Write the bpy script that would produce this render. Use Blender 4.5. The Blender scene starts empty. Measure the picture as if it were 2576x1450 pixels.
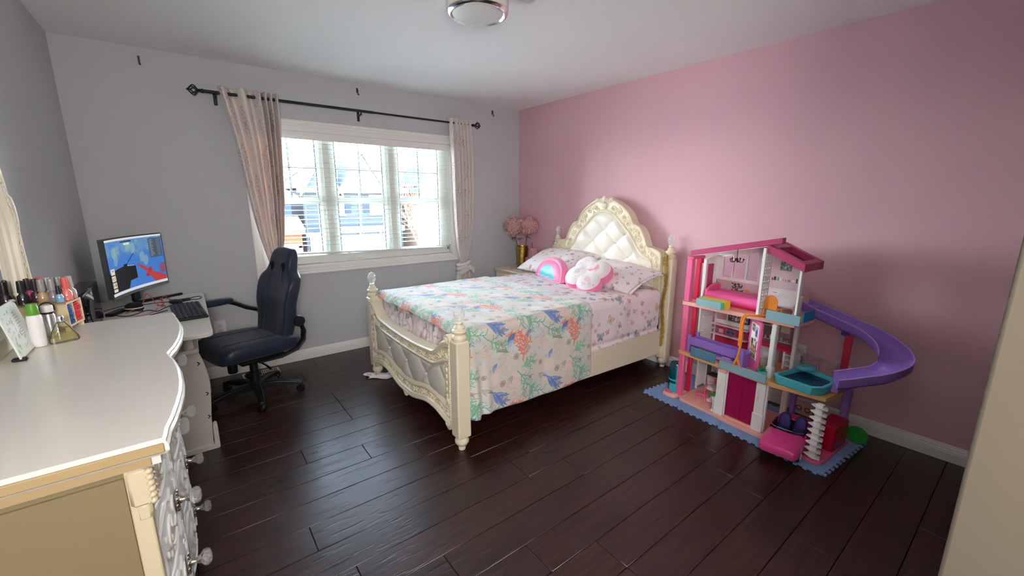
import bpy, bmesh, math, random
import numpy as np
from mathutils import Vector, Matrix
R = math.radians
sin, cos, pi = math.sin, math.cos, math.pi
scn = bpy.context.scene
COL = scn.collection
rnd = random.Random(7)

# ------------------------------------------------------------------ camera
F_PX, PITCH, YAW, ROLL = 1052.83, 0.2079, 0.6600, 0.0015
CAM = Vector((-3.2211, -4.0186, 1.4301))
cd = bpy.data.cameras.new('camera')
cd.sensor_width = 36.0
cd.lens = F_PX / 2576 * 36.0
cd.clip_start = 0.05
cam = bpy.data.objects.new('camera', cd)
COL.objects.link(cam)
_f = Vector((sin(YAW)*cos(PITCH), cos(YAW)*cos(PITCH), -sin(PITCH)))
_r = Vector((cos(YAW), -sin(YAW), 0)); _u = _r.cross(_f)
_r2 = cos(ROLL)*_r + sin(ROLL)*_u; _u2 = -sin(ROLL)*_r + cos(ROLL)*_u
cam.matrix_world = Matrix(((_r2.x, _u2.x, -_f.x, CAM.x), (_r2.y, _u2.y, -_f.y, CAM.y), (_r2.z, _u2.z, -_f.z, CAM.z), (0, 0, 0, 1)))
scn.camera = cam

# ------------------------------------------------------------------ world, sun, lamps, exposure
SKY = 38.0
w = bpy.data.worlds.new('world'); scn.world = w; w.use_nodes = True
_nt = w.node_tree; bg = _nt.nodes['Background']; bg.inputs[1].default_value = SKY
# clear winter sky: white haze at the horizon, deeper blue and dimmer towards the zenith
_tc = _nt.nodes.new('ShaderNodeTexCoord'); _sx = _nt.nodes.new('ShaderNodeSeparateXYZ'); _rp = _nt.nodes.new('ShaderNodeValToRGB')
_nt.links.new(_tc.outputs['Generated'], _sx.inputs[0]); _nt.links.new(_sx.outputs['Z'], _rp.inputs[0]); _nt.links.new(_rp.outputs[0], bg.inputs[0])
_e = _rp.color_ramp.elements; _e[0].position = 0.0; _e[0].color = (0.97, 0.99, 1.0, 1); _e[1].position = 1.0; _e[1].color = (0.10, 0.19, 0.36, 1)
for _p, _c in ((0.16, (0.90, 0.96, 1.0, 1)), (0.40, (0.36, 0.46, 0.60, 1))): _n = _e.new(_p); _n.color = _c
sd = bpy.data.lights.new('sun', 'SUN'); sd.energy = 50.0; sd.angle = R(0.6); sd.color = (1.0, 0.90, 0.78)
sun = bpy.data.objects.new('sun', sd); COL.objects.link(sun)
sun.rotation_euler = Vector((-0.62, -0.42, -0.66)).to_track_quat('-Z', 'Y').to_euler()
# fill light behind the camera, standing for hallway light, added to lift the room
hd = bpy.data.lights.new('hall_fill', 'POINT'); hd.shadow_soft_size = 0.25; hd.energy = 125.0; hd.color = (1.0, 0.95, 0.90)
hall = bpy.data.objects.new('hall_fill', hd); COL.objects.link(hall); hall.location = (-3.42, -4.80, 1.60)
scn.view_settings.view_transform = 'Standard'; scn.view_settings.look = 'None'
scn.view_settings.gamma = 1.0; scn.view_settings.use_curve_mapping = False
scn.view_settings.exposure = 0.42
try:
    scn.cycles.use_denoising = True; scn.cycles.denoiser = 'OPENIMAGEDENOISE'
    scn.cycles.max_bounces = 10; scn.cycles.diffuse_bounces = 6; scn.cycles.transparent_max_bounces = 16
    scn.cycles.caustics_reflective = False; scn.cycles.caustics_refractive = False
    scn.cycles.sample_clamp_indirect = 30.0
except Exception: pass

# ------------------------------------------------------------------ materials
def lin(c):
    if isinstance(c, str):
        c = c.lstrip('#'); c = [int(c[i:i+2], 16)/255 for i in (0, 2, 4)]
    return tuple(((v/12.92) if v <= 0.04045 else ((v+0.055)/1.055)**2.4) for v in c)
MATS = {}
def mat(name, col, rough=0.5, metal=0.0, spec=0.5, bump=0.0, bscale=60.0, trans=0.0, emis=0.0, coat=0.0, sheen=0.0, vary=0.0, vscale=6.0, bdist=0.004, ior=1.45):
    if name in MATS: return MATS[name]
    m = bpy.data.materials.new(name); m.use_nodes = True; MATS[name] = m
    nt = m.node_tree; b = nt.nodes['Principled BSDF']; c = lin(col)
    b.inputs['Base Color'].default_value = (*c, 1); b.inputs['Roughness'].default_value = rough
    b.inputs['Metallic'].default_value = metal; b.inputs['Specular IOR Level'].default_value = spec
    b.inputs['Transmission Weight'].default_value = trans; b.inputs['Coat Weight'].default_value = coat
    b.inputs['Sheen Weight'].default_value = sheen; b.inputs['IOR'].default_value = ior
    if emis: b.inputs['Emission Color'].default_value = (*c, 1); b.inputs['Emission Strength'].default_value = emis
    if bump or vary:
        tc = nt.nodes.new('ShaderNodeTexCoord')
        if vary:
            n = nt.nodes.new('ShaderNodeTexNoise'); n.inputs['Scale'].default_value = vscale; n.inputs['Detail'].default_value = 4
            nt.links.new(tc.outputs['Object'], n.inputs['Vector'])
            mx = nt.nodes.new('ShaderNodeMix'); mx.data_type = 'RGBA'; mx.blend_type = 'MIX'
            mx.inputs['A'].default_value = (*[v*(1-vary) for v in c], 1); mx.inputs['B'].default_value = (*[min(1, v*(1+vary)) for v in c], 1)
            nt.links.new(n.outputs['Fac'], mx.inputs['Factor']); nt.links.new(mx.outputs['Result'], b.inputs['Base Color'])
        if bump:
            n = nt.nodes.new('ShaderNodeTexNoise'); n.inputs['Scale'].default_value = bscale; n.inputs['Detail'].default_value = 5
            nt.links.new(tc.outputs['Object'], n.inputs['Vector'])
            bp = nt.nodes.new('ShaderNodeBump'); bp.inputs['Strength'].default_value = bump; bp.inputs['Distance'].default_value = bdist
            nt.links.new(n.outputs['Fac'], bp.inputs['Height']); nt.links.new(bp.outputs['Normal'], b.inputs['Normal'])
    return m
def glassy(name, col, alpha=0.5, rough=0.08, spec=0.5, facet=0.0, fscale=90.0):
    """thin coloured clear plastic or pane: part see-through, part body colour, with a gloss"""
    if name in MATS: return MATS[name]
    m = bpy.data.materials.new(name); m.use_nodes = True; MATS[name] = m; nt = m.node_tree
    b = nt.nodes['Principled BSDF']; c = lin(col)
    b.inputs['Base Color'].default_value = (*c, 1); b.inputs['Roughness'].default_value = rough; b.inputs['Specular IOR Level'].default_value = spec
    t = nt.nodes.new('ShaderNodeBsdfTransparent'); t.inputs[0].default_value = (*[0.35+0.65*v for v in c], 1)
    if facet:
        tc = nt.nodes.new('ShaderNodeTexCoord'); vo = nt.nodes.new('ShaderNodeTexVoronoi'); vo.inputs['Scale'].default_value = fscale
        nt.links.new(tc.outputs['Object'], vo.inputs['Vector']); bp = nt.nodes.new('ShaderNodeBump'); bp.inputs['Strength'].default_value = facet; bp.inputs['Distance'].default_value = .01
        nt.links.new(vo.outputs['Distance'], bp.inputs['Height']); nt.links.new(bp.outputs['Normal'], b.inputs['Normal'])
    mx = nt.nodes.new('ShaderNodeMixShader'); mx.inputs[0].default_value = alpha
    nt.links.new(t.outputs[0], mx.inputs[1]); nt.links.new(b.outputs[0], mx.inputs[2]); nt.links.new(mx.outputs[0], nt.nodes['Material Output'].inputs[0])
    return m
def pane_glass(name, tint=(0.95, 0.98, 0.97)):
    if name in MATS: return MATS[name]
    m = bpy.data.materials.new(name); m.use_nodes = True; MATS[name] = m; nt = m.node_tree
    nt.nodes.remove(nt.nodes['Principled BSDF'])
    t = nt.nodes.new('ShaderNodeBsdfTransparent'); t.inputs[0].default_value = (*tint, 1)
    g = nt.nodes.new('ShaderNodeBsdfGlossy'); g.inputs['Roughness'].default_value = 0.02
    fr = nt.nodes.new('ShaderNodeFresnel'); fr.inputs[0].default_value = 1.3
    mx = nt.nodes.new('ShaderNodeMixShader')
    nt.links.new(fr.outputs[0], mx.inputs[0]); nt.links.new(t.outputs[0], mx.inputs[1]); nt.links.new(g.outputs[0], mx.inputs[2])
    nt.links.new(mx.outputs[0], nt.nodes['Material Output'].inputs[0])
    return m
def crystal(name, col='#f4f2f4', ior=1.5, rough=0.02):
    if name in MATS: return MATS[name]
    m = bpy.data.materials.new(name); m.use_nodes = True; MATS[name] = m; nt = m.node_tree
    nt.nodes.remove(nt.nodes['Principled BSDF'])
    g = nt.nodes.new('ShaderNodeBsdfGlass'); g.inputs['Color'].default_value = (*lin(col), 1); g.inputs['IOR'].default_value = ior; g.inputs['Roughness'].default_value = rough
    nt.links.new(g.outputs[0], nt.nodes['Material Output'].inputs[0])
    return m
def printed(name, arr, rough=0.7, emis=0.0, translucent=0.0, bump=0.0, bscale=300.0, sheen=0.0, spec=0.3, bdist=0.002, interp='Cubic'):
    """a print drawn by the painter below (numpy), laid on through the UV map"""
    h, wd = arr.shape[:2]
    im = bpy.data.images.new(name, wd, h, alpha=False)
    px = np.ones((h, wd, 4), np.float32); px[..., :3] = np.clip(arr[::-1], 0, 1)
    im.pixels.foreach_set(px.ravel()); im.update(); im.pack()
    m = bpy.data.materials.new(name); m.use_nodes = True; MATS[name] = m; nt = m.node_tree
    b = nt.nodes['Principled BSDF']; b.inputs['Roughness'].default_value = rough; b.inputs['Specular IOR Level'].default_value = spec
    b.inputs['Sheen Weight'].default_value = sheen
    t = nt.nodes.new('ShaderNodeTexImage'); t.image = im; t.interpolation = interp
    uv = nt.nodes.new('ShaderNodeUVMap'); uv.uv_map = 'UVMap'; nt.links.new(uv.outputs[0], t.inputs[0])
    nt.links.new(t.outputs[0], b.inputs['Base Color'])
    if emis:
        b.inputs['Base Color'].default_value = (0, 0, 0, 1); nt.links.remove(b.inputs['Base Color'].links[0])
        nt.links.new(t.outputs[0], b.inputs['Emission Color']); b.inputs['Emission Strength'].default_value = emis
    if bump:
        tc = nt.nodes.new('ShaderNodeTexCoord'); n = nt.nodes.new('ShaderNodeTexNoise'); n.inputs['Scale'].default_value = bscale; n.inputs['Detail'].default_value = 4
        nt.links.new(tc.outputs['Object'], n.inputs['Vector'])
        bp = nt.nodes.new('ShaderNodeBump'); bp.inputs['Strength'].default_value = bump; bp.inputs['Distance'].default_value = bdist
        nt.links.new(n.outputs['Fac'], bp.inputs['Height']); nt.links.new(bp.outputs['Normal'], b.inputs['Normal'])
    if translucent:
        tr = nt.nodes.new('ShaderNodeBsdfTranslucent'); hs = nt.nodes.new('ShaderNodeMix'); hs.data_type = 'RGBA'; hs.blend_type = 'MULTIPLY'
        hs.inputs['Factor'].default_value = 1.0; nt.links.new(t.outputs[0], hs.inputs['A']); hs.inputs['B'].default_value = (1.0, 0.66, 0.50, 1)
        nt.links.new(hs.outputs['Result'], tr.inputs[0])
        mx = nt.nodes.new('ShaderNodeMixShader'); mx.inputs[0].default_value = translucent
        nt.links.new(b.outputs[0], mx.inputs[1]); nt.links.new(tr.outputs[0], mx.inputs[2]); nt.links.new(mx.outputs[0], nt.nodes['Material Output'].inputs[0])
    return m

# ------------------------------------------------------------------ mesh builder
class MB:
    def __init__(s): s.v = []; s.f = []; s.uv = []
    def add(s, vs, fs, uvs=None):
        n = len(s.v); s.v += [tuple(p) for p in vs]
        s.uv += list(uvs) if uvs is not None else [(0.5, 0.5)]*len(vs)
        s.f += [tuple(n+i for i in f) for f in fs]; return s
    def xf(s, M, start=0):
        for i in range(start, len(s.v)): s.v[i] = tuple(M @ Vector(s.v[i]))
        return s
    def box(s, a, b, rz=0.0, ch=0.0):
        """axis box from corner a to corner b, optionally chamfered by ch, turned rz about its centre"""
        a, b = [min(p, q) for p, q in zip(a, b)], [max(p, q) for p, q in zip(a, b)]
        c = [(p+q)/2 for p, q in zip(a, b)]; h = [(q-p)/2 for p, q in zip(a, b)]
        if ch <= 0:
            vs = [(x*h[0], y*h[1], z*h[2]) for x in (-1, 1) for y in (-1, 1) for z in (-1, 1)]
            fs = [(0, 1, 3, 2), (4, 6, 7, 5), (0, 4, 5, 1), (2, 3, 7, 6), (0, 2, 6, 4), (1, 5, 7, 3)]
        else:
            bm = bmesh.new(); bmesh.ops.create_cube(bm, size=2.0)
            for v in bm.verts: v.co = Vector((v.co.x*h[0], v.co.y*h[1], v.co.z*h[2]))
            bmesh.ops.bevel(bm, geom=list(bm.edges), offset=min(ch, min(h)*0.95), segments=1, affect='EDGES', profile=0.5)
            bm.verts.index_update(); vs = [tuple(v.co) for v in bm.verts]; fs = [tuple(v.index for v in f.verts) for f in bm.faces]; bm.free()
        cr, sr = cos(rz), sin(rz)
        return s.add([(c[0]+x*cr-y*sr, c[1]+x*sr+y*cr, c[2]+z) for x, y, z in vs], fs)
    def lathe(s, prof, c=(0, 0, 0), seg=24, axis='z', sx=1.0, sy=1.0):
        """prof: list of (radius, height); closed with fans where the radius is 0"""
        n = len(s.v); vs = []; fs = []
        for r, z in prof:
            for k in range(seg):
                a = 2*pi*k/seg; vs.append((r*cos(a)*sx, r*sin(a)*sy, z))
        for i in range(len(prof)-1):
            for k in range(seg):
                k2 = (k+1) % seg; fs.append((i*seg+k, i*seg+k2, (i+1)*seg+k2, (i+1)*seg+k))
        fs.append(tuple(range(seg-1, -1, -1))); fs.append(tuple((len(prof)-1)*seg+k for k in range(seg)))
        if axis == 'x': vs = [(z, x, y) for x, y, z in vs]
        if axis == 'y': vs = [(y, z, x) for x, y, z in vs]
        return s.add([(c[0]+x, c[1]+y, c[2]+z) for x, y, z in vs], fs)
    def tube(s, pts, r, seg=8, closed=False, flat=1.0):
        P = [Vector(p) for p in pts]; n = len(P); rr = r if isinstance(r, (list, tuple)) else [r]*n
        vs = []; fs = []; up = Vector((0, 0, 1)); prev = None
        for i in range(n):
            if closed: t = P[(i+1) % n]-P[i-1]
            else: t = P[min(i+1, n-1)]-P[max(i-1, 0)]
            t = t.normalized() if t.length > 1e-9 else Vector((0, 0, 1))
            if prev is None:
                a = t.cross(up) if abs(t.z) < 0.95 else t.cross(Vector((1, 0, 0)))
            else: a = prev - t*prev.dot(t)
            a.normalize(); prev = a; b = t.cross(a)
            for k in range(seg):
                an = 2*pi*k/seg; vs.append(P[i]+a*(cos(an)*rr[i])+b*(sin(an)*rr[i]*flat))
        m = n if closed else n-1
        for i in range(m):
            j = (i+1) % n
            for k in range(seg):
                k2 = (k+1) % seg; fs.append((i*seg+k, j*seg+k, j*seg+k2, i*seg+k2))
        if not closed: fs.append(tuple(range(seg))); fs.append(tuple((n-1)*seg+k for k in range(seg-1, -1, -1)))
        return s.add(vs, fs)
    def prism(s, poly, h0, h1, axis='z'):
        """extrude a 2-D polygon from h0 to h1 along axis; poly is (x,y) for z, (y,z) for x, (x,z) for y"""
        n = len(poly)
        mk = {'z': lambda p, h: (p[0], p[1], h), 'x': lambda p, h: (h, p[0], p[1]), 'y': lambda p, h: (p[0], h, p[1])}[axis]
        vs = [mk(p, h0) for p in poly]+[mk(p, h1) for p in poly]
        fs = [tuple(range(n-1, -1, -1)), tuple(range(n, 2*n))]+[(i, (i+1) % n, n+(i+1) % n, n+i) for i in range(n)]
        return s.add(vs, fs)
    def ribbon(s, A, B, h0, h1, axis='x'):
        """solid between two outlines of equal length (a frame band), extruded along axis"""
        n = len(A)
        mk = {'z': lambda p, h: (p[0], p[1], h), 'x': lambda p, h: (h, p[0], p[1]), 'y': lambda p, h: (p[0], h, p[1])}[axis]
        vs = [mk(p, h0) for p in A]+[mk(p, h0) for p in B]+[mk(p, h1) for p in A]+[mk(p, h1) for p in B]
        fs = []
        for i in range(n-1):
            j = i+1
            fs += [(i, j, n+j, n+i), (2*n+i, 3*n+i, 3*n+j, 2*n+j), (i, 2*n+i, 2*n+j, j), (n+i, n+j, 3*n+j, 3*n+i)]
        fs += [(0, n, 3*n, 2*n), (n-1, 3*n-1, 4*n-1, 2*n-1)]
        return s.add(vs, fs)
    def grid(s, fn, nu, nv, uvf=None, wrapu=False):
        vs = []; uv = []; fs = []
        for j in range(nv+1):
            for i in range(nu+1):
                u, v = i/nu, j/nv; vs.append(fn(u, v)); uv.append(uvf(u, v) if uvf else (u, v))
        for j in range(nv):
            for i in range(nu):
                a = j*(nu+1)+i; fs.append((a, a+1, a+nu+2, a+nu+1))
        return s.add(vs, fs, uv)
    def ball(s, c, r, seg=16, rings=10, sc=(1, 1, 1)):
        pr = []
        n = len(s.v)
        for i in range(rings+1):
            a = pi*i/rings; pr.append((max(1e-5, sin(a))*r, -cos(a)*r))
        m = MB().lathe(pr, (0, 0, 0), seg)
        return s.add([(c[0]+x*sc[0], c[1]+y*sc[1], c[2]+z*sc[2]) for x, y, z in m.v], m.f)
    def quad(s, a, b, c, d, uv=((0, 0), (1, 0), (1, 1), (0, 1))):
        return s.add([a, b, c, d], [(0, 1, 2, 3)], uv)
    def slabuv(s, o, eu, ev, th):
        """thin printed board: lower-left corner o, edges eu, ev; front face carries the print, th = thickness vector behind"""
        o, eu, ev, th = Vector(o), Vector(eu), Vector(ev), Vector(th)
        f = [o, o+eu, o+eu+ev, o+ev]; b = [p+th for p in f]
        uv = [(0, 0), (1, 0), (1, 1), (0, 1)]
        return s.add(f+b, [(0, 1, 2, 3), (7, 6, 5, 4), (0, 4, 5, 1), (1, 5, 6, 2), (2, 6, 7, 3), (3, 7, 4, 0)], uv+uv)
    def build(s, name, m, parent=None, world=False, smooth=True, sub=0, ang=38, solid=0.0, bevel=0.0, kind=None, label=None, clean=True):
        me = bpy.data.meshes.new(name); me.from_pydata(s.v, [], s.f)
        uvl = me.uv_layers.new(name='UVMap')
        li = np.zeros(len(me.loops), np.int32); me.loops.foreach_get('vertex_index', li)
        uvl.data.foreach_set('uv', np.array(s.uv, np.float32)[li].ravel())
        bm = bmesh.new(); bm.from_mesh(me)
        if clean: bmesh.ops.recalc_face_normals(bm, faces=bm.faces)
        bm.to_mesh(me); bm.free()
        me.materials.append(m)
        if smooth:
            me.polygons.foreach_set('use_smooth', np.ones(len(me.polygons), bool))
            me.set_sharp_from_angle(angle=R(ang))
        o = bpy.data.objects.new(name, me); COL.objects.link(o)
        if solid:
            md = o.modifiers.new('solid', 'SOLIDIFY'); md.thickness = solid; md.offset = 0
        if bevel:
            md = o.modifiers.new('bevel', 'BEVEL'); md.width = bevel; md.segments = 2; md.limit_method = 'ANGLE'; md.angle_limit = R(40)
        if sub:
            md = o.modifiers.new('subdiv', 'SUBSURF'); md.levels = sub; md.render_levels = sub
        if parent is not None:
            o.parent = parent
            if world: o.matrix_parent_inverse = (Matrix.Translation(parent.location) @ parent.rotation_euler.to_matrix().to_4x4()).inverted()
        if kind: o['kind'] = kind
        if label: o['label'] = label
        return o
def tag(o, label=None, cat=None, group=None, kind=None):
    if label: o['label'] = label
    if cat: o['category'] = cat
    if group: o['group'] = group
    if kind: o['kind'] = kind
    return o
def thing(name, label=None, cat=None, loc=(0, 0, 0), rz=0.0, group=None, kind=None):
    o = bpy.data.objects.new(name, None); COL.objects.link(o); o.empty_display_size = 0.05
    o.location = loc; o.rotation_euler = (0, 0, rz)
    return tag(o, label, cat, group, kind)
KIDS = None
def dup(root, loc, rz, label, group=None):
    def cp(o, par):
        c = o.copy(); COL.objects.link(c)
        if par is not None: c.parent = par
        for ch in [x for x in bpy.data.objects if x.parent is o]: cp(ch, c)
        return c
    r = cp(root, None); r.location = loc; r.rotation_euler = (0, 0, rz); r['label'] = label
    if group: r['group'] = group
    return r
def spline(pts, n=8, closed=False):
    """Catmull-Rom through pts (any dimension)"""
    P = [np.array(p, float) for p in pts]; N = len(P); out = []
    segs = N if closed else N-1
    for i in range(segs):
        if closed: a, b, c, d = P[i-1], P[i], P[(i+1) % N], P[(i+2) % N]
        else: a, b, c, d = P[max(i-1, 0)], P[i], P[i+1], P[min(i+2, N-1)]
        for k in range(n):
            t = k/n; out.append(tuple(0.5*((2*b)+(-a+c)*t+(2*a-5*b+4*c-d)*t*t+(-a+3*b-3*c+d)*t**3)))
    if not closed: out.append(tuple(P[-1]))
    return out
def resample(pts, n):
    P = np.array(pts, float); d = np.r_[0, np.cumsum(np.linalg.norm(np.diff(P, axis=0), axis=1))]
    t = np.linspace(0, d[-1], n); return [tuple(np.interp(x, d, P[:, k]) for k in range(P.shape[1])) for x in t]
def offset2(pts, d):
    P = np.array(pts, float); T = np.gradient(P, axis=0); L = np.linalg.norm(T, axis=1)[:, None]; T = T/np.maximum(L, 1e-9)
    return [tuple(p) for p in P+np.c_[-T[:, 1], T[:, 0]]*d]
def sstep(a, b, x):
    t = min(1, max(0, (x-a)/(b-a))); return t*t*(3-2*t)
# smooth value noise for cloth
_NZ = np.random.RandomState(3).rand(64, 64)
def vnoise(x, y):
    xi, yi = math.floor(x), math.floor(y); fx, fy = x-xi, y-yi; fx = fx*fx*(3-2*fx); fy = fy*fy*(3-2*fy)
    g = lambda a, b: _NZ[a % 64, b % 64]
    return (g(xi, yi)*(1-fx)+g(xi+1, yi)*fx)*(1-fy)+(g(xi, yi+1)*(1-fx)+g(xi+1, yi+1)*fx)*fy-0.5

# ------------------------------------------------------------------ painter for flat prints
class Paint:
    """a small picture drawn with soft shapes; coordinates 0..W, 0..H with y down; wrap makes it tile"""
    def __init__(s, W, H, bg, wrap=False):
        s.W, s.H, s.wrap = W, H, wrap; s.a = np.ones((H, W, 3), np.float32)*np.array(s.c(bg), np.float32)
    def c(s, col):
        if isinstance(col, str):
            col = col.lstrip('#'); return [int(col[i:i+2], 16)/255 for i in (0, 2, 4)]
        return col
    def _put(s, x0, y0, x1, y1, sdf, col, al):
        col = np.array(s.c(col), np.float32); x0, y0, x1, y1 = int(x0)-2, int(y0)-2, int(x1)+3, int(y1)+3
        if not s.wrap:
            x0, y0, x1, y1 = max(0, x0), max(0, y0), min(s.W, x1), min(s.H, y1)
        if x1 <= x0 or y1 <= y0: return
        Y, X = np.mgrid[y0:y1, x0:x1].astype(np.float32)
        m = (np.clip(0.5-sdf(X+0.5, Y+0.5), 0, 1)*al)[..., None]
        yy, xx = np.ix_(np.arange(y0, y1) % s.H, np.arange(x0, x1) % s.W)
        s.a[yy, xx] = s.a[yy, xx]*(1-m)+col*m
    def ell(s, x, y, rx, ry, col, rot=0.0, al=1.0):
        cr, sr = cos(rot), sin(rot); r = max(rx, ry)
        def f(X, Y):
            u = (X-x)*cr+(Y-y)*sr; v = -(X-x)*sr+(Y-y)*cr
            return (np.sqrt((u/rx)**2+(v/ry)**2)-1)*min(rx, ry)
        s._put(x-r, y-r, x+r, y+r, f, col, al); return s
    def line(s, pts, wd, col, al=1.0):
        w2 = wd if isinstance(wd, (list, tuple)) else [wd]*len(pts)
        for (p, q, a, b) in zip(pts[:-1], pts[1:], w2[:-1], w2[1:]):
            (x0, y0), (x1, y1) = p, q; r = max(a, b)/2; dx, dy = x1-x0, y1-y0; L = dx*dx+dy*dy+1e-6
            def f(X, Y):
                t = np.clip(((X-x0)*dx+(Y-y0)*dy)/L, 0, 1)
                return np.sqrt((X-x0-t*dx)**2+(Y-y0-t*dy)**2)-(a+(b-a)*t)/2
            s._put(min(x0, x1)-r, min(y0, y1)-r, max(x0, x1)+r, max(y0, y1)+r, f, col, al)
        return s
    def rect(s, x0, y0, x1, y1, col, al=1.0):
        s._put(x0, y0, x1, y1, lambda X, Y: np.maximum(np.maximum(x0-X, X-x1), np.maximum(y0-Y, Y-y1)), col, al); return s
    def poly(s, pts, col, al=1.0):
        P = np.array(pts, float); x0, y0 = P.min(0); x1, y1 = P.max(0)
        def f(X, Y):
            ins = np.zeros(X.shape, bool); d = np.full(X.shape, 1e9, np.float32); n = len(P)
            for i in range(n):
                (ax, ay), (bx, by) = P[i], P[(i+1) % n]
                t = np.clip(((X-ax)*(bx-ax)+(Y-ay)*(by-ay))/((bx-ax)**2+(by-ay)**2+1e-6), 0, 1)
                d = np.minimum(d, np.hypot(X-ax-t*(bx-ax), Y-ay-t*(by-ay)))
                c1 = (ay > Y) != (by > Y)
                with np.errstate(divide='ignore', invalid='ignore'):
                    xc = (bx-ax)*(Y-ay)/(by-ay)+ax if by != ay else np.full(X.shape, 1e9)
                ins ^= c1 & (X < xc)
            return np.where(ins, -d, d)
        s._put(x0, y0, x1, y1, f, col, al); return s
    def noise(s, amt, cell=4, seed=1):
        r = np.random.RandomState(seed).rand(s.H//cell+2, s.W//cell+2)
        n = np.kron(r, np.ones((cell, cell)))[:s.H, :s.W]
        s.a *= (1+amt*(n-0.5))[..., None].astype(np.float32); return s
# ================================================================== ROOM SHELL
W_, H_, NEAR, HALL = 3.75, 2.44, -3.99, -6.2
M_GREY = mat('grey_wall_paint', '#c4c5c9', 0.75, spec=0.25, bump=0.06, bscale=220, bdist=0.001)
M_PINK = mat('pink_wall_paint', '#dbb0ba', 0.7, spec=0.25, bump=0.06, bscale=220, bdist=0.001)
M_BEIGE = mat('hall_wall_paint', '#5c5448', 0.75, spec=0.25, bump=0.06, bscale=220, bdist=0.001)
M_CEIL = mat('ceiling_paint', '#f1f1f0', 0.9, spec=0.1, bump=0.15, bscale=160, bdist=0.002)
M_TRIM = mat('white_trim_paint', '#eceae6', 0.35, spec=0.4)
M_VINYL = mat('white_vinyl', '#e8ebe4', 0.3, spec=0.45)
M_IVORY = mat('ivory_lacquer', '#eae0c6', 0.32, spec=0.5, coat=0.15)
M_WHITEF = mat('white_furniture_lacquer', '#d2cec6', 0.28, spec=0.5, coat=0.25)
M_BLACK = mat('black_plastic', '#15171c', 0.4)
M_CHROME = mat('chrome', '#dcdcdc', 0.12, metal=1.0)
M_WHITEP = mat('white_plastic', '#e9e7e6', 0.35)

WX0, WX1, WZ0, WZ1 = -2.725, -0.930, 0.850, 1.990     # window opening
def room_box(name, boxes, m):
    b = MB()
    for a, c in boxes: b.box(a, c)
    return b.build(name, m, kind='structure', smooth=False)
room_box('wall_back', [((-W_, 0, 0), (WX0, .16, H_)), ((WX1, 0, 0), (0, .16, H_)), ((WX0, 0, 0), (WX1, .16, WZ0)), ((WX0, 0, WZ1), (WX1, .16, H_))], M_GREY)
room_box('wall_right', [((0, NEAR-.12, 0), (.12, .16, H_))], M_PINK)
room_box('wall_left', [((-W_-.12, HALL, 0), (-W_, .16, H_))], M_GREY)
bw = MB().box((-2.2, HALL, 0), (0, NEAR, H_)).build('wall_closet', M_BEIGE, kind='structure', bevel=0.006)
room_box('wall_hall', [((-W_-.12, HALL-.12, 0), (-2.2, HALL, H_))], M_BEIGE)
room_box('ceiling', [((-W_-.12, HALL-.12, H_), (.12, .16, H_+.12))], M_CEIL)

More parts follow.
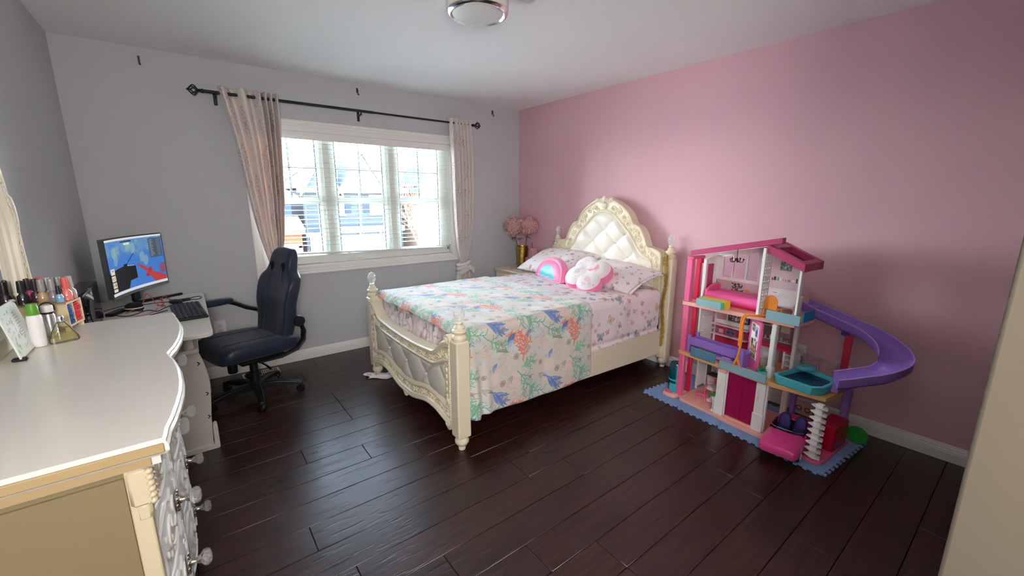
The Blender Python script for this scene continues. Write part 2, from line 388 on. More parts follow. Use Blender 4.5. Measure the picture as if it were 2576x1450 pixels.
# --- floor: dark hand-scraped planks, each its own piece
def wood_mat():
    m = bpy.data.materials.new('dark_scraped_wood'); m.use_nodes = True; nt = m.node_tree; N = nt.nodes; L = nt.links
    b = N['Principled BSDF']; tc = N.new('ShaderNodeTexCoord'); oi = N.new('ShaderNodeObjectInfo')
    add = N.new('ShaderNodeVectorMath'); add.operation = 'ADD'
    sc = N.new('ShaderNodeVectorMath'); sc.operation = 'SCALE'; sc.inputs['Scale'].default_value = 37.0
    cmb = N.new('ShaderNodeCombineXYZ'); L.new(oi.outputs['Random'], cmb.inputs[0]); L.new(oi.outputs['Random'], cmb.inputs[1])
    L.new(cmb.outputs[0], sc.inputs[0]); L.new(tc.outputs['Object'], add.inputs[0]); L.new(sc.outputs[0], add.inputs[1])
    mp = N.new('ShaderNodeMapping'); mp.inputs['Scale'].default_value = (1.3, 16, 16); L.new(add.outputs[0], mp.inputs[0])
    n1 = N.new('ShaderNodeTexNoise'); n1.inputs['Scale'].default_value = 3.0; n1.inputs['Detail'].default_value = 8; n1.inputs['Distortion'].default_value = 0.6
    L.new(mp.outputs[0], n1.inputs['Vector'])
    cr = N.new('ShaderNodeValToRGB'); e = cr.color_ramp.elements
    e[0].position = 0.32; e[0].color = (*lin('#1d0e0b'), 1); e[1].position = 0.72; e[1].color = (*lin('#3f211a'), 1)
    L.new(n1.outputs['Fac'], cr.inputs[0])
    hsv = N.new('ShaderNodeHueSaturation'); L.new(cr.outputs[0], hsv.inputs['Color'])
    mr = N.new('ShaderNodeMapRange'); mr.inputs['To Min'].default_value = 0.85; mr.inputs['To Max'].default_value = 1.15
    L.new(oi.outputs['Random'], mr.inputs['Value']); L.new(mr.outputs[0], hsv.inputs['Value']); L.new(hsv.outputs[0], b.inputs['Base Color'])
    # scraped hollows along the grain: pulled-out noise plus short dark gouges
    mp2 = N.new('ShaderNodeMapping'); mp2.inputs['Scale'].default_value = (7, 42, 42); mp2.inputs['Rotation'].default_value = (0, 0, 0.09); L.new(add.outputs[0], mp2.inputs[0])
    n2 = N.new('ShaderNodeTexNoise'); n2.inputs['Scale'].default_value = 1.0; n2.inputs['Detail'].default_value = 2; n2.inputs['Distortion'].default_value = 1.0
    L.new(mp2.outputs[0], n2.inputs['Vector'])
    gr = N.new('ShaderNodeValToRGB'); g = gr.color_ramp.elements; g[0].position = 0.30; g[0].color = (0, 0, 0, 1); g[1].position = 0.42; g[1].color = (1, 1, 1, 1)
    L.new(n2.outputs['Fac'], gr.inputs[0])
    n3 = N.new('ShaderNodeTexNoise'); n3.inputs['Scale'].default_value = 9.0; n3.inputs['Detail'].default_value = 3; L.new(add.outputs[0], n3.inputs['Vector'])
    ma = N.new('ShaderNodeMath'); ma.operation = 'MULTIPLY_ADD'; ma.inputs[1].default_value = 0.5; L.new(n3.outputs['Fac'], ma.inputs[0]); L.new(gr.outputs[0], ma.inputs[2])
    bp = N.new('ShaderNodeBump'); bp.inputs['Strength'].default_value = 0.5; bp.inputs['Distance'].default_value = 0.0014
    L.new(ma.outputs[0], bp.inputs['Height']); L.new(bp.outputs[0], b.inputs['Normal'])
    rr = N.new('ShaderNodeMapRange'); rr.inputs['To Min'].default_value = 0.29; rr.inputs['To Max'].default_value = 0.38
    L.new(n1.outputs['Fac'], rr.inputs['Value']); L.new(rr.outputs[0], b.inputs['Roughness'])
    b.inputs['Specular IOR Level'].default_value = 0.62
    return m
M_WOOD = wood_mat()
floor = MB().box((-W_-.12, HALL-.12, -.14), (.12, .16, -.022)).build('floor', mat('subfloor', '#1a0f0c', 0.8), kind='structure', smooth=False)
_pm = {}
def plank(x0, x1, y1, wd):
    key = (round((x1-x0)/0.05), round(wd*1000)); g = 0.0011
    if key not in _pm:
        L, b = (x1-x0)/2, MB(); b.box((-L+g, -wd/2+g, -.022), (L-g, wd/2-g, 0.0), ch=0.0016)
        o = b.build('floor_plank', M_WOOD, floor); _pm[key] = o
    else:
        o = _pm[key].copy(); COL.objects.link(o)
    o.location = ((x0+x1)/2, y1-wd/2, 0); return o
PWD = 0.1665
known = {10: [-2.85, -1.65], 11: [-2.55, -1.20], 12: [-2.30, -0.95], 16: [-2.85, -1.70], 17: [-2.55, -0.90], 9: [-1.9, -.8]}
y, i = 0.135, 0
while y > HALL:
    wd = PWD
    cuts = list(known.get(i, []))
    if not cuts:
        x = -W_+0.35+0.05*rnd.randint(0, 18)
        while x < -0.4: cuts.append(round(x/0.05)*0.05); x += 0.05*rnd.randint(17, 30)
    ed = [-3.80]+cuts+[0.05]
    if y < NEAR-0.1: ed = [e for e in ed if e < -2.2]+[-2.2]
    for a, c in zip(ed[:-1], ed[1:]):
        if c-a > 0.03: plank(a, c, y, wd)
    y -= PWD; i += 1

# --- baseboards with a stepped profile
BB = [(0, 0), (.016, 0), (.016, .050), (.0145, .053), (.0145, .063), (.011, .068), (.010, .078), (.006, .084), (.005, .091), (.003, .094), (0, .094)]
MB().prism([(-.0+(-d), z) for d, z in BB], -W_, 0, 'x').build('baseboard_back', M_TRIM, kind='structure', ang=20)
MB().prism([(-d, z) for d, z in BB], NEAR, 0, 'y').build('baseboard_right', M_TRIM, kind='structure', ang=20)
MB().prism([(-W_+d, z) for d, z in BB], HALL, 0, 'y').build('baseboard_left', M_TRIM, kind='structure', ang=20)

# ================================================================== WINDOW
win = thing('window_1', loc=(-1.83, 0, .85), kind='structure')
def wp(mb, name, m=M_VINYL, par=win, **k): return mb.build(name, m, par, world=True, **k)
CW = .068
def casing(p0, p1, q0, q1):
    """flat stepped trim between outer and inner corner lines on the wall face (mitred)"""
    b = MB()
    def P(t, s, y):
        o = Vector((p0[0]+(p1[0]-p0[0])*s, 0, p0[1]+(p1[1]-p0[1])*s)); i_ = Vector((q0[0]+(q1[0]-q0[0])*s, 0, q0[1]+(q1[1]-q0[1])*s))
        v = o.lerp(i_, t); return (v.x, y, v.z)
    prof = [(0, 0), (0, -.020), (.12, -.022), (.25, -.020), (.30, -.016), (.5, -.017), (.55, -.013), (.92, -.012), (1, -.010), (1, 0)]
    n = len(prof); vs = [P(t, s, y) for s in (0, 1) for t, y in prof]
    fs = [(i, i+1, n+i+1, n+i) for i in range(n-1)]+[(n-1, 0, n, 2*n-1), tuple(range(n)), tuple(range(2*n-1, n-1, -1))]
    return b.add(vs, fs)
ox0, ox1, oz0, oz1 = WX0-CW, WX1+CW, WZ0-CW, WZ1+.085
for p0, p1, q0, q1 in [((ox0, oz0), (ox1, oz0), (WX0, WZ0), (WX1, WZ0)), ((ox0, oz1), (ox1, oz1), (WX0, WZ1), (WX1, WZ1)),
                       ((ox0, oz0), (ox0, oz1), (WX0, WZ0), (WX0, WZ1)), ((ox1, oz0), (ox1, oz1), (WX1, WZ0), (WX1, WZ1))]:
    wp(casing(p0, p1, q0, q1), 'casing', M_TRIM, ang=15)
t_ = .012
for a, c in [((WX0, 0, WZ0), (WX1, .16, WZ0+t_)), ((WX0, 0, WZ1-t_), (WX1, .16, WZ1)), ((WX0, 0, WZ0), (WX0+t_, .16, WZ1)), ((WX1-t_, 0, WZ0), (WX1, .16, WZ1))]:
    wp(MB().box(a, c), 'jamb', M_TRIM)
# outer vinyl frame, stepped, with two wide mullions
PX = [(-2.665, -2.235), (-2.075, -1.635), (-1.475, -1.035)]
PZ = [(.935, 1.392), (1.450, 1.955)]
wp(MB().box((WX0+t_, .045, WZ0+t_), (WX1-t_, .13, PZ[0][0]), ch=.004), 'bottom_rail')
wp(MB().box((WX0+t_, .075, WZ0+t_+.03), (WX1-t_, .13, PZ[0][0]+.012), ch=.004), 'bottom_rail')
wp(MB().box((WX0+t_, .06, PZ[1][1]), (WX1-t_, .13, WZ1-t_), ch=.004), 'top_rail')
for x0, x1 in [(WX0+t_, PX[0][0]), (PX[2][1], WX1-t_)]: wp(MB().box((x0, .06, WZ0+t_), (x1, .13, WZ1-t_), ch=.004), 'side_frame')
for k in (0, 1):
    x0, x1 = PX[k][1], PX[k+1][0]
    wp(MB().box((x0, .085, PZ[0][0]), (x1, .13, PZ[1][1])).box((x0+.022, .065, PZ[0][0]), (x1-.022, .1, PZ[1][1]), ch=.003).box((x0+.05, .05, PZ[0][0]), (x1-.05, .09, PZ[1][1]), ch=.004), 'mullion')
M_MUNT = mat('backlit_muntin', '#8f938f', .5); M_PANE = pane_glass('window_pane_glass')  # muntins greyer than the vinyl: backlit shade put into the colour
for x0, x1 in PX:
    wp(MB().box((x0, .075, PZ[0][1]), (x1, .125, PZ[1][0]), ch=.004), 'meeting_rail')
    xm, zm = (x0+x1)/2, 1.705
    wp(MB().box((xm-.008, .092, PZ[1][0]), (xm+.008, .108, PZ[1][1])), 'muntin', M_MUNT)
    wp(MB().box((x0, .092, zm-.009), (x1, .108, zm+.009)), 'muntin', M_MUNT)
    bd = MB()
    for z0, z1 in PZ:
        wp(MB().box((x0, .098, z0), (x1, .102, z1)), 'pane', M_PANE)
        for a, c in [((x0, .085, z0), (x0+.008, .115, z1)), ((x1-.008, .085, z0), (x1, .115, z1))]: bd.box(a, c)
    wp(bd, 'glazing_bead', mat('dark_gasket', '#6d7476', .5))
cr = wp(MB().box((-2.03, .005, .862), (-1.90, .05, .880), ch=.005).box((-2.00, .02, .872), (-1.93, .05, .892), ch=.004), 'crank_base', M_VINYL)
MB().tube([(-1.955, .03, .89), (-1.975, .015, .905), (-2.03, -.005, .945)], [.006, .0055, .005], 8).ball((-2.035, -.008, .95), .010, 10, 6).build('crank_handle', M_VINYL, cr)
wp(MB().box((-2.60, .028, .868), (-2.26, .045, .884), ch=.003), 'sash_stop', M_VINYL)

# ================================================================== OUTSIDE
M_GROUND = mat('winter_lawn', '#d2d2cc', 0.95, vary=0.1, vscale=0.8)
MB().box((-60, 1.2, -3.3), (80, 90, -2.95)).build('lawn', M_GROUND, kind='structure', smooth=False)
MB().box((-60, 8.5, -2.96), (80, 14.5, -2.90)).build('street', mat('asphalt', '#b9babd', 0.9, vary=.1, vscale=2), kind='structure', smooth=False)
MB().box((2.6, 14.5, -2.95), (7.0, 20.5, -2.89)).build('driveway', mat('concrete', '#a9a7a2', 0.9), kind='structure', smooth=False)
S_BLUE = mat('blue_grey_siding', '#373d43', 0.8, spec=.1); S_WHITE = mat('house_trim_white', '#b9b6b0', 0.6, spec=.1); S_BRICK = mat('orange_brick', '#64301f', 0.9, spec=.1, vary=.2, vscale=14)
S_ROOF = mat('pale_shingle', '#6f6b64', 0.9, spec=.1, vary=.12, vscale=9); S_ROOFD = mat('shaded_shingle', '#41474d', 0.9, spec=.1, vary=.15, vscale=9); S_TAN = mat('tan_brick', '#8a7361', 0.9, spec=.1, vary=.15, vscale=14)  # the dark gable slopes carry their shade in the colour
S_GLASS = mat('house_window_glass', '#5d6b74', 0.3, spec=.1); S_SHUT = mat('dark_shutter', '#222b35', 0.6, spec=.1)
def house(label, x0, x1, y0, depth, zg, ze, siding, board=None):
    T = thing('house', label, 'house', ((x0+x1)/2, y0, zg), 0, 'houses across the street')
    W = lambda mb, name, m, par=T, **k: mb.build(name, m, par, world=True, **k)
    W(MB().box((x0, y0, zg), (x1, y0+depth, ze)), 'wall', siding, smooth=False)
    if board:
        b = MB(); z = board[0]
        while z < board[1]: b.box((x0, y0-.025, z), (x1, y0, z+.13)); z += .15
        W(b, 'siding_board', siding, smooth=False, kind='stuff')
    return T, W
def gable(W, x0, x1, y0, y1, ze, zr, m, wallm, ov=.25):
    """front-facing gable: triangular wall and two roof slopes whose ridge runs along y"""
    xm = (x0+x1)/2
    W(MB().prism([(x0, ze), (x1, ze), (xm, zr)], y0, y1, 'y'), 'gable_wall', wallm, smooth=False)
    for s in (-1, 1):
        xe = xm+s*((x1-x0)/2+ov); zz = ze-ov*(zr-ze)/((x1-x0)/2)
        W(MB().prism([(xe, zz), (xm, zr), (xm, zr+.16), (xe, zz+.16)], y0-ov, y1, 'y'), 'roof_slope', m, smooth=False)
        W(MB().prism([(xe, zz-.06), (xm, zr-.06), (xm, zr+.17), (xe, zz+.17)], y0-ov-.06, y0-ov, 'y'), 'fascia', S_WHITE, smooth=False)
def hip(W, x0, x1, y0, y1, ze, zr, m, ov=.3):
    rx = (y1-y0)/2*.7; ym = (y0+y1)/2
    a = [(x0-ov, y0-ov, ze), (x1+ov, y0-ov, ze), (x1+ov, y1+ov, ze), (x0-ov, y1+ov, ze), (x0+rx, ym, zr), (x1-rx, ym, zr)]
    W(MB().add(a, [(0, 1, 5, 4), (1, 2, 5), (2, 3, 4, 5), (3, 0, 4), (3, 2, 1, 0)]), 'roof', m, smooth=False)
    W(MB().box((x0-ov, y0-ov-.1, ze-.22), (x1+ov, y0-ov, ze+.02)), 'gutter', S_WHITE, smooth=False)
def hwin(W, x0, x1, z0, z1, y, shut=True):
    f = W(MB().box((x0-.09, y-.07, z0-.09), (x1+.09, y, z1+.09)).box((x0-.14, y-.12, z0-.16), (x1+.14, y, z0-.06)), 'window', S_WHITE, smooth=False)
    MB().box((x0, y-.085, z0), (x1, y-.06, z1)).build('pane', S_GLASS, f)
    if shut:
        for a, c in [(x0-.45, x0-.13), (x1+.13, x1+.45)]: W(MB().box((a, y-.06, z0-.08), (c, y, z1+.08)), 'shutter', S_SHUT, smooth=False)
def garage(W, x0, x1, z0, z1, y, groups):
    d = W(MB().box((x0, y-.06, z0), (x1, y+.02, z1)).box((x0-.15, y-.1, z0), (x0, y, z1+.15)).box((x1, y-.1, z0), (x1+.15, y, z1+.15)).box((x0-.15, y-.1, z1), (x1+.15, y, z1+.2)), 'garage_door', S_WHITE, smooth=False)
    b = MB()
    for gx0, gx1, gz0, gz1 in groups:
        n = 5; wd = (gx1-gx0)/n
        for r_ in range(2):
            for k in range(n):
                hz = (gz1-gz0)/2
                b.box((gx0+k*wd+.02, y-.075, gz0+r_*hz+.03), (gx0+(k+1)*wd-.03, y-.05, gz0+(r_+1)*hz-.03))
    b.build('window_pane', S_GLASS, d, kind='stuff', smooth=False)
T, W = house('blue sided house straight across the street with white garage doors and dark shutters', 1.75, 7.1, 20.0, 8.0, -2.92, 2.0, S_BLUE, (-2.2, 1.8))
hip(W, 1.75, 7.1, 20.0, 28.0, 2.0, 4.3, S_ROOF)
gable(W, 1.8, 3.4, 19.7, 23.0, 2.0, 3.35, S_ROOFD, S_BLUE); gable(W, 3.55, 5.9, 19.6, 23.5, 2.0, 3.9, S_ROOFD, S_ROOF)
hwin(W, 3.15, 3.7, .72, 1.5, 20.0); hwin(W, 5.28, 5.85, .72, 1.6, 20.0)
W(MB().box((2.9, 18.9, -2.9), (6.6, 20, -.3)), 'garage_block', S_BLUE, smooth=False)
W(MB().box((2.8, 18.75, -.3), (6.7, 20, -.04)), 'fascia', S_WHITE, smooth=False)
garage(W, 3.2, 6.3, -2.9, -.62, 18.9, [(3.4, 3.97, -1.12, -.78), (4.45, 5.0, -1.12, -.78), (5.2, 5.75, -1.12, -.78)])
W(MB().tube([(4.62, 19.93, 1.95), (4.62, 19.93, .0)], .045, 6), 'downspout', S_WHITE)
for xl in (4.2, 5.3): W(MB().lathe([(.05, 0), (.09, .05), (.09, .22), (.03, .3)], (xl, 18.8, -.62), 10), 'wall_light', S_WHITE)
W(MB().box((1.9, 19.9, -2.9), (2.75, 20.0, -.5)).box((1.75, 19.88, -.5), (2.9, 20, -.3)), 'entry_door', S_WHITE, smooth=False)
T, W = house('orange brick house with white porch roof at the left edge of the window view', -4.8, .85, 18.2, 8.0, -2.92, 1.6, S_BRICK)
hip(W, -4.8, .85, 18.2, 26.2, 1.6, 3.8, S_ROOF)
hwin(W, -.05, .4, .75, 1.35, 18.2)
W(MB().prism([(16.9, .05), (18.2, .55), (18.2, .65), (16.9, .15)], -1.8, 1.1, 'x'), 'porch_roof', S_WHITE, smooth=False)
W(MB().box((-1.8, 16.95, -.12), (1.1, 17.1, .1)), 'gutter', S_WHITE, smooth=False)
W(MB().box((-1.7, 17.2, -2.9), (1.0, 18.2, -.1)), 'garage_block', S_BRICK, smooth=False)
garage(W, -1.3, .8, -2.9, -.75, 17.2, [(-.1, .6, -1.15, -.85)])
T, W = house('pale tan house right of the blue one, behind the bare tree', 7.95, 13.5, 19.0, 8.0, -2.92, 2.2, S_TAN)
hip(W, 7.95, 13.5, 19.0, 27.0, 2.2, 4.2, S_ROOF)
gable(W, 7.85, 9.5, 18.6, 22.0, 2.2, 3.5, S_ROOFD, S_WHITE)
hwin(W, 9.0, 9.35, .7, 1.25, 19.0, False); hwin(W, 8.2, 8.6, .7, 1.25, 19.0, False)
W(MB().box((7.7, 17.6, -2.9), (10.9, 19, -.1)).box((7.6, 17.4, -.1), (11.0, 19, .15)), 'garage_block', S_WHITE, smooth=False)
# bare street tree
tr = thing('bare_tree', 'leafless young street tree in front of the tan house', 'tree', (4.55, 12.2, -2.92))
rt = random.Random(5); tb = MB(); tw = MB()
def limb(p, d, L, r, lev):
    pts = [Vector(p)]; d = Vector(d).normalized()
    for k in range(4):
        d = (d+Vector((rt.uniform(-.12, .12), rt.uniform(-.12, .12), rt.uniform(-.02, .12)))).normalized(); pts.append(pts[-1]+d*L/4)
    (tb if lev < 2 else tw).tube(pts, [r*(1-.14*k) for k in range(5)], 5 if lev < 2 else 4)
    if lev >= 4: return
    for k in range(4 if lev < 3 else 3):
        q = pts[rt.randint(2, 4)]; a = rt.uniform(0, 2*pi); sp = rt.uniform(.35, .75)
        nd = d*cos(sp)+Vector((cos(a), sin(a)*.6, .15))*sin(sp)
        limb(q, nd, L*rt.uniform(.5, .72), r*.5, lev+1)
limb((0, 0, 0), (0.02, 0, 1), 2.2, .07, 0)
tb.build('trunk', mat('tree_bark', '#7b6152', 0.9), tr); tw.build('twigs', MATS['tree_bark'], tr, kind='stuff')
# ================================================================== PRINTS FOR THE BEDDING
def coral(P, x, y, L, ang, col, wd, rng, lev=0, al=0.9):
    n = 5; pts = [(x, y)]; a = ang
    for k in range(n):
        a += rng.uniform(-.16, .16); pts.append((pts[-1][0]+cos(a)*L/n, pts[-1][1]+sin(a)*L/n))
    P.line(pts, [wd*(1-.09*k) for k in range(n+1)], col, al)
    P.ell(pts[-1][0], pts[-1][1], wd*.5, wd*.5, col, 0, al)
    if lev < 2:
        for k in range(1, n+1):
            s = 1 if k % 2 else -1
            coral(P, *pts[k], L*(.50 if lev == 0 else .36)*rng.uniform(.8, 1.15), a+s*rng.uniform(.55, .9), col, wd*.9, rng, lev+1, al)
            if lev == 0: coral(P, *pts[k], L*.34*rng.uniform(.7, 1.1), a-s*rng.uniform(.6, 1.0), col, wd*.7, rng, lev+1, al)
def fan(P, x, y, r, ang, col, al=.55, n=7):
    for k in range(n):
        a = ang+(k-(n-1)/2)*.36; q = (x+cos(a)*r, y+sin(a)*r)
        P.line([(x, y), ((x+q[0])/2+rnd.uniform(-4, 4), (y+q[1])/2), q], [3, 2.6, 2], col, al); P.ell(*q, r*.17, r*.13, col, a, al*.45)
        P.line([(q[0]-sin(a)*r*.14, q[1]+cos(a)*r*.14), (q[0]+cos(a)*r*.1, q[1]+sin(a)*r*.1), (q[0]+sin(a)*r*.14, q[1]-cos(a)*r*.14)], 2.2, col, al)
def leaf(P, x, y, L, wd, ang, col, dark, al=.9):
    pts = []
    for k in range(9): t = k/8; pts.append((t*L, -wd*sin(pi*t)**.8))
    for k in range(7, 0, -1): t = k/8; pts.append((t*L, wd*.45*sin(pi*t)))
    c, s = cos(ang), sin(ang); q = [(x+c*a-s*b, y+s*a+c*b) for a, b in pts]
    P.poly(q, col, al); P.line([(x, y), (x+c*L, y+s*L)], 3, dark, al)
    P.line([q[i] for i in range(0, 9, 2)], 2.5, dark, al*.8)
def shell(P, x, y, r, col, dark):
    P.ell(x, y, r, r*.8, col, .3, .8)
    for k in range(5):
        a = -1.2+.6*k; P.line([(x-r*.5, y+r*.3), (x+cos(a)*r*.9, y+sin(a)*r*.8)], 2.2, dark, .7)
    P.ell(x+r*.1, y-r*.1, r*.3, r*.22, dark, 0, .35)
def coral_print():
    P = Paint(620, 560, '#d9d2ca', True); g = random.Random(11)
    for x, y, r, c in [(90, 330, 90, '#d9e5ea'), (330, 150, 70, '#f4d9d2'), (520, 420, 80, '#d6e6de'), (300, 470, 85, '#dbe4ea'), (560, 100, 60, '#f3dcd2')]: P.ell(x, y, r, r*.8, c, .4, .55)
    for x, y, r, a, c in [(100, 420, 95, -2.0, '#9fb2b8'), (60, 330, 80, -.8, '#a6b8b6'), (345, 215, 85, -1.5, '#e79a8c'), (345, 240, 60, 1.3, '#e9a598'), (585, 470, 70, -1.2, '#e7a497'), (500, 500, 70, 2.6, '#b3bfb4'), (420, 20, 60, .6, '#c8b6ab')]: fan(P, x, y, r, a, c)
    for w2, c2, a2 in ((24, '#d3e2d6', .35), (13, '#86b79c', .85)): coral(P, 310, 80, 260, 2.55, c2, w2, random.Random(31), 0, a2); coral(P, 260, 55, 120, -2.7, c2, w2*.8, random.Random(32), 0, a2); coral(P, 610, 335, 190, 2.6, c2, w2*.9, random.Random(33), 0, a2)
    coral(P, 250, 560, 180, -1.75, '#e8836f', 14, g); coral(P, 245, 420, 90, -1.2, '#e8836f', 12, g, 1)
    coral(P, 420, 340, 85, 3.0, '#ea8a77', 11, g, 0)
    P.line([(590, 190), (540, 225), (490, 270), (440, 300)], [9, 10, 9, 5], '#5c7fc6', .9)
    for x, y, a, L in [(575, 200, 2.05, 120), (548, 220, 2.2, 150), (515, 245, 2.35, 120), (560, 208, 3.0, 95), (525, 235, 3.05, 120), (480, 275, 2.9, 90), (590, 192, 2.75, 60), (588, 192, -.35, 42)]: leaf(P, x, y, L, 17, a, '#7191d2' if L > 100 else '#92acdb', '#4565b0')
    leaf(P, 330, 330, 120, 34, .95, '#5f84c8', '#34559f'); leaf(P, 345, 380, 90, 26, .8, '#b9cbe4', '#7f97c4', .7)
    leaf(P, 120, 210, 130, 22, 1.15, '#86bb99', '#5a9c7d')
    for k in range(4): leaf(P, 480, 300, 70, 10, -2.6+.35*k, '#b09a8d', '#8c776b')
    leaf(P, 400, 470, 120, 17, -.25, '#b5a091', '#8c776b')
    for x, y, a in [(160, 480, -.5), (360, 110, .4), (60, 150, 2.2)]:
        for k in range(3): leaf(P, x, y, 66, 13, a+.4*k, '#b9cbb9' if k % 2 else '#c3b3a6', '#97a596', .8)
    for x, y, a in [(150, 330, .9), (430, 230, .7), (520, 540, 1.0)]: leaf(P, x, y, 78, 26, a, '#7f98cb', '#566fae', .85); leaf(P, x+8, y+26, 52, 17, a-.1, '#bccbe2', '#90a2c8', .7)
    for x, y, r, a, c in [(240, 330, 58, -1.2, '#e9aa9c'), (80, 250, 52, -2.0, '#b3c2c6'), (370, 530, 60, -1.4, '#c9bdb2')]: fan(P, x, y, r, a, c)
    for x, y, r in [(320, 520, 32), (470, 150, 34), (170, 150, 22), (470, 395, 20), (40, 60, 26)]: shell(P, x, y, r, '#bda898', '#917e70')
    for x, y in [(200, 300), (60, 500), (380, 420), (590, 20)]: shell(P, x, y, 18, '#c3d8e2', '#8fb0c4')
    return P.noise(.05, 2, 3).a
def butterfly(P, x, y, r, rot, c1, c2, dark):
    def pt(u, v): return (x+cos(rot)*u-sin(rot)*v, y+sin(rot)*u+cos(rot)*v)
    for s in (-1, 1):
        for cx, cy, rx, ry, a, col in [(.55, -.35, .62, .38, -.6, c1), (.42, .42, .42, .30, .7, c2)]:
            q = pt(s*cx*r, cy*r); P.ell(*q, rx*r, ry*r, dark, rot+s*a, .55); P.ell(*q, rx*r*.82, ry*r*.78, col, rot+s*a, .9)
        for k in range(3): q = pt(s*(.75+.1*k)*r, (-.6+.25*k)*r); P.ell(*q, .07*r, .07*r, dark, 0, .7)
    P.line([pt(0, -.45*r), pt(0, .55*r)], .1*r, dark, .8)
    for s in (-1, 1): P.line([pt(0, -.45*r), pt(s*.25*r, -.85*r)], 1.6, dark, .7)
def butterfly_print(bgc, W=720, H=640, n=38, seed=4, big=33):
    P = Paint(W, H, bgc, True); g = random.Random(seed); done = []
    cols = [('#b9bfca', '#8e98a8', '#5d6573'), ('#e8b3ab', '#e79c95', '#a5706d'), ('#efc9b4', '#d8d3b0', '#9a7a70'), ('#a9b4c4', '#c3c9d2', '#4f5a6c'), ('#edc5c4', '#e6b0ae', '#b08482')]
    for k in range(4000):
        if len(done) >= n: break
        x, y, r = g.uniform(0, W), g.uniform(0, H), big*g.choice([.55, .75, 1.0, 1.25])
        if any(min(abs(x-a), W-abs(x-a))**2+min(abs(y-b), H-abs(y-b))**2 < (1.15*(r+c)+6)**2 for a, b, c in done): continue
        done.append((x, y, r)); butterfly(P, x, y, r, g.uniform(-1.2, 1.2), *g.choice(cols))
    for k in range(70): P.ell(g.uniform(0, W), g.uniform(0, H), g.choice([2, 3, 3.6]), g.choice([2, 3, 3.6]), g.choice(['#7d8596', '#b99a98', '#a2a9b5']), 0, .75)
    return P.a
M_CORAL = printed('coral_blanket_print', coral_print(), 0.9, bump=.35, bscale=420, sheen=.35)
M_BUTTER = printed('butterfly_sheet_print', butterfly_print('#eee3e6'), 0.85, bump=.15, bscale=500)
M_BUTTERP = printed('butterfly_pillow_print', butterfly_print('#ede5e6', n=40, seed=9, big=24), 0.85, bump=.15, bscale=500)
M_SATIN = mat('cream_faux_leather', '#f0ece0', 0.34, spec=0.5, bump=.04, bscale=500, bdist=.001)
M_SATINF = mat('pearl_faux_leather', '#dcd8cc', 0.30, spec=0.6, bump=.04, bscale=500, bdist=.001)
M_CRYST = glassy('crystal_glass', '#ffffff', .38, .03, 1.0, .9, 75)

# ================================================================== BED
YC, HW = -1.425, 0.672
bed = thing('bed', 'ivory carved four post bed with tufted headboard and crystal finials against the pink wall', 'bed', (-1.08, YC, 0))
def bp(mb, name, m=M_IVORY, par=bed, **k): return mb.build(name, m, par, world=(par is bed), **k)
def post(x, y, top, fin):
    b = MB().box((x-.043, y-.043, .085), (x+.043, y+.043, top), ch=.008)
    b.lathe([(.012, 0), (.020, .002), (.022, .016), (.019, .024), (.032, .034), (.042, .052), (.042, .064), (.034, .080), (.030, .088)], (x, y, 0), 24)
    p = bp(b, 'post', ang=30)
    t = .108
    MB().lathe([(.036, 0), (.041, .006), (.043, .018), (.039, .028), (.030, .036), (.040, .044), (.044, .054), (.040, .062), (.029, .068), (.030, .076), (.024, .084), (.019, .092), (.021, .101), (.018, t)], (x, y, top), 28).build('turned_cap', M_IVORY, p, ang=30)
    e = MB(); pr = [(.001, 0), (.016, .001), (.024, .014), (.031, .034), (.033, .048), (.030, .064), (.021, .081), (.010, .091), (.0015, .095)]
    e.lathe(pr, (x, y, top+t-.002), 11); rr = random.Random(3)
    e.v = [(a+rr.uniform(-.0022, .0022), b_+rr.uniform(-.0022, .0022), c) for a, b_, c in e.v]
    MB().add(e.v, e.f).build('crystal_finial', M_CRYST, p, smooth=False, label='clear faceted crystal egg')
    return p
for y in (YC-HW, YC+HW): post(-2.098, y, .668, 0)
head_posts = [post(-.062, y, .955, 0) for y in (YC-HW, YC+HW)]
# --- headboard frame
OUT = [(0, 1.452), (.03, 1.449), (.07, 1.440), (.13, 1.419), (.22, 1.369), (.285, 1.312), (.322, 1.248), (.335, 1.226), (.362, 1.219), (.400, 1.200), (.440, 1.148), (.468, 1.085), (.482, 1.050), (.505, 1.036), (.555, 1.028), (.600, 1.010), (.622, .985), (.627, .90), (.627, .45)]
INN = [(0, 1.315), (.05, 1.308), (.10, 1.286), (.16, 1.242), (.21, 1.190), (.25, 1.156), (.285, 1.130), (.32, 1.086), (.35, 1.035), (.375, .995), (.42, .952), (.48, .925), (.53, .905), (.545, .87), (.548, .80), (.548, .70), (.548, .60), (.548, .52), (.548, .45)]
def smooth_half(p): return resample(spline([(a, b) for a, b in p], 6), 90)
oh = [spline([OUT[i] for i in range(len(OUT))], 5)][0]; ih = [spline([INN[i] for i in range(len(INN))], 5)][0]
def full(h): return [(YC-d, z) for d, z in h[::-1]]+[(YC+d, z) for d, z in h[1:]]
OF, IF = full(oh), full(ih)
XF = -.122                                              # headboard front face
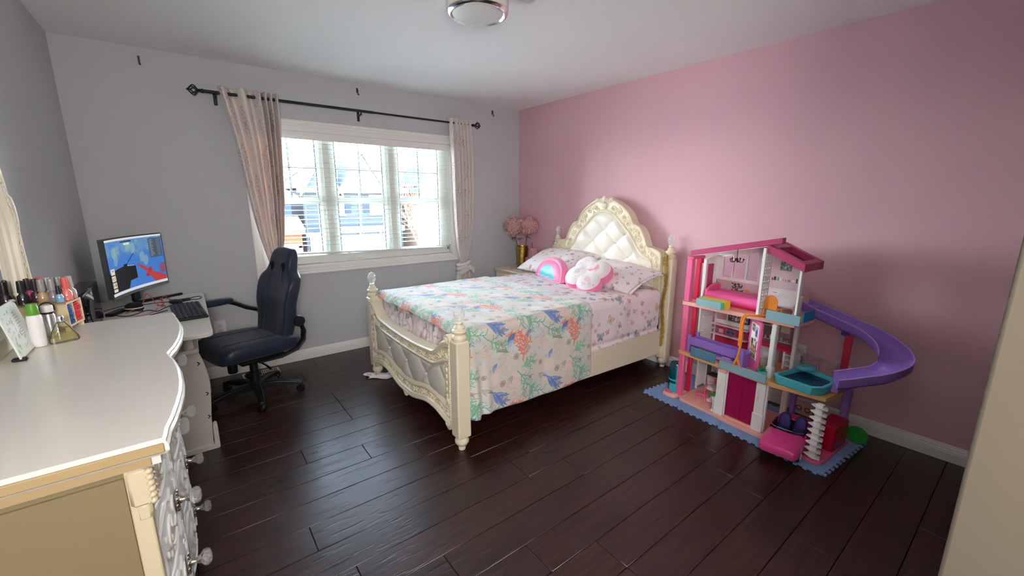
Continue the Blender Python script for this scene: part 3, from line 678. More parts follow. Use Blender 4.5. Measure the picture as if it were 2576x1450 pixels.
def band(OF, IF, prof, xback):
    """carved band swept between the two outlines: prof = (t across the band, height off the face)"""
    n, m = len(OF), len(prof); b = MB(); vs = []
    for i in range(n):
        for t, h in prof: vs.append((XF-h, OF[i][0]*(1-t)+IF[i][0]*t, OF[i][1]*(1-t)+IF[i][1]*t))
    for i in range(n):
        for t in (1, 0): vs.append((xback, OF[i][0]*(1-t)+IF[i][0]*t, OF[i][1]*(1-t)+IF[i][1]*t))
    fs = [(i*m+j, i*m+j+1, (i+1)*m+j+1, (i+1)*m+j) for i in range(n-1) for j in range(m-1)]
    o = n*m
    fs += [(o+2*i, o+2*i+1, o+2*i+3, o+2*i+2) for i in range(n-1)]
    fs += [(i*m+m-1, o+2*i, o+2*i+2, (i+1)*m+m-1) for i in range(n-1)]+[(o+2*i+1, i*m, (i+1)*m, o+2*i+3) for i in range(n-1)]
    return b.add(vs, fs)
PROF = [(0, -.012), (0, .004), (.03, .010), (.09, .012), (.13, .008), (.16, .001), (.2, 0), (.74, 0), (.78, .002), (.82, .009), (.88, .012), (.94, .009), (.98, .003), (1, -.010)]
hb = bp(band(OF, IF, PROF, -.045), 'headboard_frame', ang=25)
MB().prism([(YC-.56, .16), (YC+.56, .16), (YC+.56, .95), (YC+.3, 1.12), (YC, 1.29), (YC-.3, 1.12), (YC-.56, .95)], -.10, -.05, 'x').build('back_panel', M_IVORY, hb)
def scroll(b, c, sz, ang, flip=1, r=.0055, x=XF-.003, turns=1.35, tail=1.0):
    pts = []
    for k in range(26):
        t = k/25; a = t*turns*2*pi; rad = sz*(1-.80*t)
        pts.append((rad*cos(a)*flip, rad*sin(a)))
    pts = [(sz*1.0*flip, -sz*tail), (sz*1.02*flip, -sz*tail*.45)]+pts
    ca, sa = cos(ang), sin(ang)
    q = [(x, c[0]+ca*u-sa*v, c[1]+sa*u+ca*v) for u, v in pts]
    b.tube(q, [r*(.35+.65*min(1, i/5))*(1-.35*i/27) for i in range(len(q))], 6); b.ball(q[-1], r*1.25, 8, 6)
def arcpt(OF, IF, s, t=.5):
    i = s*(len(OF)-1); k = int(min(len(OF)-2, i)); f = i-k
    P = [OF[k][j]*(1-t)+IF[k][j]*t for j in (0, 1)]; Q = [OF[k+1][j]*(1-t)+IF[k+1][j]*t for j in (0, 1)]
    return (P[0]*(1-f)+Q[0]*f, P[1]*(1-f)+Q[1]*f), math.atan2(Q[1]-P[1], Q[0]-P[0])
cb = MB()
def at_h(d, z, up, sz, fl):
    for s in (-1, 1): scroll(cb, (YC+s*d, z), sz, s*up if s > 0 else -up, s*fl)
for d, z, a, sz, fl in [(.105, 1.352, .9, .026, 1), (.175, 1.325, -.7, .030, -1), (.232, 1.277, 2.2, .024, 1), (.272, 1.225, -.9, .030, -1), (.300, 1.180, 2.0, .018, 1), (.372, 1.165, .2, .026, 1), (.392, 1.095, -.7, .030, -1), (.428, 1.035, 2.3, .022, 1), (.452, .985, .5, .024, -1), (.540, .980, .3, .030, 1), (.580, .955, 2.4, .018, -1), (.590, .885, -.2, .020, 1), (.588, .82, 2.6, .024, -1), (.588, .74, .2, .022, 1)]:
    for s in (-1, 1):
        # mirror left and right
        tmp = MB(); scroll(tmp, (0, 0), sz, a, fl); cb.add([(x, YC+s*(y+d), z+zz) for x, y, zz in tmp.v], tmp.f)
        for k in range(3):
            aa = a+.9*k; cb.ball((XF-.003, YC+s*(d+sz*1.5*cos(aa+2.4)), z+sz*1.5*sin(aa+2.4)), .0062, 8, 5, (.7, 1, 1.7))
cb.build('scroll_carving', M_IVORY, hb, kind='stuff')
cr_ = MB()                                              # acanthus crest on top, centre
for k in range(-3, 4):
    a = k*.42; L = .052-.004*abs(k)
    pts = [(XF-.012, YC+sin(a)*L*t*.9, 1.415+cos(a)*L*t+(.004 if abs(k) < 2 else 0)) for t in (0, .25, .5, .75, 1)]
    cr_.tube(pts, [.004, .008, .0095, .007, .003], 7)
for k in range(-3, 4):
    a = pi+k*.36; L = .058-.004*abs(k)
    cr_.tube([(XF-.010, YC+sin(a)*L*t*.9, 1.405+cos(a)*L*t) for t in (0, .3, .6, 1)], [.004, .008, .008, .002], 7)
for s in (-1, 1):
    tmp = MB(); scroll(tmp, (0, 0), .020, 1.2, 1, .006, XF-.012); cr_.add([(x, YC+s*(y+.050), 1.418+z) for x, y, z in tmp.v], tmp.f)
    tmp = MB(); scroll(tmp, (0, 0), .018, -.2, -1, .006, XF-.012); cr_.add([(x, YC+s*(y+.082), 1.428+z) for x, y, z in tmp.v], tmp.f)
cr_.ball((XF-.013, YC, 1.408), .014, 12, 8); cr_.box((-.10, YC-.05, 1.43), (-.055, YC+.05, 1.462), ch=.008)
cr_.build('crest', M_IVORY, hb)
# --- tufted panel
zin = lambda d: float(np.interp(abs(d), [p[0] for p in ih][:80], [p[1] for p in ih][:80])) if abs(d) < .546 else .86
def tuft(y, z, yc, z0, sy, sz, amp):
    p, q = (y-yc)/sy, (z-z0)/sz
    return amp*(abs(sin(pi*(p+q)/2))*abs(sin(pi*(p-q)/2)))**.30
def hbp(u, v):
    d = (u-.5)*2*.552; zt = zin(d)+.006; z = .50+(zt-.50)*v; y = YC+d
    e = min(1, (zt-z)/.05)*min(1, (.556-abs(d))/.03)
    return (XF+.006-(.008+tuft(y, z, YC-.018, 1.163, .1365, .117, .026))*max(0, e)**.5, y, z)
pn = bp(MB().grid(hbp, 120, 90), 'tufted_panel', M_SATIN, ang=180)
for y, z in [(0, 1.163), (.1365, 1.046), (-.1365, 1.046), (.273, .929), (0, .929), (-.273, .929), (.1365, .812), (-.1365, .812)]:
    MB().ball((XF-.004, YC-.018+y, z), .007, 10, 6).build('crystal_button', mat('rhinestone', '#dfe0df', .12, metal=.7), pn)
# --- footboard
XB = -2.135
def ftop(d): d = abs(d); return .532+.012*(d/.3)**2+(.085*sstep(.42, .60, d))
def fpt(d): d = abs(d); return .447+.004*(d/.3)**2+.055*sstep(.38, .60, d)
def fpb(d): d = abs(d); return .226+.050*sstep(.06, .36, d)-.025*sstep(.42, .60, d)
def flo(d): d = abs(d); return .112+.058*sstep(.06, .36, d)-.030*sstep(.42, .60, d)
ds = np.linspace(-.628, .628, 81)
def fband(lo, hi, prof, name, xb=-2.078, par=bed, xf=XB):
    OFb = [(YC+d, hi(d)) for d in ds]; IFb = [(YC+d, lo(d)) for d in ds]; global XF
    keep, XF = XF, xf; b = band(OFb, IFb, prof, xb); XF = keep
    b.add([], []); return bp(b, name, ang=25, par=par)
FP = [(0, 0), (.02, .010), (.10, .018), (.18, .017), (.22, .012), (.26, .014), (.32, .010), (.36, 0), (.72, 0), (.76, .006), (.82, .010), (.9, .008), (1, 0)]
ft = fband(lambda d: fpt(d)-.012, ftop, FP, 'footboard_top_rail')
fb = fband(lambda d: flo(d), lambda d: fpb(d)+.012, [(1-t, h) for t, h in FP][::-1], 'footboard_bottom_rail')
def footp(u, v):
    d = (u-.5)*2*.575; z = fpb(d)+(fpt(d)-fpb(d))*v
    e = min(1, v/.12, (1-v)/.12)*min(1, (.58-abs(d))/.03)
    return (XB+.022-(.006+tuft(YC+d, z, YC, .350, .150, .152, .026))*max(0, e)**.5, YC+d, z)
pf = bp(MB().grid(footp, 120, 40), 'footboard_panel', M_SATINF, ang=180)
bp(MB().box((-2.105, YC-.6, .20), (-2.06, YC+.6, .50)), 'footboard_core')
for k in range(-3, 4):
    if k % 2: continue
    z_ = .350
    MB().ball((XB+.008, YC+k*.15, z_), .008, 10, 6).build('fabric_button', M_SATINF, pf)
for k in (-3, -1, 1, 3): MB().ball((XB+.010, YC+k*.15, .350 if False else .352), .006, 8, 6).build('fabric_button', M_SATINF, pf)
def wave(lo, hi, par, name, t0, n=19):
    b = MB()
    for k in range(n):
        d0 = -.56+1.12*k/(n-1); mid = (lo(d0)*(1-t0)+hi(d0)*t0); s = 1 if k % 2 else -1
        pts = [(XB-.004, YC+d0+.026*cos(a), mid+s*.012*sin(a)*1.3-s*.004) for a in np.linspace(0, pi, 9)]
        b.tube(pts, [.002, .004, .0055, .006, .006, .006, .0055, .004, .002], 6)
        b.ball((XB-.004, YC+d0, mid-s*.009), .0055, 8, 5); b.tube([(XB-.004, YC+d0+.022, mid-s*.012), (XB-.005, YC+d0+.034, mid+s*.003)], [.004, .002], 5)
    return b.build(name, M_IVORY, par, kind='stuff')
wave(lambda d: fpt(d)-.012, ftop, ft, 'vine_carving', .46); wave(flo, lambda d: fpb(d)+.012, fb, 'vine_carving', .54)
cw = MB()
for s in (-1, 1):
    tmp = MB(); scroll(tmp, (0, 0), .022, 2.0, 1, .006, XB-.006); cw.add([(x, YC+s*(y+.03), .125+z) for x, y, z in tmp.v], tmp.f)
for k in range(-2, 3): a = pi+k*.5; cw.tube([(XB-.010, YC+sin(a)*.045*t, .135+cos(a)*.045*t) for t in (0, .4, .8, 1)], [.004, .009, .008, .003], 7)
cw.build('shell_carving', M_IVORY, fb)
for s in (-1, 1):
    st = bp(MB().box((-2.142, YC+s*.565, .13), (-2.065, YC+s*.632, .655), ch=.006).lathe([(.034, -.0385), (.034, .0385)], (-2.103, YC+s*.598, .655), 20, 'x')
            .lathe([(.030, -.0385), (.030, .0385)], (-2.103, YC+s*.598, .135), 18, 'x'), 'side_stile')
    c = MB()
    for sgn, z in ((1, .655), (1, .56), (-1, .145), (-1, .21), (1, .29)):
        tmp = MB(); scroll(tmp, (0, 0), .022, 1.57*sgn, s, .0055, XB-.012); c.add([(x, YC+s*.598+y, z+zz) for x, y, zz in tmp.v], tmp.f)
    for z in np.arange(.18, .62, .013): c.ball((-2.143, YC+s*.626, z), .0045, 6, 4)
    for z in (.32, .36, .40, .44, .48): c.ball((-2.143, YC+s*.595, z), .009, 8, 6, (.6, .8, 1.4))
    c.build('stile_carving', M_IVORY, st, kind='stuff')
for s in (-1, 1): bp(MB().prism([(-2.06, .178), (-.09, .124), (-.09, .346), (-2.06, .350)], YC+s*.655-.014, YC+s*.655+.014, 'y'), 'side_rail', bevel=.004)
for x in (-.6, -1.1, -1.6): bp(MB().box((x-.04, YC-.63, .22), (x+.04, YC+.63, .26)), 'slat')
# --- mattress and bedding
MB().box((-2.035, YC-.642, .262), (-.150, YC+.642, .660), ch=.05).build('mattress', mat('mattress_ticking', '#e8e4e2', .9))
tag(bpy.data.objects['mattress'], 'thick white mattress inside the ivory bed frame under the butterfly sheet', 'mattress')
def bedtop(x, y): return .700+.014*cos((y-YC)*2.0)
def drape(x_in, x_out, dropf, y_near, y_far, dropn, dropfar, off, nu, nv, wr, tile, fold=None, r=.06):
    """cloth over the mattress: runs along the bed from x_in to x_out then falls dropf at the foot, and falls dropn / dropfar at the sides"""
    La = (x_in-x_out)+dropf; Lb = dropfar+(y_far-y_near)+dropn
    def bend(s):                     # arc past an edge: returns (outward, drop)
        if s <= -r*.57: return 0, 0
        s += r*.57; q = r*pi/2
        if s < q: a = s/r; return r*sin(a)-r*.57-0, r*(1-cos(a))
        return r-r*.57, r+(s-q)
    def fn(u, v):
        a, b = u*La, v*Lb
        ea = a-(x_in-x_out); ob, db = (0, 0)
        oa, da = bend(ea)
        eb1 = dropfar-b; eb2 = b-(dropfar+(y_far-y_near))
        o1, d1 = bend(eb1); o2, d2 = bend(eb2)
        yb = min(max(b, dropfar), dropfar+(y_far-y_near))
        x = x_in-min(a, x_in-x_out)+0; y = y_far-(yb-dropfar)
        if ea > -r*.57: x = x_out+(r*.57 if False else 0); x = x_in-min(a, (x_in-x_out)-r*.57)-(oa+r*.57 if da > 0 else 0)
        if d1 > 0: y = y_far-r*.57+r*.57+o1
        if d2 > 0: y = y_near-o2
        if eb1 > -r*.57 and d1 > 0: y = y_far-r*.57+(o1+r*.57)
        if eb2 > -r*.57 and d2 > 0: y = y_near+r*.57-(o2+r*.57)
        dr = max(da, d1, d2); z = bedtop(x, y)+off-dr
        w1 = vnoise(x*9+y*3, y*11)*wr+vnoise(x*23, y*19+x*7)*wr*.5
        if dr > r*.5: 
            k = min(1, (dr-r*.5)/.25); y += (-1 if d2 > 0 else (1 if d1 > 0 else 0))*(w1*1.0+.004*sin(x*14)*k)
            if da > 0: x -= w1*1.2
        else: z += w1
        if fold: x, y, z = fold(x, y, z, a, b, dr, d2, da)
        return (x, y, z)
    b = MB().grid(fn, nu, nv, lambda u, v: (u*La/tile, -v*Lb/tile))
    return b
def sheetfold(x, y, z, a, b, dr, d2, da):
    if da > .02:        # gathered wrinkles hanging at the foot
        k = min(1, da/.1); x -= k*(.009*sin(y*83+4*sin(y*19)+z*9)+.016*vnoise(y*46+z*14, z*30)+.006*sin(y*151+z*70+3*sin(y*31)))
    if d2 > .30:        # a lower layer peeks out under the hem
        y += .010*sstep(.30, .32, d2)-.018*sstep(.335, .36, d2)
    return x, y, z
sheet = drape(-.155, -2.040, .40, YC-.640, YC+.655, .355, .30, 0, 230, 170, .010, .60, sheetfold).build('butterfly_sheet', M_BUTTER, ang=180, solid=.004)
tag(sheet, 'pale pink bed sheet printed with grey and coral butterflies over the mattress', 'bed sheet')
def blfold(x, y, z, a, b, dr, d2, da):
    if d2 > .10:
        k = sstep(.10, .50, d2)
        near = sstep(-1.86, -2.02, x)
        y -= k*(.006*sin(x*9)+.012+near*.022*(1+sin((x+2.05)*62)))
        x += k*near*.055*(-2.0-x)*-4*0
        z += .012*sin(x*6+1)*k
    if da > 0: x -= .006*sin(y*22)
    return x, y, z
blanket = drape(-1.03, -2.065, .045, YC-.662, YC+.660, .535, .22, .013, 170, 210, .007, .45, blfold).build('coral_blanket', M_CORAL, ang=180, solid=.007)
tag(blanket, 'soft throw blanket with green and red coral print over the foot of the bed', 'blanket')
# --- pillows
def pillow(name, label, c, hx, hy, T, tilt, yaw, m, seed, roll=0.0):
    t = thing(name, label, 'pillow', c, 0, 'butterfly pillows')
    g = random.Random(seed); ph = [g.uniform(0, 6) for _ in range(4)]
    Mx = Matrix.Rotation(yaw, 4, 'Z') @ Matrix.Rotation(tilt, 4, 'Y') @ Matrix.Rotation(roll, 4, 'X')
    b = MB()
    for sgn in (1, -1):
        def fn(u, v, sgn=sgn):
            p, q = 2*u-1, 2*v-1
            pin = 1-.07*(1-p*p)*abs(q)**3; pin2 = 1-.06*(1-q*q)*abs(p)**3
            h = T*(max(0, (1-abs(p)**2.6)*(1-abs(q)**2.6)))**.55*(1.0 if sgn > 0 else .75)
            h += .010*vnoise(p*4+seed, q*5)*(1-max(abs(p), abs(q))**4)
            return tuple(Mx @ Vector((p*hx*pin2, q*hy*pin, sgn*h)))
        b.grid(fn, 44, 44, lambda u, v: (u*2*hx/.52+seed*.31, v*2*hy/.52))
    o = b.build('pillowcase', m, t, ang=180, clean=False)
    bm = bmesh.new(); bm.from_mesh(o.data); bmesh.ops.remove_doubles(bm, verts=bm.verts, dist=.0006); bmesh.ops.recalc_face_normals(bm, faces=bm.faces); bm.to_mesh(o.data); bm.free()
    # open hem flap at one short end
    return t, Mx, o
p1, M1, o1 = pillow('pillow', 'butterfly print pillow at the far side of the bed by the nightstand', (-.345, -1.06, .828), .235, .375, .085, R(-21), R(4), M_BUTTERP, 1)
p2, M2, o2 = pillow('pillow', 'butterfly print pillow with open flap by the gold tinsel post', (-.325, -1.735, .796), .225, .335, .078, R(-16), R(-4), M_BUTTERP, 2, R(4))
def flap(u, v):
    p = 2*u-1; e = -.338-.018*v
    return tuple(M2 @ Vector((p*.215, e, (.030+.012*v)*(1-p*p)-.012*v)))
MB().grid(flap, 16, 4, lambda u, v: (u, v*.1)).build('pillow_flap', M_BUTTERP, o2, solid=.004)
# --- cushions
M_HOTP = mat('pink_plush', '#f07fb4', .85, sheen=.4, bump=.15, bscale=300)
M_PINKS = mat('pink_satin', '#ef86b2', .45, sheen=.3)
def sequin_print():
    P = Paint(400, 220, '#f08cb4'); g = random.Random(2)
    P.ell(195, 205, 120, 150, '#57c3cf')
    for k in range(260): P.ell(g.uniform(60, 320), g.uniform(60, 215), 5, 4, g.choice(['#6fd6dd', '#4bb2c8', '#8fe3e6', '#7b9fdc']), 0, .45) if False else None
    for k in range(500):
        x, y = g.uniform(80, 310), g.uniform(60, 215)
        if ((x-195)/120)**2+((y-205)/150)**2 < 1: P.ell(x, y, 4.5, 4, g.choice(['#6fd6dd', '#4bb2c8', '#8fe3e6', '#8a9fe0']), 0, .5)
    P.line([(30, 196), (80, 178), (110, 194), (150, 180), (185, 196), (220, 184), (270, 198), (330, 190)], 9, '#f3f3f7', .85)
    for k in range(26): P.ell(g.uniform(25, 370), g.uniform(170, 208), 4, 3, g.choice(['#ffffff', '#cfd8f4', '#f5c8e2']), 0, .8)
    return P.a
dome = thing('cushion', 'pink half round cushion with a teal sequin patch leaning on the far pillow', 'cushion', (-.640, -1.25, .712), math.atan2(-.5, -.12)+pi/2)
# local axes: x to the right along the flat edge seen from the foot, y towards the headboard
def domep(sgn):
    def fn(u, v):
        s = 2*u-1; x = .225*s; zt = .014+.170*max(0, 1-abs(s)**2.3)**.5; z = .006+(zt-.006)*v
        t = .060*(max(0, 4*v*(1-v)))**.45*max(0, 1-abs(s)**3)**.5
        return (x, -sgn*t+z*.35, z)
    return fn
dome.rotation_euler = (0, 0, R(-103))
b = MB().grid(domep(1), 40, 20, lambda u, v: (u, v*max(.05, 1-abs(2*u-1)**2.3)**.5)); b.build('sequin_face', printed('sequin_print', sequin_print(), .42, spec=.5), dome, ang=180)
MB().grid(domep(-1), 36, 14).build('plush_back', M_PINKS, dome, ang=180)
def rimp(u, v):
    a = pi*u; x = .225*cos(a); z = .014+.170*max(0, 1-abs(cos(a))**2.3)**.5
    w_ = 2*pi*v; r_ = .020; n = Vector((cos(a), 0, sin(a))).normalized(); p = Vector((x, z*.35, z))+n*r_*cos(w_)+Vector((0, 1, 0))*r_*1.8*sin(w_); return tuple(p)
MB().grid(rimp, 36, 10).build('piping', M_PINKS, dome, ang=180)
MB().tube([(-.22, .005, .012), (-.08, .002, .0), (.08, .002, .0), (.22, .005, .012)], [.018, .03, .03, .018], 10, flat=1.6).build('base_gusset', M_PINKS, dome)
# four lobed butterfly cushion
fl = thing('cushion', 'white butterfly shaped plush cushion with hot pink sides in front of the pillows', 'cushion', (-.610, -1.695, .815), 0)
Mf = Matrix.Rotation(R(14), 4, 'Z') @ Matrix.Rotation(R(-38), 4, 'Y') @ Matrix.Rotation(R(-18), 4, 'Z')
def lobe(a):
    return .135+.058*abs(cos(2*a-.0))**.8*1.0-.0 if True else 0
def lob(a): return .142+.052*(abs(cos(2*(a+.78)))**.9)
g2 = random.Random(8)
def flf(u, v):
    a = 2*pi*u; r_ = lob(a)*v; h = .038*(max(0, 1-v**4))**.5-.010*math.exp(-(v/.25)**2)+.008*vnoise(cos(a)*v*5+9, sin(a)*v*5)*(1-v)
    return tuple(Mf @ Vector((r_*cos(a), r_*sin(a), .028+h)))
def flb(u, v):
    a = 2*pi*u; r_ = lob(a)*v; return tuple(Mf @ Vector((r_*cos(a), r_*sin(a), -.046-.018*(max(0, 1-v**4))**.5)))
def fls(u, v):
    a = 2*pi*u; r_ = lob(a)*(1+.05*sin(pi*v)); return tuple(Mf @ Vector((r_*cos(a), r_*sin(a), -.046+.074*v)))
def flower_print():
    P = Paint(400, 400, '#efe6e6'); g = random.Random(5)
    for k in range(16): P.ell(g.uniform(40, 360), g.uniform(40, 360), g.uniform(8, 30), g.uniform(6, 16), g.choice(['#d9c3cb', '#c9ccd6', '#e9c7cc', '#e0d8dc']), g.uniform(0, 3), .6)
    P.poly([(215, 190), (235, 240), (300, 250), (260, 285), (200, 240)], '#ef9aa4'); P.poly([(120, 120), (170, 95), (185, 140), (140, 165)], '#c9ccd8', .7); P.poly([(95, 260), (150, 250), (150, 300), (105, 305)], '#e6bcc4', .7)
    for k in range(14): P.ell(g.uniform(40, 360), g.uniform(40, 360), 4, 3, '#8a8793', 0, .8)
    return P.a
MB().grid(flf, 96, 14, lambda u, v: (.5+.48*cos(2*pi*u)*v, .5+.48*sin(2*pi*u)*v)).build('plush_top', printed('flower_cushion_print', flower_print(), .9, sheen=.4, bump=.2, bscale=350), fl, ang=180)
MB().grid(fls, 96, 5).build('side_band', M_HOTP, fl, ang=180); MB().grid(flb, 96, 8).build('plush_bottom', M_HOTP, fl, ang=180)
# --- gold tinsel garland on the near head post
gt = random.Random(12); tp = MB(); X0, Y0 = -.112, YC-HW+.01
for k in range(2600):
    z = gt.uniform(.20, .99); a = gt.uniform(0, 2*pi); wv = .010*sin(z*14)
    w0 = .024 if z < .9 else .034
    c = Vector((X0+wv*.3, Y0-.01+wv, z)); d = Vector((cos(a), sin(a), gt.uniform(-.8, .3)))
    t_n = Vector((-d.y, d.x, gt.uniform(-.5, .5))).normalized()*.0022
    e = c+d*w0*gt.uniform(.5, 1.15); tp.add([tuple(c+t_n), tuple(c-t_n), tuple(e-t_n*.4), tuple(e+t_n*.4)], [(0, 1, 2, 3)])
gar = thing('tinsel_garland', 'gold tinsel garland hanging down the head post nearest the dollhouse', 'garland', (X0, Y0, .2))
tp.build('tinsel_strands', mat('gold_tinsel', '#efd07c', .4, metal=.6), gar, world=True, kind='stuff', smooth=False)
MB().tube([(X0+.003*sin(z*14), Y0-.01+.010*sin(z*14), z) for z in np.linspace(.2, .99, 24)], .010, 6).build('tinsel_core', mat('gold_core', '#d0ab55', .4, metal=.6), gar, world=True)
# crumpled cloth on the floor by the far foot post
cl = MB().grid(lambda u, v: (-2.20+.17*u+.02*sin(9*v), -.80+.10*v-.10*u+.02*sin(7*u), .006+.022*abs(sin(5*u+2*v))*(1-abs(2*v-1)**2)+.008*v), 24, 12, lambda u, v: (u*.3, v*.2)).build('cloth_scrap', M_BUTTERP, solid=.003)
tag(cl, 'small crumpled white cloth on the floor by the far foot post', 'cloth')
# ================================================================== CURTAINS, ROD, BLIND
M_IRON = mat('dark_iron', '#30343b', .45, metal=.6)
rod = thing('curtain_rod', 'dark metal curtain rod with wire cage finials above the window', 'curtain rod', (-1.85, -.09, 2.195))
RZ, RY = 2.195, -.09
MB().tube([(-2.99, RY, RZ), (-1.75, RY, RZ)], .0115, 12).tube([(-1.76, RY, RZ), (-.70, RY, RZ)], .0090, 12).build('pole', M_IRON, rod, world=True)
for x, s in ((-2.99, -1), (-.70, 1)):
    b = MB().lathe([(.006, 0), (.015, .002), (.015, .012), (.010, .018), (.012, .026), (.006, .032)], (0, 0, 0), 12)
    b.v = [(x+s*p[2], RY+p[0], RZ+p[1]) for p in b.v]
    for k in range(6):
        tw = [(x+s*(.030+.062*t), RY+.033*sin(pi*t)*cos(2*pi*k/6+1.6*t), RZ+.033*sin(pi*t)*sin(2*pi*k/6+1.6*t)) for t in np.linspace(0, 1, 11)]
        b.tube(tw, .0042, 6)
    b.ball((x+s*.094, RY, RZ), .007, 8, 6)
    b.build('cage_finial', M_IRON, rod, world=True)
for x in (-2.92, -1.86, -.735):
    MB().tube([(x, 0, RZ-.03), (x, -.05, RZ-.03), (x, RY, RZ-.012)], .006, 8).box((x-.012, -.004, RZ-.075), (x+.012, .0, RZ+.015), ch=.002).tube([(x, RY-.012, RZ+.004), (x, RY-.004, RZ-.014), (x, RY+.010, RZ-.010)], .005, 6).tube([(x, RY, RZ-.012), (x, RY, RZ-.035)], .004, 6).build('bracket', M_IRON, rod, world=True)
def sprig_print():
    P = Paint(420, 520, '#ece6e2', True); g = random.Random(21)
    for k in range(15):
        x, y = g.uniform(0, 420), g.uniform(0, 520); a = g.uniform(.9, 2.2); pts = [(x, y)]
        for j in range(9): a += g.uniform(-.35, .35); pts.append((pts[-1][0]+cos(a)*16, pts[-1][1]-sin(a)*16))
        P.line(pts, 2.0, '#cabdb6', .8)
        for j in range(1, 9):
            s = 1 if j % 2 else -1; ba = -a+s*.9; q = pts[j]
            leaf(P, q[0], q[1], 19, 5, ba, g.choice(['#c8bcb5', '#bfb1a9', '#d3bdb7']), '#bdb0a9', .6)
        if k % 2 == 0:
            q = pts[-1]
            for j in range(5): P.ell(q[0]+6*cos(j*1.26), q[1]+6*sin(j*1.26), 6, 4.5, '#dfb4ad', j*1.26, .7)
            P.ell(*q, 3, 3, '#c99a92')
    return P.a
M_CURT = printed('sprig_curtain_print', sprig_print(), .9, translucent=.15, bump=.1, bscale=600)
def curtain(name, label, zl, zr, z0, z1, peaks, amp, lining=None):
    """hanging cloth whose folds come forward at the given places across its width and go back behind the rod between them"""
    knots = []
    for i, p in enumerate(peaks):
        knots.append((p, 1.0))
        if i+1 < len(peaks): knots.append(((p+peaks[i+1])/2, -1.0))
    knots = [(min(0, peaks[0]-.06), -.2)]+knots+[(max(1.0, peaks[-1]+.03), -.4)]
    def wave(u):
        for (a, ya), (b, yb) in zip(knots[:-1], knots[1:]):
            if u <= b: t = max(0, (u-a)/(b-a)); t = t*t*(3-2*t); return ya+(yb-ya)*t
        return knots[-1][1]
    def edges(z): return float(np.interp(-z, [-p[1] for p in zl], [p[0] for p in zl])), float(np.interp(-z, [-p[1] for p in zr], [p[0] for p in zr]))
    def fn(u, v):
        z = z0+(z1-z0)*v; xl, xr = edges(z); w_ = xr-xl
        a = min(amp, w_*.16)*(1-.25*v); u2 = min(1, max(0, u+.012*sin(9*u+4*v)*v))
        return (xl+w_*u, min(RY-.006+a*wave(u2)*-1+.006*vnoise(u*6, v*5), -.026), z)
    t = thing(name, label, 'curtain', ((zl[0][0]+zr[0][0])/2, RY, z0), 0, 'sprig print curtains')
    MB().grid(fn, 260, 70, lambda u, v: (u*1.9, -v*(z0-z1)/.50)).build('curtain_panel', M_CURT, t, world=True, ang=180, solid=.0015, clean=False)
    if lining:
        def fl_(u, v):
            z = z0-.03+(z1-z0+.03)*v; xl, xr = edges(z); uu = lining[0]+(lining[1]-lining[0])*u
            return (xl+(xr-xl)*uu, -.034+.008*sin(uu*30)*0, z)
        MB().grid(fl_, 12, 30, lambda u, v: (u, -v*4)).build('folded_back_layer', M_CURT, t, world=True, ang=180, clean=False)
    return t
cl = curtain('curtain', 'cream sprig print curtain swept aside at the left of the window behind the black chair',
    [(-2.905, 2.24), (-2.87, 2.05), (-2.838, 1.878), (-2.806, 1.587), (-2.773, 1.281), (-2.748, 1.122), (-2.72, .991), (-2.68, .80), (-2.665, .70)],
    [(-2.506, 2.24), (-2.508, 2.056), (-2.522, 1.751), (-2.540, 1.437), (-2.572, 1.113), (-2.60, .95), (-2.60, .80), (-2.60, .70)], 2.24, .70, [.05, .37, .655, .755, .85, .955], .046, (.70, 1.0))
def tail(zt, zb, xa, xb, wa, wb):
    def fn(u, v):
        z = zt+(zb-zt)*v; wd = wa+(wb-wa)*v; xc = xa+(xb-xa)*v
        return (xc+(u-.5)*wd, min(-.02, RY+.022*sin(2*pi*3*u+1)+.01*vnoise(u*6, v*6)), z)
    return MB().grid(fn, 60, 20, lambda u, v: (u*1.6, -v))
def knotband(c, rx, ry, h, tilt):
    b = MB()
    for k in range(5):
        pts = [(c[0]+rx*(1+.05*k)*cos(a), c[1]+ry*sin(a), c[2]+(k-2)*h/5+tilt*cos(a)*(1 if k % 2 else .6)+.004*sin(3*a+k)) for a in np.linspace(0, 2*pi, 22)[:-1]]
        b.tube(pts, .017, 8, closed=True)
    return b
knotband((-2.635, RY, .74), .040, .030, .09, .03).build('tie_knot', M_CURT, cl, world=True)
tail(.74, .425, -2.635, -2.62, .07, .12).build('curtain_tail', M_CURT, cl, world=True, ang=180, solid=.0015, clean=False)
crt = curtain('curtain', 'cream sprig print curtain tied in a knot at the right of the window',
    [(-.985, 2.24), (-.969, 1.919), (-.964, 1.643), (-.953, 1.235), (-.924, .895), (-.885, .775), (-.88, .74)],
    [(-.735, 2.24), (-.716, 1.936), (-.708, 1.651), (-.724, 1.229), (-.765, .928), (-.800, .775), (-.80, .74)], 2.24, .74, [.08, .30, .46, .62, .78, .95], .036, (.15, .9))
knotband((-.842, RY, .705), .062, .045, .11, .035).build('tie_knot', M_CURT, crt, world=True)
tail(.70, .36, -.84, -.845, .14, .27).build('curtain_tail', M_CURT, crt, world=True, ang=180, solid=.0015, clean=False)
MB().grid(lambda u, v: (-.80+.085*u-.02*v, RY-.04-.02*sin(3*u), .735-.055*u-.05*v+.01*sin(6*u)), 12, 8, lambda u, v: (u*.4, v*.4)).build('knot_flap', M_CURT, crt, world=True, ang=180, solid=.003)
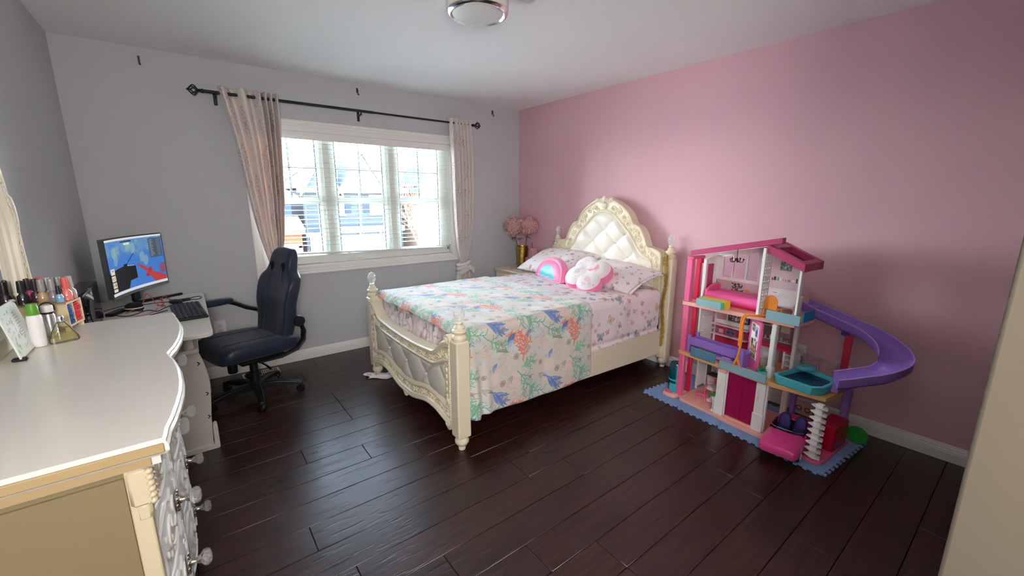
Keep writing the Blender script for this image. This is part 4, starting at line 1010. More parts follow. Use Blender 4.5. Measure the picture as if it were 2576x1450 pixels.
# venetian blind hung in the recess
bl = thing('venetian_blind', 'white venetian blind with open slats, bottom rail hanging askew in the window', 'blind', (-1.83, .02, 1.97))
BX0, BX1 = -2.660, -.955
M_SLAT = mat('white_slat', '#e9ebe6', .4)
MB().box((WX0+.014, -.008, 1.925), (WX1-.014, .0, WZ1-.002), ch=.002).box((WX0+.014, .0, 1.94), (WX1-.014, .045, WZ1-.013)).build('valance', M_TRIM, bl, world=True)
ns = 23; ZB = .945
s0 = None
for k in range(ns):
    z = 1.905-k*.0405; askew = .042*max(0, (k-ns+4)/3)**1.0 if k >= ns-4 else 0
    if s0 is None:
        b = MB(); n = 6
        vs = [(BX0 if i == 0 else BX1, -.019+.038*j/n, .0025*(1-(2*j/n-1)**2)) for i in (0, 1) for j in range(n+1)]
        vs += [(p[0], p[1], p[2]-.0022) for p in vs]; m_ = n+1
        fs = [(j, j+1, m_+j+1, m_+j) for j in range(n)]+[(2*m_+j, 3*m_+j, 3*m_+j+1, 2*m_+j+1) for j in range(n)]
        fs += [(0, m_, 3*m_, 2*m_), (n, 2*m_+n, 3*m_+n, m_+n)]+[(j, 2*m_+j, 2*m_+j+1, j+1) for j in range(n)]+[(m_+j, m_+j+1, 3*m_+j+1, 3*m_+j) for j in range(n)]
        s0 = b.add([(x-(BX0+BX1)/2, y, z_) for x, y, z_ in vs], fs).build('slat', M_SLAT, bl, ang=60); o = s0
    else:
        o = s0.copy(); COL.objects.link(o)
    o.parent = bl; o.location = ((BX0+BX1)/2+1.83, .028-.02, z+askew*.25-1.97-askew*.1); o.rotation_euler = (R(2), R(1.35*max(0, (k-18)/5)), 0)
br = MB().box(((BX0-BX1)/2, -.024, -.008), ((BX1-BX0)/2, .024, .008), ch=.003).build('bottom_rail', M_SLAT, bl)
br.location = ((BX0+BX1)/2+1.83, .008, .946-1.97); br.rotation_euler = (0, R(1.5), 0)
for x in (-2.36, -1.87, -1.22):
    cdp = MB()
    for y in (.003, .053): cdp.tube([(x, y, 1.94), (x, y, .95)], .0011, 5)
    cdp.build('ladder_cord', M_SLAT, bl, world=True)
MB().tube([(-2.255, -.004, 1.93), (-2.25, -.006, 1.5), (-2.245, -.006, 1.25)], .0014, 5).build('tilt_cord', M_SLAT, bl, world=True)
cp_ = MB().box((-.985, -.012, .905), (-.965, .02, .93), ch=.003)
cp_.tube([(-.975, 0, .93), (-.96, -.006, .955)], .005, 6).tube([(-.985, 0, .915), (-1.0, -.008, .945)], .004, 6).build('end_clip', mat('grey_metal', '#9aa09c', .35, metal=.7), bl, world=True)
MB().tube([(-1.44, -.010, 1.93), (-1.44, -.012, 1.10)], .0014, 5).lathe([(.003, 0), (.007, .01), (.007, .035), (.002, .04)], (-1.44, -.012, 1.06), 8).build('pull_cord', M_SLAT, bl, world=True)
# ================================================================== CEILING LAMP, HOOKS, OUTLETS, VENT
lamp = thing('ceiling_light', 'round white flush ceiling light with a chrome ring, switched off', 'ceiling light', (-1.893, -2.015, H_))
MB().lathe([(.10, 0), (.156, -.004), (.160, -.02), (.160, -.060), (.156, -.066), (.10, -.066)], (0, 0, 0), 56).build('drum', mat('white_lamp_metal', '#dcd8d2', .45), lamp, ang=30)
MB().lathe([(.130, -.060), (.154, -.062), (.1585, -.070), (.152, -.080), (.140, -.084), (.128, -.076), (.128, -.066)], (0, 0, 0), 56).build('chrome_ring', mat('brushed_chrome', '#e6e8e8', .18, metal=1.0), lamp, ang=50)
MB().lathe([(.132, -.066), (.128, -.079), (.09, -.084), (.001, -.086)], (0, 0, 0), 48).build('diffuser', mat('opal_acrylic', '#e4e4e0', .35), lamp, ang=60)
sm = thing('smoke_detector', 'small round smoke detector at the top edge beside the ceiling light', 'smoke detector', (-1.735, -2.225, H_))
MB().lathe([(.05, 0), (.056, -.004), (.055, -.022), (.04, -.034), (.001, -.036)], (0, 0, 0), 28).build('housing', M_WHITEP, sm)
for i, (x, z, lb) in enumerate([(-3.325, 2.356, 'bare metal curtain hook high on the wall left of the rod'), (-1.855, 2.372, 'bare metal hook above the middle of the curtain rod'), (-.385, 2.362, 'bare metal hook high on the wall near the pink corner')]):
    h = MB().tube([(x, .0, z+.018), (x, -.018, z+.020), (x+.001, -.022, z), (x, -.02, z-.028), (x+.004, -.030, z-.032), (x+.004, -.034, z-.022)], .0042, 6).box((x-.006, -.003, z-.01), (x+.006, 0, z+.03))
    tag(h.build('wall_hook', mat('hook_metal', '#4b4c55', .5, metal=.5)), lb, 'hook', 'hooks high on the window wall')
def outlet(label, P, axis, plug=False):
    t = thing('wall_outlet', label, 'outlet', P, 0)
    b, s = MB(), MB()
    def bx(mb, a0, a1, d0, d1, z0, z1, ch=0):
        if axis == 'x': mb.box((-d1, a0, z0), (-d0, a1, z1), ch=ch)
        else: mb.box((a0, -d1, z0), (a1, -d0, z1), ch=ch)
    bx(b, -.040, .040, 0, .006, -.062, .062, .002); b.build('cover_plate', M_WHITEP, t)
    for z in (-.02, .02):
        c = MB(); bx(c, -.017, .017, .004, .0085, z-.015, z+.015, .003); k = c.build('socket', mat('socket_ivory', '#dedcd8', .4), t)
        for y in (-.006, .006): bx(s, y-.0012, y+.0012, .0084, .0092, z+.001, z+.009)
        bx(s, -.0025, .0025, .0084, .0092, z-.010, z-.005)
    s.build('slots', mat('slot_dark', '#33302f', .6), t)
    return t, bx
t, bx = outlet('white wall outlet on the pink wall behind the dollhouse slide', (0, -3.082, .408), 'x')
pl = MB(); bx(pl, -.032, .018, .009, .040, -.055, -.012, .004); bx(pl, -.028, .014, .040, .046, -.048, -.020, .003)
ch = pl.build('phone_charger', mat('grey_plastic', '#8e8a90', .45)); ch.location = (0, -3.082, .408)
tag(ch, 'grey plug adapter in the lower socket of the pink wall outlet', 'charger')
outlet('white wall outlet low on the grey wall between desk and chair', (-3.095, 0, .41), 'y')
vt = thing('floor_vent', 'beige metal floor register by the baseboard behind the chair', 'floor vent', (-2.865, -.135, 0))
MB().box((-.135, -.06, 0), (.135, .06, .006), ch=.002).build('vent_frame', mat('beige_metal', '#cfc6ba', .45), vt)
sl = MB()
for k in range(16):
    for yy in (-.025, .025): 
        x = -.108+.0144*k; sl.box((x, yy-.018, .0058), (x+.008, yy+.018, .0068))
sl.build('vent_slots', mat('slot_black', '#2b2624', .7), vt, kind='stuff')
sh = MB().box((-.055, -.038, 0), (.055, .038, .045), ch=.016)
sl_ = sh.build('power_adapter', M_BLACK); sl_.location = (-2.93, -.20, 0.0065); sl_.rotation_euler = (0, 0, .2)
tag(sl_, 'black adapter brick lying on the floor vent behind the chair base', 'adapter')
# ================================================================== NIGHTSTAND CORNER
ns_ = thing('nightstand', 'ivory nightstand in the corner between window wall and bed', 'nightstand', (-.235, -.335, 0))
MB().box((-.195, -.215, .05), (.205, .215, .635), ch=.004).build('body', M_IVORY, ns_)
MB().box((-.220, -.240, .640), (.225, .235, .662), ch=.008).box((-.208, -.228, .625), (.215, .225, .643), ch=.006).build('top', M_IVORY, ns_)
for z0, z1 in ((.36, .61), (.09, .34)):
    d = MB().box((-.212, -.190, z0), (-.195, .190, z1), ch=.005).box((-.217, -.15, z0+.04), (-.21, .15, z1-.04), ch=.004).build('drawer', M_IVORY, ns_)
    MB().lathe([(.005, 0), (.005, .012), (.013, .018), (.013, .026), (.004, .030)], (0, 0, 0), 12, 'x').xf(Matrix.Translation((-.215, 0, (z0+z1)/2)) @ Matrix.Rotation(pi, 4, 'Z')).build('knob', M_CHROME, d)
for sx in (-1, 1):
    for sy in (-1, 1): MB().lathe([(.014, 0), (.022, .02), (.020, .05)], (sx*.175, sy*.19, 0), 12).build('foot', M_IVORY, ns_)
M_GOLD = mat('hammered_gold', '#c9a455', .16, metal=1.0, bump=.9, bscale=70, bdist=.006)
vs_ = thing('vase', 'tall gold hammered vase on the nightstand', 'vase', (-.118, -.215, .662))
MB().lathe([(.045, 0), (.050, .003), (.056, .06), (.063, .16), (.069, .238), (.066, .240), (.060, .16), (.048, .02), (.001, .012)], (0, 0, 0), 28).build('vase_body', M_GOLD, vs_, ang=50)
M_PETAL = mat('dusty_pink_petal', '#d9aaa4', .8, vary=.18, vscale=30, sheen=.2)
def hydrangea(label, c, r, base, seed):
    t = thing('hydrangea', label, 'flower', base, 0, 'hydrangeas in the gold vase'); g = random.Random(seed)
    MB().tube([tuple(Vector(base).lerp(Vector(c), k/5)+Vector((.006*sin(k), .004*cos(2*k), 0))) for k in range(6)], .004, 6).build('stem', mat('brown_stem', '#6a5348', .8), t, world=True)
    b = MB(); N = 120
    for k in range(N):
        zz = 1-2*(k+.5)/N; a = k*2.39996; n = Vector((math.sqrt(1-zz*zz)*cos(a), math.sqrt(1-zz*zz)*sin(a), zz))
        p = Vector(c)+n*r*g.uniform(.76, 1.02); tx = n.cross(Vector((.3, .5, .8))).normalized(); ty = n.cross(tx); ro = g.uniform(0, 6)
        for q in range(4):
            an = ro+q*pi/2; d1 = tx*cos(an)+ty*sin(an); d2 = tx*-sin(an)+ty*cos(an); L = g.uniform(.024, .033)*r/.105
            vs = [p, p+d1*L*.6+d2*L*.42+n*.006, p+d1*L*1.05+n*g.uniform(.004, .018), p+d1*L*.6-d2*L*.42+n*.006]
            b.add([tuple(v) for v in vs], [(0, 1, 2, 3)])
    b.build('petal_cluster', M_PETAL, t, world=True, kind='stuff', smooth=False)
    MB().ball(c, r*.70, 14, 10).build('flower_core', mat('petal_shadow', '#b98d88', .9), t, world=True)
    return t
hydrangea('larger dusty pink hydrangea head leaning left in the gold vase', (-.225, -.185, 1.130), .106, (-.125, -.21, .70), 1)
h2 = hydrangea('smaller dusty pink hydrangea head leaning right in the gold vase', (-.100, -.315, 1.142), .098, (-.112, -.22, .70), 2)
lf = MB()
for c, a, L in [((-.20, -.22, 1.00), 3.6, .10), ((-.17, -.23, .99), 4.4, .09), ((-.11, -.26, 1.0), 5.6, .08)]:
    lf.grid(lambda u, v: (c[0]+cos(a)*L*u-sin(a)*(v-.5)*.06*sin(pi*u), c[1]+sin(a)*L*u*.5+cos(a)*(v-.5)*.06*sin(pi*u), c[2]+.03*u-.05*u*u+.01*abs(v-.5)), 8, 4)
lf.build('dry_leaves', mat('dry_leaf', '#8a7466', .8), h2, world=True, solid=.001)
M_BAG = mat('blush_leatherette', '#d49aa2', .5)
bg_ = thing('backpack', 'mini blush pink backpack behind the pillow on the nightstand', 'bag', (-.088, -.372, .662), R(-25)); bg_.scale = (1.22, 1.22, 1.22)
def bagp(u, v): 
    a = 2*pi*u; s = 1-.28*max(0, v-.35)**1.2*1.4
    cx, cy = cos(a), sin(a); e = .55
    return (.045*math.copysign(abs(cx)**e, cx)*(1-.2*v), .085*math.copysign(abs(cy)**e, cy)*max(.08, (1-v**4.5))**.5, .012+.175*v)
MB().grid(bagp, 32, 16).box((-.042, -.078, .0), (.042, .078, .03), ch=.012).build('bag_body', M_BAG, bg_, ang=60)
MB().box((-.062, -.060, .02), (-.035, .060, .10), ch=.014).build('front_pocket', M_BAG, bg_)
MB().tube([(0, .04*cos(a), .175+.055*sin(a)) for a in np.linspace(0, pi, 12)], .005, 7).build('top_handle', M_BAG, bg_)
MB().tube([(-.034, .083*cos(a), .03+.150*max(0, sin(a))**.7) for a in np.linspace(0, pi, 20)], .0022, 5).build('zipper', mat('rose_gold', '#b9857a', .3, metal=.8), bg_)
bk = MB().box((-.07, -.05, 0), (.07, .05, .007), ch=.001)
bk.box((-.066, -.046, .0068), (.066, .046, .0072)); o = bk.build('booklet', mat('paper_white', '#dedad6', .7)); o.location = (-.33, -.43, .6625); o.rotation_euler = (0, 0, .5)
tag(o, 'white booklet lying on the nightstand top', 'booklet')
gl = MB()
for s in (-1, 1): gl.tube([(.034*s+.026*cos(a), .019*sin(a), .006+.016*(1+sin(a))*.3) for a in np.linspace(0, 2*pi, 15)[:-1]], .0018, 5, closed=True).tube([(.06*s, .004, .014), (.05*s, .11, .008)], .0016, 5)
gl.tube([(-.008, 0, .014), (0, .002, .018), (.008, 0, .014)], .0016, 5)
o = gl.build('eyeglasses', mat('tortoise_frame', '#5d3a38', .3)); o.location = (-.30, -.40, .671); o.rotation_euler = (0, 0, .9)
tag(o, 'thin dark framed eyeglasses on the booklet on the nightstand', 'eyeglasses')
# ================================================================== DRESSER
DY0, DY1, DZ = -3.017, -1.815, .970
DC = (DY0+DY1)/2
def topfront(y):
    t = abs(y-DC)/((DY1-DY0)/2)           # 0 at the centre notch, 1 at the ends
    return float(np.interp(t, [0, .04, .12, .28, .45, .58, .70, .82, .90, .96, 1], [-3.303, -3.300, -3.289, -3.277, -3.272, -3.273, -3.279, -3.287, -3.295, -3.297, -3.299]))
dr = thing('dresser', 'white carved double bow front dresser with crystal knobs along the left wall', 'dresser', (-3.53, DC, 0))
def dp(mb, name, m=M_WHITEF, par=None, **k):
    return mb.build(name, m, par or dr, world=(par is None), **k)
ys = np.linspace(DY0, DY1, 121)
def slab(inset, z0, z1, yin):
    y2 = np.linspace(DY0+yin, DY1-yin, 121)
    return [(-3.745, DY0+yin)]+[(topfront(y)-inset, y) for y in y2]+[(-3.745, DY1-yin)]
tb_ = MB(); PR = [(.010, .935), (.004, .940), (.0, .946), (.0, .956), (.004, .962), (.0045, .966), (.010, .970)]
polys = [slab(i_, 0, 0, i_) for i_, z in PR]; n = len(polys[0]); vs = []
for pl_, (i_, z) in zip(polys, PR): vs += [(p[0], p[1], z) for p in pl_]
fs = [tuple(range(n-1, -1, -1)), tuple((len(PR)-1)*n+i for i in range(n))]+[(k*n+i, k*n+(i+1) % n, (k+1)*n+(i+1) % n, (k+1)*n+i) for k in range(len(PR)-1) for i in range(n)]
dp(tb_.add(vs, fs), 'top', ang=25)
dp(MB().prism(slab(.018, 0, 0, .014), .917, .936), 'top_molding', ang=25)
M_SIDE2 = mat('warm_lit_stile', '#bdb196', .38, spec=.4)  # stiles tinted beige: warm light on the corner put into the colour
M_SIDE = mat('warm_lit_side', '#7c6e52', .38, spec=.4)  # side darkened and yellowed: warm hall light put into the colour
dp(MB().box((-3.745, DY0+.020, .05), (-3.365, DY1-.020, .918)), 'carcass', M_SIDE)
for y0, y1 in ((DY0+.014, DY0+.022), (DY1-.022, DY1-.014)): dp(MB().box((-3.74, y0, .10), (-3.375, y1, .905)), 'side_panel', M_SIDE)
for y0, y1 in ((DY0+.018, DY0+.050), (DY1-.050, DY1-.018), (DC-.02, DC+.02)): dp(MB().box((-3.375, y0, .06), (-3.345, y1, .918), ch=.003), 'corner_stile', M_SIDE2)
for yy in (DY0+.03, DY1-.03):
    c = MB()
    for k in range(6): c.ball((-3.338, yy-.012, .905-.013*k), .0075, 8, 5, (1, 1, .9)); c.tube([(-3.345, yy-.018, .912-.014*k), (-3.334, yy, .906-.014*k), (-3.345, yy+.014, .912-.014*k)], [.003, .006, .003], 6)
    c.box((-3.372, yy-.018, .835), (-3.335, yy+.018, .915), ch=.006).box((-3.368, yy-.014, .800), (-3.342, yy+.014, .838), ch=.006)
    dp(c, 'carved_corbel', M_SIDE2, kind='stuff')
dp(MB().box((-3.745, DY0-.0025, .944), (-3.306, DY0+.004, .963), ch=.002), 'warm_lit_strip', mat('warm_lit_edge', '#a18c66', .38, spec=.4)); dp(MB().box((-3.745, DY0+.010, .919), (-3.330, DY0+.016, .936), ch=.001), 'warm_lit_strip', MATS['warm_lit_edge'])  # added strips over the near top edge, warm light put into their colour
dp(MB().box((-3.72, DY0+.02, 0), (-3.37, DY0+.07, .06), ch=.01).box((-3.72, DY1-.07, 0), (-3.37, DY1-.02, .06), ch=.01), 'foot_block', kind='stuff')
M_DRAW = mat('white_drawer_lacquer', '#ebe9e4', .3, spec=.5, coat=.2)
ROWS = [(.755, .915), (.555, .740), (.350, .540), (.105, .335)]; KZ = [.850, .645, .447, .235]
def dfront(t, s):                        # bow in plan and swell in height
    return .020*(1-(2*t-1)**2)+.008*sin(pi*s)+.004*s
def drawer(y0, y1, z0, z1, kz):
    m = 26; k2 = 10; b = MB(); vs = []
    for j in range(k2+1):
        for i in range(m+1):
            t, s = i/m, 1-j/k2; vs.append((-3.362+dfront(t, s), y0+(y1-y0)*t, z0+(z1-z0)*j/k2))
    fs = [(j*(m+1)+i, j*(m+1)+i+1, (j+1)*(m+1)+i+1, (j+1)*(m+1)+i) for j in range(k2) for i in range(m)]
    o = len(vs); vs += [(-3.385, y, z) for y, z in ((y0, z0), (y1, z0), (y1, z1), (y0, z1))]
    rim = [i for i in range(m+1)], [j*(m+1)+m for j in range(k2+1)], [k2*(m+1)+i for i in range(m, -1, -1)], [j*(m+1) for j in range(k2, -1, -1)]
    for e, (a, c) in zip(rim, ((0, 1), (1, 2), (2, 3), (3, 0))):
        fs.append(tuple(e)+(o+c, o+a))
    fs.append((o+3, o+2, o+1, o)); d = dp(b.add(vs, fs), 'drawer', M_DRAW, ang=30)
    X = lambda y, z, off=.0: -3.362+dfront((y-y0)/(y1-y0), 1-(z-z0)/(z1-z0))+off
    c = MB(); yc = (y0+y1)/2; hw = (y1-y0)/2; hh = (z1-z0)/2; zc = (z0+z1)/2
    # raised moulding border and scrolls, one on each side of the knob
    P = lambda a, q: (X(yc+a*hw, zc+q*hh, .001), yc+a*hw, zc+q*hh)
    for s in (-1, 1):
        c.tube([P(s*x, z) for x, z in spline([(.16, .72), (.30, .62), (.42, .78), (.70, .74), (.88, .55), (.86, 0), (.88, -.55), (.70, -.74), (.42, -.78), (.30, -.62), (.16, -.72)], 4)], .0036, 6)
        c.tube([P(s*x, z) for x, z in spline([(.14, .45), (.26, .30), (.22, 0), (.34, -.1), (.44, .15), (.40, .38), (.52, .40), (.62, .12), (.56, -.2), (.40, -.42), (.24, -.36)], 4)], .0030, 6)
        for x, z in [(.52, -.05), (.62, -.30), (.70, .30), (.74, -.05), (.48, -.45)]: c.ball(P(s*x, z), .0062, 8, 5, (.5, 1, 1.5))
    c.build('drawer_carving', M_DRAW, d, kind='stuff')
    kx = X(yc, kz); kb = MB()
    kb.lathe([(.004, 0), (.026, .001), (.027, .005), (.022, .008), (.010, .010), (.007, .022), (.010, .027), (.012, .031)], (0, 0, 0), 16, 'x')
    for q in range(10): a = q*2*pi/10; kb.ball((.005, .024*cos(a), .024*sin(a)), .0045, 6, 4)
    kb.v = [(x+kx-.001, y+yc, z+kz) for x, y, z in kb.v]
    k = kb.build('knob_base', mat('antique_silver', '#b9b4aa', .25, metal=1.0), d, ang=60)
    g = MB().lathe([(.006, .028), (.012, .030), (.021, .038), (.023, .046), (.018, .054), (.008, .057)], (0, 0, 0), 9, 'x')
    g.v = [(x+kx, y+yc, z+kz) for x, y, z in g.v]; g.build('crystal_knob', MATS['knob_crystal'], d, smooth=False)
glassy('knob_crystal', '#ffffff', .16, .03, 1.0, .8, 110)
for (z0, z1), kz in zip(ROWS, KZ):
    for y0, y1 in ((DY0+.030, DC-.008), (DC+.008, DY1-.030)): drawer(y0, y1, z0, z1, kz)
for z in (.7475, .5475, .345): dp(MB().box((-3.40, DY0+.03, z-.006), (-3.345, DY1-.03, z+.006), ch=.003), 'drawer_rail')
# --- mirror standing on the dresser against the wall
MIR = [(0, 1.80), (.14, 1.785), (.22, 1.745), (.32, 1.735), (.44, 1.70), (.54, 1.60), (.575, 1.50), (.585, 1.450), (.612, 1.440), (.632, 1.405), (.634, 1.36), (.618, 1.315), (.622, 1.22), (.628, 1.12), (.615, 1.02), (.60, .985)]
MIN = [(0, 1.66), (.12, 1.65), (.20, 1.63), (.30, 1.61), (.40, 1.57), (.48, 1.50), (.525, 1.44), (.548, 1.395), (.558, 1.36), (.562, 1.33), (.563, 1.30), (.562, 1.25), (.558, 1.19), (.550, 1.12), (.535, 1.05), (.52, 1.03)]
mo, mi = spline(MIR, 5), spline(MIN, 5)
MC = DC+.005
fm = lambda h: [(MC-d, z) for d, z in h[::-1]]+[(MC+d, z) for d, z in h[1:]]
mr = thing('vanity_mirror', 'cream carved frame mirror standing on the dresser against the left wall', 'mirror', (-3.725, MC, DZ))
XF = 3.690
mb_ = band(fm(mo), fm(mi), [(0, -.02), (0, .004), (.06, .012), (.14, .010), (.2, .002), (.5, .004), (.62, .004), (.70, .010), (.8, .006), (.84, -.004), (.96, -.010), (1, -.022)], 3.738)
mb_.v = [(-x, y, z) for x, y, z in mb_.v]
XF = -.122
mf = mb_.build('mirror_frame', mat('cream_mirror_frame', '#e8e2cf', .4), mr, world=True, ang=28)
cm = MB(); OM, IM = fm(mo), fm(mi)
for k in range(64):
    (y, z), a = arcpt(OM, IM, (k+.5)/64, .36)
    for s in (-1, 1):
        pts = [(-3.684, y+cos(a)*(.012*math.cos(q)+.008*s)-sin(a)*.011*math.sin(q)*s, z+sin(a)*(.012*math.cos(q)+.008*s)+cos(a)*.011*math.sin(q)*s) for q in np.linspace(0, 4.2, 8)]
        cm.tube(pts, [.002, .0045, .005, .005, .0045, .004, .003, .002], 5)
    cm.ball((-3.684, y, z), .0055, 6, 5)
for k in range(150):
    (y, z), a = arcpt(OM, IM, (k+.5)/150, .08); cm.ball((-3.682, y, z), .0042, 6, 4)
cm.build('frame_carving', MATS['cream_mirror_frame'], mf, kind='stuff')
gm = mat('mirror_silver', '#e9ecec', .02, metal=1.0)
gy = [(y, z) for y, z in fm(spline([(d, z) for d, z in MIN], 5))]
MB().prism([(y, z-.0) for y, z in gy], -3.715, -3.708, 'x').build('mirror_glass', gm, mr, world=True, smooth=False)
MB().prism([(MC+d*1.02, z-.005) for d, z in [(-.62, .975), (.62, .975), (.60, 1.03), (.50, 1.045), (.25, 1.03), (0, 1.05), (-.25, 1.03), (-.50, 1.045), (-.60, 1.03)]], -3.735, -3.690, 'x').build('base_rail', MATS['cream_mirror_frame'], mr, world=True, bevel=.005)
for s in (-1, 1):
    c = MB()
    tmp = MB(); scroll(tmp, (0, 0), .032, .6, -1, .010, -3.684); c.add([(x, MC+s*(.585-y*.0+y), 1.005+z) for x, y, z in tmp.v], tmp.f)
    c.tube([(-3.684, MC+s*.48, .995), (-3.680, MC+s*.54, 1.012), (-3.680, MC+s*.60, .990)], [.006, .012, .008], 8).build('foot_scroll', MATS['cream_mirror_frame'], mr, world=True)
# --- things on the dresser
def stand(o, x, y, z=DZ, rz=0): o.location = (x, y, z); o.rotation_euler = (0, 0, rz); return o
M_GREEN = mat('green_cap', '#5f9a2e', .4)
t = thing('powder_bottle', 'white plastic powder bottle with a green cap beside the mirror', 'bottle', (-3.632, -2.092, DZ))
MB().lathe([(.014, 0), (.0172, .002), (.018, .01), (.018, .090), (.0165, .100), (.013, .104), (.001, .105)], (0, 0, 0), 28, sx=1.0, sy=1.05).build('bottle_body', M_WHITEP, t, ang=50)
MB().lathe([(.0135, .102), (.0142, .104), (.0142, .126), (.013, .129), (.0125, .139), (.001, .140)], (0, 0, 0), 20).build('cap', M_GREEN, t)
t = thing('spray_bottle', 'silver and white bottle with a black wire loop behind the perfume', 'bottle', (-3.622, -1.985, DZ))
MB().lathe([(.013, 0), (.0165, .002), (.0165, .075), (.013, .084), (.001, .085)], (0, 0, 0), 24).build('bottle_body', mat('satin_silver', '#cfd2d4', .22, metal=.8), t)
MB().lathe([(.0145, .084), (.0155, .086), (.0155, .108), (.013, .112), (.001, .112)], (0, 0, 0), 20).build('lid', M_WHITEP, t)
MB().tube([(.017*cos(a), .006, .100+.022*sin(a)*0+.020*sin(a)) for a in np.linspace(-.5, 3.6, 16)], .0022, 6).lathe([(.0158, .083), (.0166, .084), (.0166, .088), (.0158, .089)], (0, 0, 0), 20).build('wire_loop', M_BLACK, t, kind='stuff')
t = thing('perfume_bottle', 'clear triangular glass perfume flask with pale yellow liquid', 'bottle', (-3.580, -2.075, DZ), .5)
pb = lambda s, e: [(.016+.0*e, .066), (.020, .060), (.036, .030), (.050, .010), (.046, 0)]
def flask(b, sc, z0, z1, th):
    pr = [(.047, 0), (.051, .006), (.049, .016), (.034, .040), (.020, .060), (.013, .068)]
    pr = [(x*sc, z) for x, z in pr if z0 <= z <= z1]
    seg = 20; vs = []; fs = []
    for x, z in pr:
        for k in range(seg):
            a = 2*pi*k/seg; vs.append((math.copysign(abs(cos(a))**.6, cos(a))*x, math.copysign(abs(sin(a))**.6, sin(a))*min(th, x*.9), z))
    for i in range(len(pr)-1):
        for k in range(seg): fs.append((i*seg+k, i*seg+(k+1) % seg, (i+1)*seg+(k+1) % seg, (i+1)*seg+k))
    fs += [tuple(range(seg-1, -1, -1)), tuple((len(pr)-1)*seg+k for k in range(seg))]
    return b.add(vs, fs)
flask(MB(), .70, 0, 1, .016).build('glass_flask', pane_glass('flask_glass', (.98, .98, .95)), t, ang=50)
flask(MB(), .62, .004, .045, .013).build('perfume_liquid', glassy('perfume_liquid', '#f1ecc0', .07), t, ang=50)
MB().lathe([(.008, .066), (.009, .068), (.009, .084), (.006, .088), (.001, .088)], (0, 0, 0), 14).build('spray_neck', M_CHROME, t)
# acrylic print standing on two clips
def plaque_print():
    P = Paint(260, 230, '#dfe6e0'); g = random.Random(3)
    for k in range(26): P.ell(g.uniform(20, 120), g.uniform(30, 150), g.uniform(4, 12), g.uniform(3, 8), g.choice(['#a99cc4', '#bdb0cf', '#8f86a8', '#cfc4dc']), g.uniform(0, 3), .75)
    for k in range(14): leaf(P, g.uniform(20, 160), g.uniform(140, 215), 26, 6, g.uniform(-2.4, -.6), g.choice(['#9fbf9a', '#b6cfa8', '#8fb39a']), '#7c9c80', .8)
    for r_ in range(9): x0 = 150+4*g.random(); P.line([(x0, 45+r_*13), (x0+g.uniform(30, 62), 45+r_*13)], 2.4, '#7f7a88', .8)
    return P.a
t = thing('acrylic_plaque', 'small clear plaque with lilac flower print leaning on clips in front of the mirror', 'plaque', (-3.650, -2.165, DZ))
MB().slabuv((.010, -.085, .006), (0, .17, 0), (-.028, 0, .150), (-.004, 0, 0)).build('printed_plate', printed('plaque_print', plaque_print(), .25), t, smooth=False)
for y in (-.075, .075):
    MB().box((-.012, y-.010, 0), (.020, y+.010, .010), ch=.003).build('black_clip', M_BLACK, t); MB().box((-.026, y-.006, .148), (-.012, y+.006, .158), ch=.002).build('top_clip', M_CHROME, t)
# wooden organiser with open side facing the room
M_PLY = mat('pale_plywood', '#d9c3a0', .55, vary=.08, vscale=18)
cx0, cx1, cy0, cy1, cz0, cz1 = -3.705, -3.570, -1.925, -1.820, DZ+.016, DZ+.104
t = thing('wooden_organizer', 'small plywood cube box holding hair ties, nail polish on top', 'organizer', ((cx0+cx1)/2, (cy0+cy1)/2, DZ))
W = lambda mb, name, m=M_PLY, **k: mb.build(name, m, t, world=True, **k)
W(MB().box((cx0, cy0, cz1-.007), (cx1, cy1, cz1), ch=.001), 'top_board'); W(MB().box((cx0, cy0, cz0), (cx1, cy1, cz0+.007), ch=.001), 'bottom_board')
W(MB().box((cx0, cy0, cz0), (cx1, cy0+.007, cz1), ch=.001), 'side_board'); W(MB().box((cx0, cy1-.007, cz0), (cx1, cy1, cz1), ch=.001), 'side_board')
W(MB().box((cx0, cy0, cz0), (cx0+.005, cy1, cz1)), 'back_board'); W(MB().box((cx0, (cy0+cy1)/2-.003, cz0), (cx1-.004, (cy0+cy1)/2+.003, cz1)), 'divider')
for x in (cx0+.01, cx1-.01):
    for y in (cy0+.01, cy1-.01): W(MB().box((x-.007, y-.007, DZ), (x+.007, y+.007, cz0), ch=.001), 'foot')
for nm, y, m_, lb in (('blue_hair_ties', cy0+.027, mat('blue_elastic', '#2f5f9e', .7), 'bundle of blue hair ties in the near cell of the plywood box'), ('red_hair_ties', cy1-.027, mat('red_elastic', '#d8404a', .7), 'bundle of red hair ties in the far cell of the plywood box')):
    g = random.Random(len(nm)); b = MB()
    for k in range(9):
        c = Vector((cx1-.019-.003*g.random(), y+g.uniform(-.004, .004), cz0+.016+.0068*k)); rr_ = g.uniform(.013, .016)
        b.tube([(c.x+rr_*1.2*cos(a), c.y+rr_*sin(a), c.z+.003*sin(2*a+k)) for a in np.linspace(0, 2*pi, 15)[:-1]], .0048, 6, closed=True)
    tag(b.build('hair_ties', m_, kind='stuff'), lb, 'hair ties')
PL = [(-3.662, -1.870, '#4a2a3a', '#3a3338'), (-3.636, -1.895, '#b49a74', '#a8a6a4'), (-3.612, -1.888, '#8a7f86', '#a4a6a8'), (-3.590, -1.905, '#7fb4d6', '#2b2c33'), (-3.583, -1.872, '#e8837c', '#ef6a62'), (-3.640, -1.848, '#c9b59a', '#b9b6b0'), (-3.612, -1.846, '#6d5f68', '#9fa0a2'), (-3.584, -1.840, '#b8a89c', '#b4b2ae'), (-3.684, -1.900, '#2c2a33', '#2a2a2e'), (-3.690, -1.850, '#c0506a', '#3a3438'), (-3.664, -1.838, '#d98a94', '#e05468')]
